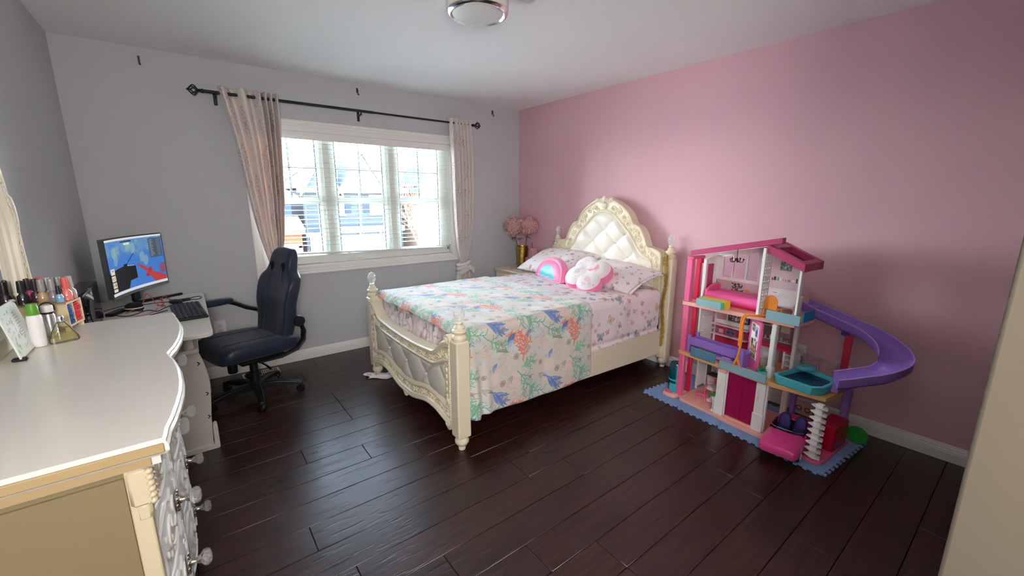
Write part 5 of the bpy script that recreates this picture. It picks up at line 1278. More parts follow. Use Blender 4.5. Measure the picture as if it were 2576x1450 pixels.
names = ['dark plum nail polish with black cap', 'beige gold nail polish with silver cap at the front of the box', 'mauve grey nail polish with silver cap', 'small sky blue nail polish with black cap', 'coral nail polish with coral cap', 'sand nail polish behind the beige gold one', 'smoky purple nail polish with silver cap in the back row', 'taupe nail polish with silver cap at the far right of the box', 'black nail polish nearest the mirror frame', 'raspberry nail polish with black cap by the mirror', 'pink nail polish with red cap in the back row']
for (x, y, c, k), lb in zip(PL, names):
    small = 'small' in lb; h = .80 if small else 1.12
    t = thing('nail_polish', lb, 'nail polish', (x, y, cz1), 0, 'nail polish bottles on the plywood box')
    MB().lathe([(.010*h, 0), (.0135*h, .002), (.0135*h, .014), (.0125*h, .028*h), (.007, .036*h), (.0065, .040*h)], (0, 0, 0), 16).build('bottle_glass', mat('polish_'+c[1:], c, .12, coat=.5), t, ang=50)
    MB().lathe([(.0088*h, .038*h), (.0092*h, .040*h), (.0072*h, .074*h), (.001, .076*h)], (0, 0, 0), 14).build('cap', mat('cap_'+k[1:], k, .3, metal=.15 if k in ('#a8a6a4', '#a4a6a8', '#b9b6b0', '#9fa0a2', '#b4b2ae') else 0), t)
# the plywood box stands turned a little towards the room, and what it holds with it
_c = Vector(((cx0+cx1)/2, (cy0+cy1)/2, 0)); _q = R(-13); _M = Matrix.Translation(_c) @ Matrix.Rotation(_q, 4, 'Z') @ Matrix.Translation(-_c)
for o in list(COL.objects):
    if o.parent is None and (o.name.startswith('nail_polish') or o.name.startswith('hair_ties') or o.name.startswith('wooden_organizer')):
        if o.type == 'MESH': o.matrix_world = _M @ Matrix.Translation(o.location)
        else:
            o.location = _M @ o.location; o.rotation_euler.z += _q
# ================================================================== DESK
TZ = .745
dk = thing('desk', 'white computer desk with curved side panel in the corner left of the window', 'desk', (-3.46, -.74, 0))
M_DESK = mat('white_desk_laminate', '#dcd9d0', .4)
W = lambda mb, name, m=M_DESK, **k: mb.build(name, m, dk, world=True, **k)
def rounded(x0, x1, y0, y1, r, n=6):
    pts = [(x0, y0)]
    for k in range(n+1): a = -pi/2+pi/2*k/n; pts.append((x1-r+r*cos(a), y0+r+r*sin(a)))
    for k in range(n+1): a = pi/2*k/n; pts.append((x1-r+r*cos(a), y1-r+r*sin(a)))
    return pts+[(x0, y1)]
W(MB().prism(rounded(-3.745, -3.172, -1.395, -.150, .045), TZ-.022, TZ), 'desktop', bevel=.003)
def sidepanel(y):
    pts = [(-3.70, .02), (-3.245, .02), (-3.240, .10), (-3.236, .19)]+spline([(-3.236, .19), (-3.222, .33), (-3.219, .43), (-3.232, .53), (-3.252, .607)], 6)+[(-3.70, .607)]
    return MB().prism(pts, y-.009, y+.009, 'y')
for y in (-1.195, -.300): W(sidepanel(y), 'side_panel', ang=25, bevel=.002)
for y in (-1.195, -.300):
    W(MB().prism([(-3.72, 0), (-3.218, 0), (-3.214, .012), (-3.214, .145), (-3.222, .158), (-3.236, .150), (-3.240, .03), (-3.72, .03)], y-.022, y+.022, 'y'), 'foot_rail', bevel=.003)
W(MB().prism(rounded(-3.70, -3.244, -1.255, -.24, .02), .607, .628), 'lower_shelf', bevel=.002)
for y in (-1.215, -.28):
    W(MB().lathe([(.021, 0), (.021, .096)], (-3.285, y, .628), 20), 'spacer_post', mat('white_tube', '#e2e0da', .35)); W(MB().lathe([(.021, 0), (.021, .096)], (-3.66, y, .628), 16), 'spacer_post', MATS['white_tube'])
W(MB().box((-3.64, -1.235, .628), (-3.34, -1.195, .723)), 'riser_block'); W(MB().box((-3.735, -1.18, .30), (-3.72, -.31, .60)), 'back_panel')
for x, z in ((-3.250, .53), (-3.232, .345), (-3.240, .205)): W(MB().tube([(x-.010, -1.2055, z+.010), (x, -1.2065, z), (x-.010, -1.2055, z-.010)], .0028, 6), 'cam_fitting', M_BLACK)
# --- monitor: slightly curved, facing the room
def screen_print():
    P = Paint(640, 372, '#4d86d6'); g = random.Random(6)
    for k in range(60):
        x = g.uniform(0, 640); P.ell(x, g.uniform(10, 120)+.0*x, g.uniform(14, 50), g.uniform(10, 34), g.choice(['#7fa6b8', '#8db4b0', '#6d9cc4', '#5b8fce', '#98bcb4']), g.uniform(0, 3), .35)
    P.rect(0, 110, 640, 372, '#3f78cf', .35)
    for x, y in [(95, 90), (110, 140), (280, 60), (330, 80), (420, 150), (455, 180)]: P.ell(x, y, 26, 40, '#a9c9bd', .3, .5)
    P.rect(0, 0, 640, 14, '#e9ecf2'); P.rect(0, 352, 640, 372, '#e3e5ee'); P.rect(200, 22, 330, 30, '#2b323a'); P.rect(236, 36, 306, 50, '#e9ecd9')
    P.poly([(0, 220), (110, 200), (190, 192), (200, 178), (235, 178), (240, 192), (320, 198), (335, 210), (335, 292), (250, 300), (220, 352), (0, 352)], '#14161b'); P.line([(235, 182), (330, 116)], 5, '#20242b'); P.line([(240, 194), (318, 200)], 4, '#cfd6de')
    P.poly([(352, 202), (372, 196), (470, 246), (490, 236), (510, 250), (502, 272), (560, 290), (632, 318), (632, 352), (520, 352), (470, 300), (440, 300), (430, 284), (446, 268)], '#c4444a'); P.line([(395, 214), (402, 232)], 5, '#8e2d35'); P.ell(620, 260, 44, 40, '#8d5a78'); P.ell(478, 256, 14, 20, '#b23a42', .5); P.ell(446, 292, 18, 10, '#a8353d', .2)
    P.rect(505, 26, 630, 170, '#4e5a66', .92)
    for k in range(13): P.rect(515, 36+k*10, 515+g.uniform(20, 45), 39+k*10, '#c7ccd3', .8); P.rect(585, 36+k*10, 620, 39+k*10, '#9aa3ad', .8)
    for k, h in enumerate((40, 38, 38, 20)):
        y = 190+sum((46, 44, 44)[:k]); P.rect(14, y, 70, y+h, '#e8e3c8'); 
        if k in (0,): P.rect(36, y+10, 52, y+18, '#6c7a55')
        if k in (1, 2): P.ell(28, y+18, 9, 11, '#dba39a' if k == 1 else '#9fb8c8'); P.ell(54, y+18, 9, 12, '#e0b0a0' if k == 1 else '#d8705c')
    return P.a
mon = thing('monitor', 'curved computer monitor showing a blue game picture on the white desk', 'monitor', (-3.487, -.345, TZ), math.atan2(.565, .262))
# local x runs along the screen (left to right seen from the room), local -y faces the room
MW, MH, MZ0 = .585, .362, .088
def mface(u, v, d=0.0, w=MW, h=MH, z0=MZ0):
    x = (u-.5)*w; return (x, .030*(1-(2*u-1)**2)*1.0+d, z0+v*h)
b = MB().grid(lambda u, v: mface(u, v, 0, MW-.012, MH-.020, MZ0+.014), 24, 2); b.build('screen', printed('screen_print', screen_print(), .25, emis=.62), mon, ang=180)
def shell_box(name, m, w, h, z0, d0, d1):
    n_ = 24; vs = [mface(k/n_, v, d, w, h, z0) for d in (d0, d1) for v in (0, 1) for k in range(n_+1)]; q = n_+1
    fs = []
    for k in range(n_): fs += [(k, k+1, q+k+1, q+k), (2*q+k, 3*q+k, 3*q+k+1, 2*q+k+1), (k, 2*q+k, 2*q+k+1, k+1), (q+k, q+k+1, 3*q+k+1, 3*q+k)]
    fs += [(0, q, 3*q, 2*q), (n_, 2*q+n_, 3*q+n_, q+n_)]
    return MB().add(vs, fs).build(name, m, mon, ang=30)
shell_box('housing', mat('monitor_grey', '#54565c', .4), MW, MH, MZ0, .0012, .030)
shell_box('bezel', mat('bezel_black', '#15161a', .35), MW-.002, MH-.002, MZ0+.001, .0004, .003)
shell_box('chin', mat('monitor_silver', '#8f9094', .35, metal=.5), MW, .016, MZ0-.004, -.002, .012)
MB().box((-.035, .045, .02), (.035, .065, .20), ch=.006).build('stand_neck', M_BLACK, mon)
for s in (-1, 1): MB().prism([(0, .035), (0, .075), (s*.25, -.085), (s*.235, -.105)] if s > 0 else [(0, .075), (0, .035), (s*.235, -.105), (s*.25, -.085)], 0, .016).build('stand_leg', M_BLACK, mon, bevel=.003)
# --- keyboard with keys
kb = thing('keyboard', 'black slim keyboard near the front edge of the white desk', 'keyboard', (-3.268, -.800, TZ), R(90+4))
MB().prism([(-.235, -.078), (.235, -.078), (.235, .078), (-.235, .078)], 0.0, .014).build('keyboard_base', M_BLACK, kb, bevel=.005)
g_ = MB(); M_KEY = mat('charcoal_key', '#24262b', .5); key0 = None
for r_ in range(6):
    xs = np.arange(-.222, .222, .0205) if r_ else [-.222, -.20, -.18, -.06, .02, .05, .08, .11, .14, .17, .20]
    for x in xs:
        wd_ = .0175
        if r_ == 0 and abs(x+.06) < .001: wd_ = .10; x = -.155+.02
        if key0 is None: key0 = MB().box((0, 0, 0), (.0175, .0175, .006), ch=.002).build('key', M_KEY, kb); o = key0
        else: o = key0.copy(); COL.objects.link(o); o.parent = kb
        o.location = (float(x), -.070+.0228*r_, .0125); o.scale = (wd_/.0175, 1, 1)
pk = thing('smart_speaker', 'round black puck with a white rim under the monitor', 'speaker', (-3.535, -.545, TZ))
MB().lathe([(.040, 0), (.046, .004), (.047, .016)], (0, 0, 0), 28).build('puck_base', M_BLACK, pk); MB().lathe([(.047, .016), (.0475, .018), (.047, .022)], (0, 0, 0), 28).build('light_ring', M_WHITEP, pk); MB().lathe([(.046, .022), (.040, .038), (.030, .046), (.001, .047)], (0, 0, 0), 28).build('puck_top', mat('speaker_mesh', '#101216', .8), pk)
hu = MB().box((-.07, -.022, 0), (.07, .022, .020), ch=.004); o = hu.build('usb_hub', mat('hub_black', '#1c1e24', .3)); o.location = (-3.615, -.60, TZ); o.rotation_euler = (0, 0, 1.2); tag(o, 'black usb hub lying left of the round puck on the desk', 'hub')
cc = thing('computer_case', 'flat glossy black computer case on the desk behind the plywood box', 'computer', (-3.695, -.96, TZ))
MB().box((-.040, -.235, .010), (.040, .235, .232), ch=.006).build('case_body', mat('glossy_black', '#0e1014', .12), cc)
for y in (-.19, .19): MB().box((-.035, y-.02, 0), (.035, y+.02, .012)).build('case_foot', M_BLACK, cc)
MB().box((.039, -.215, .03), (.0415, .215, .215)).build('glass_side', mat('smoked_glass', '#08090c', .05, spec=.8), cc)
MB().lathe([(.055, 0), (.058, .002), (.058, .004), (.045, .005)], (.0405, -.08, .12), 24, 'x').build('fan_ring', mat('fan_grey', '#3a3d44', .4), cc)
ms = MB().ball((0, 0, .012), .05, 16, 10, (.62, 1.0, .34)); o = ms.build('computer_mouse', M_BLACK); o.location = (-3.330, -.505, TZ+.005); o.rotation_euler = (0, 0, .6); tag(o, 'black computer mouse behind the keyboard on the desk', 'mouse')
pw = MB().box((-.05, -.014, 0), (.05, .014, .018), ch=.004); o = pw.build('cable_adapter', M_BLACK); o.location = (-3.30, -.435, TZ); o.rotation_euler = (0, 0, .4); tag(o, 'thin black inline adapter on a cable at the back of the desk', 'adapter')
def cable(label, pts, r, m, name='cable'):
    b = MB().tube([(x, y, TZ+z) for x, y, z in spline(pts, 7)], r, 6); tag(b.build(name, m), label, 'cable', None)
M_REDC = mat('red_cable', '#c04a42', .5)
cable('black cable looping right of the monitor and over the desk corner', [(-3.46, -.28, .004), (-3.40, -.34, .03), (-3.33, -.42, .006), (-3.22, -.33, .004), (-3.19, -.36, .004), (-3.21, -.43, .004), (-3.30, -.44, .014)], .0026, M_BLACK)
cable('black cable curling from the usb hub toward the keyboard', [(-3.62, -.66, .006), (-3.55, -.72, .004), (-3.47, -.62, .005), (-3.42, -.68, .004), (-3.38, -.60, .006), (-3.33, -.55, .010)], .0028, M_BLACK)
cable('black cable behind the round puck along the desk back', [(-3.68, -.50, .006), (-3.60, -.38, .004), (-3.50, -.42, .006), (-3.43, -.40, .004), (-3.36, -.44, .008)], .0024, M_BLACK)
cable('black cable lying at the dresser side of the desk', [(-3.66, -.80, .005), (-3.55, -.85, .004), (-3.48, -.80, .004), (-3.42, -.74, .004), (-3.37, -.70, .006)], .0028, M_BLACK)
cable('red cable rising in a peak in front of the monitor', [(-3.57, -.64, .004), (-3.50, -.55, .03), (-3.472, -.50, .085), (-3.455, -.50, .075), (-3.43, -.50, .02), (-3.40, -.54, .006)], .0024, M_REDC)
cable('red cable coiled in a small knot beside the keyboard', [(-3.41, -.56, .006)]+[(-3.405+.022*cos(a)*(1-.03*k), -.565+.022*sin(a), .008+.0022*k) for k, a in enumerate(np.linspace(0, 19, 26))]+[(-3.40, -.52, .04), (-3.385, -.47, .06), (-3.36, -.44, .02)], .0026, M_REDC)
cable('red cable stretched along the dresser edge of the desk', [(-3.64, -.84, .004), (-3.55, -.78, .004), (-3.46, -.73, .004), (-3.42, -.60, .006)], .0022, M_REDC)
# ================================================================== OFFICE CHAIR
CX, CY = -2.950, -.600
oc = thing('office_chair', 'black leather racing style office chair facing the desk', 'chair', (CX, CY, 0), R(180+17))
M_LEATH = mat('black_leather', '#232d40', .42, spec=.5, bump=.12, bscale=260, bdist=.001, sheen=.1)
M_LEATH2 = mat('dark_grey_leather', '#2c364a', .5, spec=.45, bump=.12, bscale=260, bdist=.001)
def loft(b, secs, cap=True):
    n = len(secs[0]); vs = [p for s in secs for p in s]
    fs = [(j*n+i, j*n+(i+1) % n, (j+1)*n+(i+1) % n, (j+1)*n+i) for j in range(len(secs)-1) for i in range(n)]
    if cap: fs += [tuple(range(n-1, -1, -1)), tuple((len(secs)-1)*n+i for i in range(n))]
    return b.add(vs, fs)
def supell(w_, th, bol, e=.55, n=36):
    out = []
    for k in range(n):
        a = 2*pi*k/n; y = math.copysign(abs(cos(a))**e, cos(a))*w_; x = math.copysign(abs(sin(a))**e, sin(a))*th
        out.append((x+bol*(abs(y)/max(w_, 1e-6))**3*(1.0 if x > 0 else .55), y))
    return out
# backrest: lower body, shoulders, head section
BK = [(0, .13, .03, 0), (.03, .185, .050, .01), (.12, .205, .055, .030), (.25, .215, .056, .040), (.38, .232, .056, .044), (.45, .238, .054, .038), (.50, .222, .052, .028), (.54, .170, .050, .020), (.59, .148, .048, .014), (.64, .143, .044, .012), (.68, .128, .038, .008), (.705, .095, .026, .0), (.712, .04, .012, 0)]
def bkpt(s, x, y):
    lean = -.150-.29*s+.06*s*s; z = .405+s*.975-.02
    return (lean+x-.07*sin(pi*min(1, s/.3))*.3, y, z)
secs = []
for s, w_, th, bol in [tuple(q) for q in spline(BK, 4)]:
    secs.append([bkpt(s, x, y) for x, y in supell(max(w_, .01), max(th, .006), bol)])
bk_ = loft(MB(), secs).build('backrest', M_LEATH, oc, ang=60)
for yy in (-.105, .105):
    MB().tube([bkpt(s, .056-.004*abs(yy)*10+.006, yy*(1 if s < .5 else .8)) for s in np.linspace(.10, .62, 14)], .0035, 5).build('seam_piping', M_LEATH2, bk_)
for s in (.20, .30, .40): MB().tube([bkpt(s, .0565, y) for y in np.linspace(-.10, .10, 9)], .0026, 5).build('cross_seam', M_LEATH2, bk_)
for yy in (-.085, .085):
    c = bkpt(.565, .046, yy*.95)
    MB().ball(c, .036, 14, 8, (.35, .9, 1.25)).build('belt_opening', mat('opening_black', '#05060a', .7), bk_)
# seat
secs = []
for x, w_, th, bol, zc in [(-.27, .10, .02, 0, .40), (-.255, .20, .05, .01, .40), (-.18, .235, .062, .022, .402), (-.05, .245, .066, .030, .405), (.10, .25, .066, .032, .410), (.20, .25, .064, .024, .412), (.255, .238, .052, .01, .405), (.275, .20, .028, 0, .395)]:
    secs.append([(x, y, zc+xx) for xx, y in supell(w_, th, bol)])
st_ = loft(MB(), secs).build('seat', M_LEATH, oc, ang=60)
for yy in (-.13, .13): MB().tube([(x, yy, .476+.004*sin(x*6)) for x in np.linspace(-.15, .22, 12)], .0035, 5).build('seam_piping', M_LEATH2, st_)
MB().box((-.16, -.16, .315), (.14, .16, .342), ch=.01).box((-.07, -.06, .275), (.10, .06, .318), ch=.012).build('seat_plate', M_BLACK, oc)
MB().lathe([(.026, 0), (.030, .006), (.030, .075), (.022, .085)], (.135, 0, .235), 18).build('tension_knob', M_BLACK, oc)
MB().tube([(0, .06, .30), (.0, .20, .295), (.0, .26, .285)], [.006, .006, .010], 8).build('tilt_lever', M_BLACK, oc)
for s in (-1, 1):
    y = s*.262
    MB().tube([(.06, y*.92, .345), (-.08, y, .350), (-.19, y, .375), (-.245, y, .43), (-.255, y, .50), (-.235, y, .57)], [.018, .024, .028, .030, .030, .024], 10, flat=.45).build('side_bracket', M_BLACK, oc)
    MB().lathe([(.036, -.012), (.040, -.008), (.040, .008), (.036, .014), (.014, .016)], (-.225, y*1.04, .575), 22, 'y').build('arm_pivot', M_BLACK, oc)
    MB().ball((-.25, s*.283, .465), .007, 8, 6).build('bracket_bolt', M_CHROME, oc)
    if s < 0:
        arm = MB().tube([(-.215, y*1.07, .575), (-.12, y*1.09, .615), (-.04, y*1.1, .665), (.015, y*1.1, .690)], [.020, .021, .022, .022], 10, flat=.8).build('armrest_arm', M_BLACK, oc)
        loft(MB(), [[(x, y*1.1+yy, .690+zz) for zz, yy in supell(w_, th, 0, .6, 20)] for x, w_, th in ((-.035, .010, .008), (-.02, .026, .020), (.06, .033, .025), (.18, .034, .024), (.26, .030, .020), (.285, .012, .008))]).build('armrest_pad', M_LEATH, oc, ang=60)
MB().lathe([(.030, .115), (.034, .12), (.034, .20), (.027, .205), (.027, .285), (.001, .29)], (0, 0, 0), 24).build('gas_column', M_BLACK, oc)
MB().lathe([(.055, .072), (.060, .08), (.056, .115), (.036, .135), (.001, .137)], (0, 0, 0), 24).build('hub', M_BLACK, oc)
for k in range(5):
    a = R(-90-197)+k*2*pi/5
    d = Vector((cos(a), sin(a), 0)); p = Vector((-d.y, d.x, 0))
    secs = [[tuple(d*r_+p*(w_*sx)+Vector((0, 0, z+h_*sz))) for sx, sz in ((-1, -1), (1, -1), (1, .6), (.6, 1), (-.6, 1), (-1, .6))] for r_, w_, h_, z in ((.04, .030, .024, .098), (.14, .025, .021, .098), (.24, .020, .016, .085), (.305, .017, .012, .068))]
    lg = loft(MB(), secs).build('star_leg', M_BLACK, oc, bevel=.003)
    c = d*.300
    MB().lathe([(.008, .03), (.010, .066)], (c.x, c.y, 0), 10).ball((c.x, c.y, .040), .020, 12, 8, (1, 1, 1)).build('caster_stem', M_BLACK, lg)
    b = MB()
    for s in (-1, 1):
        w1 = MB().lathe([(.010, -.009), (.024, -.008), (.0265, 0), (.024, .008), (.010, .009)], (0, 0, 0), 18, 'x')
        ra = a+.5; Mx = Matrix.Translation((c.x-.012*cos(ra), c.y-.012*sin(ra), .0265)) @ Matrix.Rotation(ra+pi/2, 4, 'Z') @ Matrix.Translation((s*.013, 0, 0))
        w1.xf(Mx); w1.build('caster_wheel', M_BLACK, lg)
# ================================================================== DOLLHOUSE (local x runs along its front, local y towards the pink wall)
DHL, DHR = Vector((-.515, -2.541, 0)), R(-95)
_dm = Matrix.Translation(DHL) @ Matrix.Rotation(DHR, 4, 'Z')
def DL(u, v, z=0.0): return tuple(_dm @ Vector((u, v, z)))
C_PINK = mat('doll_pink', '#ec6a98', .35); C_RED = mat('doll_crimson', '#d9204f', .35); C_MAG = mat('doll_roof_magenta', '#b8406f', .4)
C_PEACH = mat('doll_peach', '#f3b5a8', .45); C_TAN = mat('doll_tan', '#e3ae78', .45); C_WHITE = mat('doll_white', '#f1eeee', .4); C_PURP = mat('doll_purple', '#9673cc', .38)
C_PURL = mat('doll_lilac', '#b48ed8', .4); C_HOT = mat('doll_hot_pink', '#ea4b96', .3, coat=.3); C_ORAN = mat('doll_orange', '#f5943a', .4)
C_BLUEC = glassy('doll_clear_blue', '#a9d0dc', .68); C_CYAN = glassy('doll_clear_cyan', '#2fa9d8', .75); C_TEAL = glassy('doll_clear_teal', '#66d2e2', .74); C_MAGC = glassy('doll_clear_magenta', '#c41f66', .60)
C_REDC = glassy('doll_clear_red', '#d8123c', .72); C_TEALD = glassy('doll_dark_teal', '#0f4f66', .8); C_TEALL = mat('doll_light_teal', '#3fb6bf', .35); C_GREEN = mat('doll_green', '#2f9a3c', .5); C_CLEAR = glassy('doll_clear', '#d7d3da', .28); C_LILCL = glassy('doll_clear_lilac', '#f2eaf2', .10)
mat_ = thing('foam_mat', 'light blue interlocking foam floor mat under the dollhouse', 'mat', DHL, DHR)
C_FOAM = mat('blue_foam', '#86a6d8', .8, bump=.3, bscale=220, bdist=.001)
def toothed(u0, u1, v0, v1):
    T = .0155; n = 6
    def edge(p, q, ph):
        p, q = Vector(p), Vector(q); d = (q-p); L = d.length; d /= L; nrm = Vector((d.y, -d.x)); out = []
        for k in range(n):
            s0, s1 = (k+.08)/n*L, (k+.56)/n*L
            out += [p+d*(k/n*L), p+d*(s0+.006), p+d*s0+nrm*T*.9, p+d*(s0+.004)+nrm*T, p+d*(s1-.004)+nrm*T, p+d*s1+nrm*T*.9, p+d*(s1-.006)]
        return out
    c = [(u0, v0), (u1, v0), (u1, v1), (u0, v1)]; P = []
    for i in range(4): P += edge(c[i], c[(i+1) % 4], i)
    return [(p.x, p.y) for p in P]
for i in range(4):
    for j in range(2):
        u0, v0 = -.225+i*.298, -.125+j*.298
        MB().prism(toothed(u0, u0+.280, v0, v0+.280), .0002, .0112).build('mat_tile', C_FOAM, mat_, bevel=.0015)
dh = thing('dollhouse', 'three storey pink toy dollhouse with purple slide standing against the pink wall', 'dollhouse', DHL, DHR)
def D(mb, name, m, par=None, **k): return mb.build(name, m, par or dh, **k)
def bx(*bs, ch=.002):
    b = MB()
    for a, c in bs: b.box(a, c, ch=ch)
    return b
ZM = .0115
# floors
D(MB().prism([(-.015, .30), (-.015, .0), (.02, -.035), (.30, -.045), (.345, -.060), (.60, -.060), (.60, .33), (-.015, .33)], ZM, .032), 'ground_floor', C_PEACH, bevel=.003)
D(MB().prism([(.602, .33), (.602, -.03), (.82, -.06), (.865, -.075), (.905, -.055), (.912, -.02), (.905, .33)], ZM, .030), 'garage_floor', mat('doll_bright_pink', '#f06a9c', .4), bevel=.004)
D(MB().prism([(-.035, -.020), (.28, -.035), (.585, -.045), (.585, .335), (-.035, .335)], .352, .378), 'second_floor', C_TAN, bevel=.003)
D(MB().prism([(.588, -.045), (.62, -.045), (.868, .005), (.885, .19), (.862, .20), (.862, .335), (.588, .335)], .352, .378), 'terrace_floor', C_TAN, bevel=.003)
D(MB().prism([(-.040, -.015), (.30, .005), (.655, .035), (.672, .25), (.645, .26), (.645, .335), (-.040, .335)], .712, .738), 'third_floor', C_PEACH, bevel=.003)
# pink elevator tower on the left
for v, m in ((.012, C_PINK), (.112, C_RED)):
    for z0, z1 in ((.032, .352), (.378, .712), (.738, 1.035)):
        D(bx(((-.040, v-(.018 if v < .1 else .011), z0), (.002 if v < .1 else -.008, v+(.018 if v < .1 else .011), z1)), ch=.004), 'tower_post', m)
D(bx(((-.042, -.006, 1.035), (.006, .135, 1.052)), ch=.004), 'tower_cap', C_PINK); D(bx(((-.025, .095, 1.0), (.0, .130, 1.035))), 'tower_beam', C_RED)
for z in (.352, .712): D(bx(((-.046, -.012, z-.002), (-.034, .01, z+.030)), ch=.002), 'clip', C_PINK)
# --- third floor
lw = MB().prism([(.168, .738), (.33, .738), (.33, 1.045), (.168, 1.02)], -.026, -.014, 'x').box((-.014, .318, .80), (-.002, .33, .87)).box((-.014, .318, .93), (-.002, .33, .965))
D(lw, 'side_wall', C_WHITE); D(bx(((-.015, .205, .80), (-.008, .268, .985)), ch=.001), 'wardrobe_mirror', C_MAG)
D(bx(((-.014, .168, .738), (-.004, .18, 1.02)), ((-.014, .168, .738), (-.004, .33, .80)), ch=.002), 'wall_trim', C_WHITE, kind='stuff')
zr = lambda u: 1.058+(u+.02)*.225                       # underside of the long roof
wf = MB()
for u0, u1 in ((-.014, .030), (.094, .104), (.188, .200), (.272, .345)):
    wf.prism([(u0, .885), (u1, .885), (u1, zr(u1)-.004), (u0, zr(u0)-.004)], .322, .334, 'y')
wf.box((-.014, .320, .868), (.345, .336, .893)).prism([(-.014, zr(-.014)-.035), (.345, zr(.345)-.035), (.345, zr(.345)-.002), (-.014, zr(-.014)-.002)], .322, .334, 'y')
D(wf, 'window_frame', C_WHITE, smooth=False)
for u0, u1 in ((.030, .094), (.104, .188), (.200, .272)): D(MB().prism([(u0, .893), (u1, .893), (u1, zr(u1)-.03), (u0, zr(u0)-.03)], .327, .329, 'y'), 'window_pane', C_LILCL, smooth=False)
def shelf_print(seed, W, H, bg, shelves=(), stripes=None, items=True):
    P = Paint(W, H, bg); g = random.Random(seed)
    if stripes:
        for k in range(0, W, 16): P.rect(k, 0, k+6, H, stripes, .7)
    for s in shelves:
        P.rect(0, s, W, s+5, '#cfc4c8'); x = 10
        while items and x < W-26:
            wd, h = g.randint(8, 34), g.randint(16, 44); c = g.choice(['#8c5a5f', '#e7a9b0', '#d9a24a', '#6a6f7a', '#b9c3cc', '#f0e6e2', '#4f4448', '#7fa3a8', '#c98f9a'])
            if g.random() < .4: P.ell(x+wd/2, s-h*.4, wd/2, h*.4, c)
            else: P.rect(x, s-h, x+wd, s, c)
            if g.random() < .3: P.line([(x+3, s-h*.6), (x+wd-3, s-h*.6)], 3, '#f3e9e7', .8)
            x += wd+g.randint(3, 14)
    return P
P = shelf_print(1, 420, 150, '#d9b7bd', (140,)); g = random.Random(4)
P.line([(175, 135), (185, 90), (200, 50)], 4, '#5c5347')
for k in range(26): leaf(P, g.uniform(150, 240), g.uniform(20, 90), 24, 7, g.uniform(0, 6.2), g.choice(['#4d5a44', '#5f6b50', '#3f4a3c']), '#38412f')
P.rect(240, 70, 305, 138, '#eeb3b6'); P.ell(272, 66, 18, 12, '#e79a52'); P.rect(318, 78, 340, 138, '#e5a35c'); P.rect(355, 104, 378, 138, '#e9e9ea'); P.poly([(385, 100), (402, 104), (396, 138), (380, 138)], '#3a3d44')
D(MB().slabuv((-.010, .318, .752), (.355, 0, 0), (0, 0, .118), (0, .006, 0)), 'printed_wall_panel', printed('doll_bedroom_print', P.a, .5), smooth=False)
lt = MB()
for v in np.linspace(.014, .084, 4): lt.box((.452, v-.007, .738), (.462, v+.007, 1.150))
for z in np.linspace(.745, 1.142, 11): lt.box((.451, .008, z-.008), (.463, .090, z+.008))
for k in range(10):
    for v in np.linspace(.040, .090, 3): lt.prism([(v-.026, .757+k*.0397), (v-.006, .757+k*.0397), (v-.022, .79+k*.0397), (v-.026, .79+k*.0397)], .454, .461, 'x')
D(lt, 'lattice_wall', C_WHITE, smooth=False); D(bx(((.449, .0, .738), (.466, .014, 1.155)), ch=.002), 'lattice_post', C_WHITE)
P = shelf_print(2, 300, 520, '#e3cfd2', (255,), '#c4aeb8'); P.rect(95, 60, 215, 160, '#c9b3b4'); P.rect(102, 66, 208, 152, '#7c8f84')
for k in range(24): P.ell(g.uniform(108, 202), g.uniform(75, 146), 12, 7, g.choice(['#56655a', '#a8b8ab', '#8ea79b', '#c9d3cc', '#3e4a48']), g.uniform(0, 3), .8)
P.rect(0, 330, 300, 520, '#e9e2e2')
for y in (350, 405, 460): P.rect(6, y, 294, y+46, '#f0ebea'); P.rect(180, y+20, 220, y+24, '#5a4f55'); P.rect(60, y+20, 100, y+24, '#5a4f55')
D(MB().slabuv((.345, .320, .740), (.190, 0, 0), (0, 0, .355), (0, .008, 0)), 'printed_wall_panel', printed('doll_study_print', P.a, .5), smooth=False)
D(MB().prism([(.040, .738), (.070, .738), (.070, 1.075), (.040, 1.075)], .640, .652, 'x'), 'corner_post', C_WHITE, bevel=.002)
# roofs
D(MB().prism([(-.030, 1.058), (.545, 1.188), (.545, 1.222), (-.030, 1.092)], .008, .045, 'y'), 'roof_beam', C_MAG, bevel=.003)
D(MB().prism([(-.030, 1.060), (.40, 1.157), (.40, 1.168), (-.030, 1.071)], .045, .335, 'y'), 'roof_panel', mat('doll_roof_inside', '#ddd3d6', .5), bevel=.002)
D(MB().prism([(-.035, 1.072), (.40, 1.170), (.40, 1.180), (-.035, 1.082)], .045, .330, 'y'), 'roof_panel', C_MAG, bevel=.002)
def rp(t, off=0): return (.462+(.672-.462)*t, 1.155-(1.155-1.062)*t+off)
r2 = []
for v0, v1 in ((.012, .050), (.205, .245)): r2.append(MB().prism([rp(0, -.022), rp(1, -.022), rp(1, .024), rp(0, .024)], v0, v1, 'y'))
for t0, t1 in ((0, .22), (.86, 1)): r2.append(MB().prism([rp(t0, -.022), rp(t1, -.022), rp(t1, .024), rp(t0, .024)], .05, .205, 'y'))
for b in r2: D(b, 'roof_frame', C_MAG, bevel=.002)
D(MB().prism([rp(.2, -.020), rp(.9, -.020), rp(.9, -.012), rp(.2, -.012)], .05, .205, 'y'), 'skylight_well', mat('doll_dark_magenta', '#6f1a3c', .6))
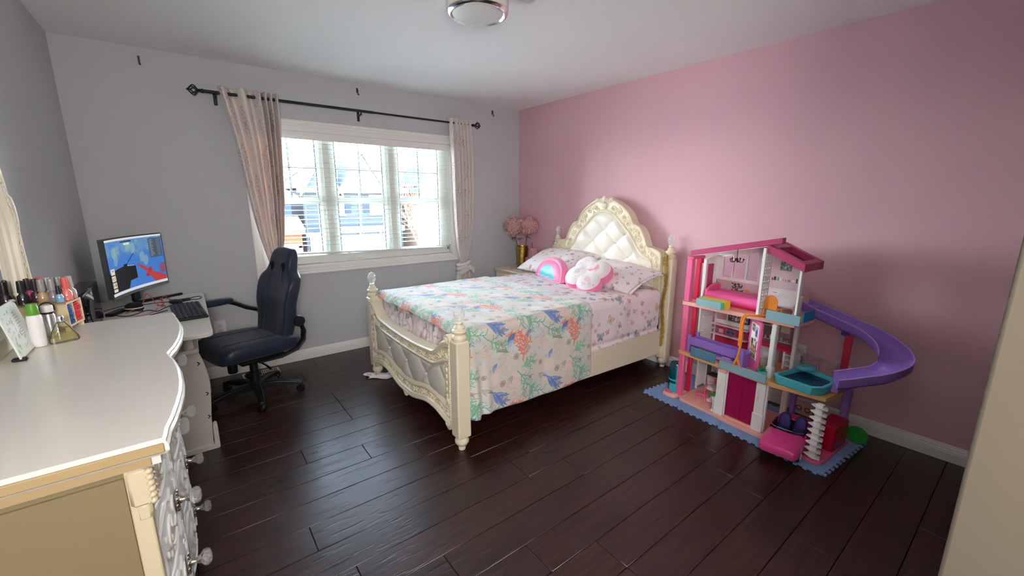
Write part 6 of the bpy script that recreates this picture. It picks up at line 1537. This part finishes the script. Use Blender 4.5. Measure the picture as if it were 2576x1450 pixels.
# balcony guards
D(bx(((.508, .000, .736), (.690, .008, .795)), ch=.001), 'balcony_guard', C_BLUEC); D(MB().box((.662, .10, .736), (.670, .235, .800), ch=.001), 'balcony_guard', C_CYAN)
D(bx(((.070, -.030, .736), (.245, -.022, .783)), ch=.001), 'balcony_guard', C_BLUEC)
D(MB().box((.068, -.038, .372), (.250, -.030, .440), rz=-.02, ch=.001), 'balcony_guard', glassy('doll_clear_steel', '#6f9dbb', .7)); D(MB().box((.288, -.055, .364), (.582, -.047, .418), rz=-.02, ch=.001), 'balcony_guard', C_BLUEC)
# --- second floor
D(bx(((-.026, .17, .378), (-.014, .33, .712)), ch=.001), 'side_wall', C_WHITE)
for z in (.40, .50, .60, .69): D(bx(((-.014, .185, z-.004), (.012, .33, z+.004)), ch=.001), 'wall_shelf', C_WHITE)
D(bx(((.010, .322, .545), (.34, .334, .575)), ((.010, .322, .69), (.34, .334, .712)), ((.005, .322, .378), (.020, .334, .712)), ((.095, .322, .55), (.107, .334, .71)), ((.255, .322, .55), (.267, .334, .71)), ch=.001), 'window_frame', C_WHITE, kind='stuff')
D(bx(((-.005, .326, .378), (.35, .333, .548)), ch=.001), 'niche_wall', mat('doll_deep_pink', '#b82d58', .5))
for z in (.462, .535): D(bx(((-.005, .290, z), (.27, .326, z+.006)), ch=.001), 'wall_shelf', C_WHITE)
P = Paint(360, 110, '#b82d58')
P.rect(20, 40, 52, 100, '#7d7a7f')
for k in range(4): P.rect(62, 52+k*13, 108, 61+k*13, '#e6c8c4')
P.rect(130, 40, 230, 100, '#6f7f92'); P.ell(155, 72, 20, 20, '#4a5968'); P.ell(205, 72, 20, 20, '#4a5968'); P.line([(140, 36), (222, 36)], 4, '#6f7f92'); P.ell(290, 62, 24, 24, '#5f8f92'); P.ell(284, 56, 10, 8, '#d2d8c0'); P.rect(270, 92, 310, 100, '#d9b7b4')
D(MB().slabuv((.0, .322, .470), (.27, 0, 0), (0, 0, .064), (0, .004, 0)), 'printed_shelf_items', printed('doll_shelf_print', P.a, .5), smooth=False)
P = Paint(260, 150, '#1c1a1e'); P.rect(10, 10, 250, 140, '#a58f94')
for k in range(34): P.ell(g.uniform(20, 240), g.uniform(20, 130), g.uniform(8, 24), g.uniform(6, 18), g.choice(['#463a40', '#d9c6c2', '#7a5f66', '#efe2dd', '#2d2629', '#b98d90']), g.uniform(0, 3), .8)
D(MB().slabuv((.112, .312, .585), (.150, 0, 0), (0, 0, .078), (0, .008, 0)), 'television', printed('doll_tv_print', P.a, .25), smooth=False)
fr = D(MB().prism([(.365, .135), (.372, .128), (.486, .020), (.479, .027)], .385, .700), 'fridge_door', mat('doll_fridge_pink', '#ee6fa6', .35))
fr.data.clear_geometry()
_a, _b = Vector((.362, .130, 0)), Vector((.486, .015, 0)); _d = (_b-_a).normalized(); _n = Vector((_d.y, -_d.x, 0))
fm_ = MB(); fm_.prism([tuple((_a)[:2]), tuple(_b[:2]), tuple((_b-_n*.014)[:2]), tuple((_a-_n*.014)[:2])], .382, .702)
bpy.data.objects.remove(fr); fr = D(fm_, 'fridge_door', MATS['doll_fridge_pink'], bevel=.003)
P = Paint(150, 330, '#f4f2f3'); 
for x, y, w_, h, c in [(14, 12, 56, 66, '#7a6a50'), (84, 26, 46, 90, '#6a62a8'), (14, 88, 56, 46, '#fdfdfd'), (16, 148, 44, 56, '#4a4a48'), (70, 124, 60, 60, '#e9e4e6'), (16, 200, 116, 70, '#a88a5a'), (20, 276, 110, 46, '#8f7f56')]: P.rect(x, y, x+w_, y+h, c)
for x, y, c in [(40, 40, '#c9b48c'), (106, 40, '#e8e6f2'), (50, 235, '#e7d04f'), (100, 240, '#d9c8a4'), (50, 300, '#c44a4f'), (96, 300, '#7fa85a'), (100, 80, '#3f3a88'), (90, 150, '#3c3a40')]: P.ell(x, y, 15, 12, c, .4, .9)
o_ = _a+_d*.034+_n*.0012; MB().slabuv((o_.x, o_.y, .452), tuple(_d*.112), (0, 0, .225), tuple(-_n*.001)).build('printed_magnet_board', printed('doll_fridge_print', P.a, .4), fr, smooth=False)
hp = _b-_d*.012+_n*.006; MB().tube([(hp.x, hp.y, .52), (hp.x+_n.x*.008, hp.y+_n.y*.008, .525), (hp.x+_n.x*.008, hp.y+_n.y*.008, .575), (hp.x, hp.y, .58)], .003, 6).build('handle', C_HOT, fr)
P = shelf_print(7, 300, 190, '#6f5a58', (90, 180)); P.rect(175, 20, 290, 150, '#8a6c62'); P.rect(190, 34, 276, 120, '#bfa79c'); P.ell(60, 60, 40, 30, '#59524e', 0, .8)
D(MB().slabuv((.345, .322, .515), (.185, 0, 0), (0, 0, .195), (0, .008, 0)), 'printed_wall_panel', printed('doll_bath_print', P.a, .5), smooth=False)
D(bx(((.36, .235, .492), (.568, .325, .508)), ch=.004), 'counter_top', C_RED); D(bx(((.36, .245, .378), (.47, .325, .492)), ch=.002), 'cabinet', mat('doll_cabinet', '#d8c6c6', .5))
for u in (.530, .585): D(bx(((u, .235, .378), (u+.012, .325, .492)), ch=.002), 'shelf_side', C_WHITE)
for z in (.40, .435, .47): D(bx(((.535, .24, z), (.592, .32, z+.005)), ch=.001), 'shelf_board', C_WHITE)
D(bx(((.545, .012, .378), (.572, .048, .712)), ch=.004), 'front_column', C_WHITE); D(bx(((.541, .008, .378), (.576, .052, .45)), ch=.004), 'column_base', C_WHITE)
D(bx(((.592, .19, .378), (.612, .22, .712)), ch=.003), 'rear_post', C_WHITE)
# pool
pool_o = [(.600, -.010), (.622, -.040), (.815, -.046), (.852, .0), (.858, .10), (.835, .205), (.70, .245), (.66, .245), (.635, .21), (.62, .12)]
pool_i = [(p[0]*.86+.733*.14, p[1]*.86+.08*.14) for p in pool_o]
pb_ = MB(); n = len(pool_o)
po = [(p[0]*.93+.733*.07, p[1]*.93+.08*.07) for p in pool_o]
vs = [(x, y, .380) for x, y in po]+[(x, y, .432) for x, y in pool_o]+[(x, y, .434) for x, y in pool_i]+[(x, y, .388) for x, y in [(p[0]*.80+.733*.2, p[1]*.80+.08*.2) for p in pool_o]]
fs = [tuple(range(n-1, -1, -1))]+[(k*n+i, k*n+(i+1) % n, (k+1)*n+(i+1) % n, (k+1)*n+i) for k in range(3) for i in range(n)]+[tuple(3*n+i for i in range(n))]
D(pb_.add(vs, fs), 'pool', C_TEAL, bevel=.004, clean=False)
D(MB().prism([(p[0]*.84+.733*.16, p[1]*.84+.08*.16) for p in pool_o], .408, .411), 'pool_water', glassy('doll_pool_water', '#2b5f86', .6, rough=.03))
D(MB().prism([(.64, .15), (.655, .24), (.72, .245), (.73, .19), (.69, .14)], .434, .462), 'pool_headrest', C_TEAL, bevel=.01)
rl = []
for u in (.61, .70, .79, .865): rl.append(MB().tube([(u, .328, .378), (u, .328, .482)], .0032, 6))
for z in (.425, .444, .463, .482): rl.append(MB().tube([(.61, .328, z), (.865, .328, z)], .0026 if z < .48 else .0042, 6))
for b in rl: D(b, 'railing_bar', C_CLEAR)
# --- ground floor
def pillar(u, nm='front_pillar'):
    p = D(MB().box((u-.028, -.030, .035), (u+.028, .010, .348), ch=.004).box((u-.032, -.034, .032), (u+.032, .014, .15), ch=.004), nm, C_WHITE)
    MB().box((u-.016, -.0345, .235), (u-.004, -.029, .305), ch=.0015).box((u-.013, -.036, .245), (u-.007, -.030, .295), ch=.001).build('hinge_plate', C_WHITE, p)
    MB().box((u+.028, -.014, .035), (u+.036, .002, .348)).build('door_rail', C_WHITE, p)
    return p
pillar(.300); pillar(.548)
D(bx(((.282, -.036, .330), (.332, .02, .352)), ch=.003), 'coral_bracket', C_PEACH)
for u0, u1 in ((.338, .427), (.427, .516)):
    dd = D(bx(((u0, -.012, .045), (u1, -.006, .345)), ch=.001), 'sliding_door', C_MAGC)
    MB().box((u0+.002, -.016, .045), (u0+.007, -.004, .345)).build('door_stile', C_MAGC, dd)
D(bx(((.335, -.03, .030), (.520, .01, .045)), ch=.004), 'door_sill', C_PEACH)
D(bx(((.04, .322, .032), (.055, .334, .352)), ((-.026, .20, .032), (-.012, .215, .352)), ((-.026, .315, .032), (-.01, .33, .352)), ((.17, .322, .032), (.185, .334, .352)), ch=.002), 'rear_post', C_WHITE, kind='stuff')
D(MB().box((-.024, .20, .05), (-.016, .33, .34)), 'side_wall', C_WHITE)
P = Paint(200, 260, '#575357'); P.rect(60, 60, 150, 210, '#2e2b2d'); P.rect(70, 80, 140, 140, '#8f8884'); P.rect(75, 150, 135, 200, '#b8aaa2')
for k in range(14): P.line([(75+g.random()*50, 85+g.random()*100), (90+g.random()*40, 90+g.random()*100)], 3, '#3b3637')
D(MB().slabuv((-.085, .318, .125), (.105, 0, 0), (0, 0, .14), (0, .006, 0)), 'blackboard_panel', printed('doll_oven_print', P.a, .5), smooth=False)
kc = D(bx(((.035, .255, .034), (.155, .325, .150)), ch=.003), 'kitchen_cabinet', mat('doll_cream', '#e6d3cb', .5))
bx(((.045, .250, .105), (.095, .256, .140)), ((.045, .250, .06), (.095, .256, .098)), ch=.001).build('cabinet_drawer', C_WHITE, kc, kind='stuff'); bx(((.10, .249, .04), (.152, .256, .142)), ch=.001).build('oven_door', C_PINK, kc); bx(((.03, .25, .150), (.16, .326, .158)), ch=.002).build('stove_top', mat('doll_dark', '#4a3a38', .4), kc)
for u in (.055, .105): bx(((u, .322, .175), (u+.035, .328, .20)), ch=.001).build('wall_card', C_WHITE, kc)
D(bx(((.545, .26, .030), (.580, .285, .352)), ch=.003), 'garage_post', C_WHITE); D(bx(((.582, .295, .030), (.610, .332, .352)), ch=.004), 'garage_post', C_PURP); D(bx(((.852, .285, .030), (.885, .335, .352)), ch=.004), 'garage_post', C_PURP)
P = Paint(360, 120, '#caa79c'); 
for x in (40, 110, 170, 230, 300): P.ell(x, 60, 26, 22, '#6a4a44'); P.ell(x, 60, 17, 14, '#caa79c'); P.line([(x-20, 84), (x+22, 88)], 6, '#8a5f58')
D(MB().slabuv((.60, .322, .085), (.255, 0, 0), (0, 0, .085), (0, .006, 0)), 'printed_garage_panel', printed('doll_garage_print', P.a, .5), smooth=False)
D(bx(((.815, .10, .034), (.905, .285, .185)), ch=.006), 'red_cabinet', C_REDC); D(bx(((.835, .13, .036), (.89, .26, .15)), ch=.004), 'red_cabinet_shelf', mat('doll_inner_red', '#a81536', .4))
sp = MB().prism([(.845, -.050), (.880, -.050), (.880, -.020), (.845, -.020)], .030, .352)
sp = D(sp, 'spiral_column', C_WHITE, bevel=.003)
for k in range(9):
    z = .040+k*.0365
    f = MB().prism([(.826, -.060), (.868, -.068), (.900, -.044), (.892, -.012), (.845, -.008)], 0, .008)
    f.v = [(x, y, z+zz+(.862-x)*.22+.0) for x, y, zz in f.v]; f.build('flange', C_WHITE, sp, bevel=.002)
D(MB().lathe([(.05, -.006), (.055, 0), (.05, .006)], (0, 0, 0), 28, 'y').xf(Matrix.Translation((.930, .36, .072))), 'green_bush', C_GREEN)
# slide
SL = spline([(.560, .355, .772), (.648, .355, .742), (.79, .358, .700), (.915, .350, .664), (1.015, .310, .615), (1.060, .245, .566), (1.025, .185, .512), (.940, .135, .468), (.868, .095, .438)], 8)
S = [Vector(p) for p in SL]; ns2 = len(S); secv = []; lip = []
for i, p in enumerate(S):
    t = (S[min(i+1, ns2-1)]-S[max(i-1, 0)]); t.z = 0; t.normalize(); nrm = Vector((-t.y, t.x, 0)); w_ = .066*(1 if i > 5 else .85)
    bank = 0
    prof = [(-1.06, .050), (-.98, .018), (-.82, .001), (-.4, -.004), (0, -.005), (.4, -.004), (.82, .001), (.98, .018), (1.06, .050), (1.12, .050), (1.05, .006), (.86, -.010), (0, -.014), (-.86, -.010), (-1.05, .006), (-1.12, .050)]
    secv.append([tuple(p+nrm*(a*w_)+Vector((0, 0, b+bank*a))) for a, b in prof])
sld = D(loft(MB(), secv), 'slide', C_PURP, ang=50)
for k in (0, 8): MB().tube([Vector(s[k]).lerp(Vector(s[9] if k == 8 else s[15]), .5) for s in secv], .0042, 6).build('slide_rim', C_PURL, sld)
D(bx(((.838, .105, .380), (.885, .150, .428)), ch=.004), 'slide_foot', C_PURL); D(bx(((.60, .30, .738), (.665, .335, .80)), ch=.004), 'slide_mount', C_PURP)
D(MB().tube([(.795, .345, .655), (.80, .345, .685)], .022, 8), 'slide_clamp', mat('doll_dark_purple', '#54377f', .45))
D(bx(((.804, .322, .378), (.842, .334, .665)), ch=.004), 'slide_support', glassy('doll_clear_rose', '#e0405f', .6))
# elevator capsule standing at the left end
cpz = D(MB().lathe([(.046, .038), (.048, .05), (.048, .235), (.040, .252), (.001, .254)], (-.085, .045, 0), 24), 'elevator_capsule', C_TEALD, ang=50)
bx(((-.052, .000, .036), (-.040, .090, .250)), ((-.10, -.006, .036), (-.042, .006, .10)), ch=.003).build('capsule_frame', C_TEALL, cpz, kind='stuff')
MB().lathe([(.050, .12), (.0505, .122), (.0505, .130), (.050, .132)], (-.085, .045, 0), 24).build('capsule_band', C_TEALL, cpz)
D(MB().prism([(-.135, -.010), (-.12, -.050), (-.07, -.062), (-.02, -.045), (-.016, .10), (-.135, .10)], ZM, .036), 'capsule_base', C_PEACH, bevel=.006); D(bx(((-.115, -.040, .036), (-.06, -.01, .044)), ch=.003), 'capsule_step', C_PINK)
# ================================================================== TOYS IN AND AROUND THE DOLLHOUSE
def toy(name, label, cat, u, v, z, rz=0.0, group=None): return thing(name, label, cat, DL(u, v, z), DHR+rz, group)
t = toy('doll_sofa', 'bright pink toy daybed on the top floor of the dollhouse', 'toy sofa', .235, .195, .738)
b = MB().grid(lambda u, v: (-.185+.37*u, -.085+.16*v, .082-.016*(abs(2*v-1)**4)), 4, 10); MB().box((-.185, -.085, .0), (.185, .085, .040), ch=.006).build('sofa_base', C_RED, t)
MB().tube([(-.175, -.072, .046), (.182, -.072, .046)], .034, 16).box((-.175, -.06, .03), (.182, .085, .078), ch=.016).build('cushion', mat('doll_sofa_pink', '#f25fa4', .5), t)
MB().prism([(-.085, .0), (.085, .0), (.085, .105), (.06, .118), (-.02, .112), (-.075, .085)], -.200, -.182, 'x').build('armrest', mat('doll_rose', '#ee5a92', .45), t, bevel=.005)
t = toy('toy_box', 'clear blue toy box with yellow and green sides on the top balcony', 'toy box', .165, .020, .738)
MB().box((-.085, -.034, .0), (.095, -.028, .05)).box((-.085, .028, 0), (.095, .034, .05)).build('green_side', mat('doll_mint', '#6fc694', .45), t, kind='stuff'); MB().box((.088, -.034, 0), (.096, .034, .056), ch=.001).build('yellow_side', mat('doll_yellow', '#f0cb3f', .45), t); MB().box((-.09, -.034, 0), (-.084, .034, .05)).box((-.085, -.03, 0), (.09, .03, .005)).build('blue_tray', C_BLUEC, t, kind='stuff'); MB().box((-.085, -.034, .046), (.095, .034, .052)).build('yellow_lid', MATS['doll_yellow'], t)
t = toy('doll_chandelier', 'small dark purple toy chandelier hanging under the dollhouse roof', 'toy lamp', .205, .17, 1.035)
M_CH = mat('doll_chandelier_purple', '#4a3146', .4)
MB().tube([(0, 0, .018), (0, 0, zr(.205)-1.035+.012)], .0025, 6).ball((0, 0, .012), .010, 10, 6).build('stem', M_CH, t)
for k in range(5):
    a = k*2*pi/5+.3
    ar = MB().tube([(0, 0, .012), (.018*cos(a), .018*sin(a), -.006), (.036*cos(a), .036*sin(a), -.004), (.040*cos(a), .040*sin(a), .010)], .0032, 6).build('arm', M_CH, t)
    MB().ball((.040*cos(a), .040*sin(a), .014), .006, 8, 6).build('candle', M_CH, ar)
t = toy('doll_desk', 'white toy desk with slanted top in the dollhouse study', 'toy desk', .525, .200, .738)
MB().prism([(-.062, .068), (.045, .120), (.062, .120), (.062, .105), (-.055, .055)], -.062, .062, 'x').build('slanted_top', C_WHITE, t, bevel=.002)
for u in (-.06, .05): MB().prism([(-.050, .0), (.060, .0), (.060, .105), (-.045, .058), (-.020, .03)], u, u+.010, 'x').build('desk_side', C_WHITE, t, bevel=.001)
MB().box((-.05, .0, .05), (.05, .05, .055)).build('desk_shelf', mat('doll_brown', '#6a4a3a', .5), t)
MB().box((-.02, .01, .1035), (.03, .045, .106)).xf(Matrix.Rotation(0, 4, 'X')).build('book', mat('doll_cream_page', '#e9e7d8', .6), t)
t = toy('doll_chair', 'orange plastic toy chair on the top floor in front of the white toy desk', 'toy chair', .515, .060, .738)
bk2 = MB(); pts = [(x, z) for x, z in [(-.036, .055), (.036, .055), (.038, .09)]]+[(.038*cos(a), .100+.042*sin(a)) for a in np.linspace(0.1, pi-.1, 10)]+[(-.038, .09)]
bk2.prism(pts, -.034, -.027, 'y').build('backrest', C_ORAN, t, bevel=.002)
MB().box((-.036, -.030, .050), (.036, .035, .057), ch=.003).build('seat', C_ORAN, t)
for x, y in ((-.034, -.034), (.034, -.034), (-.034, .032), (.034, .032)): MB().tube([(x, y*.9, .054), (x*1.18, y*1.22, .0)], .0042, 6).build('leg', C_ORAN, t)
# bendy orange toy strap draped over the edge of the top floor
t = thing('toy_strap', 'long orange plastic toy strap draped over the top floor edge of the dollhouse', 'toy', DL(.47, 0, .74))
pth = spline([DL(.492, .030, .752), DL(.455, -.004, .7465), DL(.415, -.026, .742), DL(.400, -.036, .700), DL(.405, -.042, .62), DL(.405, -.046, .53), DL(.398, -.050, .47)], 6)
MB().tube(pth, .0098, 8, flat=.7).tube([tuple(Vector(p)+Vector((-.003, .010, .002))) for p in pth[:30]], .0055, 8).build('strap', C_ORAN, t, world=True)
e = Vector(pth[-1])
for q in ((.375, -.052, .395), (.425, -.052, .405), (.408, -.049, .42)): MB().tube([tuple(e), tuple(e.lerp(Vector(DL(*q)), .6)), DL(*q)], [.0075, .006, .004], 7).build('strap_finger', C_ORAN, t, world=True)
t = toy('doll_bunk_bed', 'purple toy bed frame at the front of the middle dollhouse floor', 'toy bed', .205, .055, .378)
for u in (-.198, .180): MB().box((u, -.050, 0), (u+.022, .070, .095), ch=.003).box((u, -.052, .06), (u+.022, -.028, .125), ch=.004).box((u, .045, .06), (u+.022, .07, .125), ch=.004).build('bed_end', C_PURP, t)
MB().prism([(-.18, .055), (.185, .055), (.185, .112), (.02, .106), (0, .112), (-.02, .106), (-.18, .112)], -.046, -.034, 'y').build('side_rail', C_PURP, t, bevel=.002); MB().box((-.18, .05, .05), (.185, .06, .10), ch=.002).build('side_rail', C_PURP, t)
MB().box((-.178, -.034, .045), (.182, .055, .062), ch=.006).build('bed_board', C_PURL, t); MB().box((-.05, -.040, .004), (.178, .05, .030), ch=.004).build('drawer', C_PURL, t); MB().box((.06, -.046, .032), (.12, -.036, .044), ch=.002).build('slider', C_PURL, t)
t = toy('doll_toilet', 'white toy toilet behind the open pink fridge door', 'toy toilet', .440, .215, .378)
MB().lathe([(.018, 0), (.020, .02), (.028, .045), (.030, .052), (.026, .055), (.001, .056)], (0, -.015, 0), 20).build('bowl', C_WHITE, t); MB().box((-.028, .012, .0), (.028, .028, .085), ch=.006).build('tank', C_WHITE, t)
def plant(name, label, u, v, z, potm, r, h, seed, n=22, spread=.032, droop=.4):
    t = toy(name, label, 'toy plant', u, v, z); g = random.Random(seed)
    if h: MB().lathe([(r*.72, 0), (r*.75, .002), (r, h), (r*.9, h), (r*.7, h-.006), (.001, h-.006)], (0, 0, 0), 4 if 'square' in label else 18).build('pot', potm, t, ang=50)
    lf = MB()
    for k in range(n):
        a = k*2.4; L = spread*g.uniform(.7, 1.15); el = g.uniform(.1, 1.2); wd_ = L*.22; c, s = cos(a), sin(a)
        m1 = (c*L*.5*cos(el), s*L*.5*cos(el), h+L*.5*sin(el)+.008); e = (c*L*cos(el)*1.1, s*L*cos(el)*1.1, h+L*(sin(el)-droop*.3))
        lf.add([(0, 0, h-.004), (m1[0]-s*wd_, m1[1]+c*wd_, m1[2]), e, (m1[0]+s*wd_, m1[1]-c*wd_, m1[2])], [(0, 1, 2, 3)])
    lf.build('leaves', C_GREEN, t, kind='stuff', smooth=False)
    return t
plant('doll_plant', 'green toy plant in a square teal pot on the middle floor edge of the dollhouse', .540, -.020, .378, C_TEAL, .030, .048, 4)
t = toy('doll_table', 'round white toy pedestal table on the dollhouse ground floor', 'toy table', .165, .120, .032)
MB().lathe([(.034, 0), (.035, .003), (.028, .008), (.010, .018), (.006, .05), (.008, .088), (.014, .094)], (0, 0, 0), 24).build('pedestal', C_WHITE, t, ang=50); MB().lathe([(.046, .093), (.052, .096), (.052, .102), (.048, .104), (.001, .1045)], (0, 0, 0), 30).build('table_top', C_WHITE, t, ang=50)
plant('doll_plant', 'green toy plant hanging beside the white pillar on the ground floor', .252, -.010, .115, C_WHITE, .014, .022, 9, 34, .030, .9).children[0].name
bx(((.240, -.020, .032), (.264, 0, .036))).tube([(.252, -.010, .036), (.252, -.010, .115)], .003, 6)
tag(MB().lathe([(.016, .032), (.016, .036), (.004, .042), (.004, .110), (.012, .1145)], (0, 0, 0), 16).build('plant_stand', C_WHITE, None), 'thin white toy plant stand by the ground floor pillar', 'toy stand').location = DL(.252, -.010, 0)
t = toy('doll_side_chair', 'pink toy chair at the round white toy table', 'toy chair', .110, .075, .032, R(-70))
MB().prism([(-.028, .052), (.028, .052), (.026, .110), (.018, .122), (-.018, .122), (-.026, .110)], .026, .032, 'y').build('backrest', C_PINK, t, bevel=.002); MB().box((-.030, -.030, .046), (.030, .032, .053), ch=.003).build('seat', C_PINK, t)
for x, y in ((-.026, -.026), (.026, -.026), (-.026, .028), (.026, .028)): MB().tube([(x, y, .05), (x*1.1, y*1.1, 0)], .0038, 6).build('leg', C_PINK, t)
# --- the pink convertible
car = toy('toy_car', 'hot pink toy convertible parked nose out under the dollhouse terrace', 'toy car', .712, .015, .012, R(10.5))
# local y: rear (+) to nose (-); x: width
HWc = .100; cs = []
prof = [(-.228, .045, .060, .60), (-.222, .030, .080, .86), (-.205, .026, .086, .95), (-.17, .026, .096, 1.0), (-.10, .026, .110, 1.0), (-.03, .026, .122, 1.0), (.05, .026, .126, 1.0), (.12, .026, .128, 1.0), (.17, .028, .124, .98), (.205, .034, .112, .92), (.215, .045, .095, .80)]
nsec = 28
for y, z0, z1, ws in [tuple(q) for q in spline(prof, 4)]:
    ring = []
    for k in range(nsec):
        a = 2*pi*k/nsec; e = .42; cx_ = math.copysign(abs(cos(a))**e, cos(a)); sz_ = math.copysign(abs(sin(a))**(.62 if sin(a) > 0 else .35), sin(a))
        top_in = 1-.16*max(0, sz_)**2
        ring.append((cx_*HWc*ws*top_in, y, (z0+z1)/2+sz_*(z1-z0)/2))
    cs.append(ring)
body = loft(MB(), cs).build('car_body', C_HOT, car, ang=45)
# cockpit cut-out by a boolean with a rounded box
ck = MB().prism([(-.080, -.055), (-.055, -.072), (0, -.080), (.055, -.072), (.080, -.055), (.078, .075), (.062, .090), (-.062, .090), (-.078, .075)], .058, .20).build('cutter', C_HOT, car)
md = body.modifiers.new('cockpit', 'BOOLEAN'); md.object = ck; md.operation = 'DIFFERENCE'; md.solver = 'EXACT'
wc = []
for sx in (-1, 1):
    for y in (-.145, .135): wc.append(MB().lathe([(.036, -.03), (.036, .03)], (sx*.098, y, .030), 24, 'x').build('cutter', C_HOT, car)); m2 = body.modifiers.new('arch', 'BOOLEAN'); m2.object = wc[-1]; m2.operation = 'DIFFERENCE'; m2.solver = 'EXACT'
bpy.context.view_layer.update(); dg = bpy.context.evaluated_depsgraph_get()
nm = bpy.data.meshes.new_from_object(body.evaluated_get(dg)); body.modifiers.clear(); body.data = nm
for c in [ck]+wc: bpy.data.objects.remove(c)
M_INT = mat('car_interior_black', '#15131c', .5); M_SEAT = mat('car_seat_purple', '#3b2f78', .5)
MB().prism([(-.083, -.058), (-.057, -.076), (0, -.084), (.057, -.076), (.083, -.058), (.081, .078), (.064, .093), (-.064, .093), (-.081, .078)], .050, .062).build('cockpit_floor', M_INT, car)
MB().prism([(-.083, -.040), (-.057, -.055), (0, -.060), (.057, -.055), (.083, -.040), (.083, -.058), (.057, -.076), (0, -.084), (-.057, -.076), (-.083, -.058)], .060, .108).build('dashboard', M_INT, car, bevel=.004)
for x0, x1, y0, y1 in ((-.086, -.078, -.06, .08), (.078, .086, -.06, .08)): MB().box((x0, y0, .06), (x1, y1, .118)).build('door_lining', M_INT, car)
MB().box((-.075, .082, .06), (.075, .094, .122)).build('rear_lining', M_INT, car)
for sx in (-1, 1):
    s = loft(MB(), [[(sx*.040+xx, .060+.020*(z-.07)/.08+yy, z) for yy, xx in supell(w_, th, .004, .7, 24)] for z, w_, th in ((.062, .030, .012), (.075, .033, .015), (.11, .033, .014), (.135, .029, .012), (.152, .022, .010), (.160, .010, .005))]).build('car_seat', M_SEAT, car, ang=60)
    MB().box((sx*.040-.030, -.02, .062), (sx*.040+.030, .058, .082), ch=.008).build('seat_cushion', M_SEAT, s)
MB().tube([(.040+.018*cos(a), -.038+.006*sin(a), .108+.016*sin(a)) for a in np.linspace(0, 2*pi, 17)[:-1]], .003, 6, closed=True).build('steering_wheel', M_INT, car)
MB().tube([(-.080, -.052, .124), (-.057, -.075, .127), (0, -.084, .130), (.057, -.075, .127), (.080, -.052, .124)], .0028, 6).build('windscreen_rim', C_CLEAR, car)
for sx in (-1, 1):
    for y in (-.145, .135):
        wl = MB().lathe([(.018, -.012), (.031, -.011), (.0315, .0), (.031, .011), (.018, .012)], (sx*.084, y, .0315-.0), 22, 'x').build('wheel', M_BLACK, car)
        MB().lathe([(.002, -.003), (.021, -.002), (.021, .002), (.002, .004)], (sx*.0955, y, .0315), 18, 'x').build('hub_cap', M_CHROME, wl)
        sk = MB()
        for k in range(6): a = k*pi/3; sk.tube([(sx*.099, y, .0315), (sx*.099, y+.018*cos(a), .0315+.018*sin(a))], .0022, 5)
        sk.build('spokes', C_WHITE, wl, kind='stuff')
for sx in (-1, 1): MB().box((sx*.060-.026, -.2235, .058), (sx*.060+.026, -.217, .066), ch=.002).build('headlight_slot', mat('car_slot_dark', '#7a1440', .4), car)
MB().box((-.075, -.226, .030), (.075, -.205, .046), ch=.005).build('bumper', mat('car_bumper_pink', '#f26aa8', .35), car)
for sx in (-1, 1): MB().ball((sx*.052, -.2225, .050), .0045, 8, 6).build('fog_lamp', C_WHITE, car)
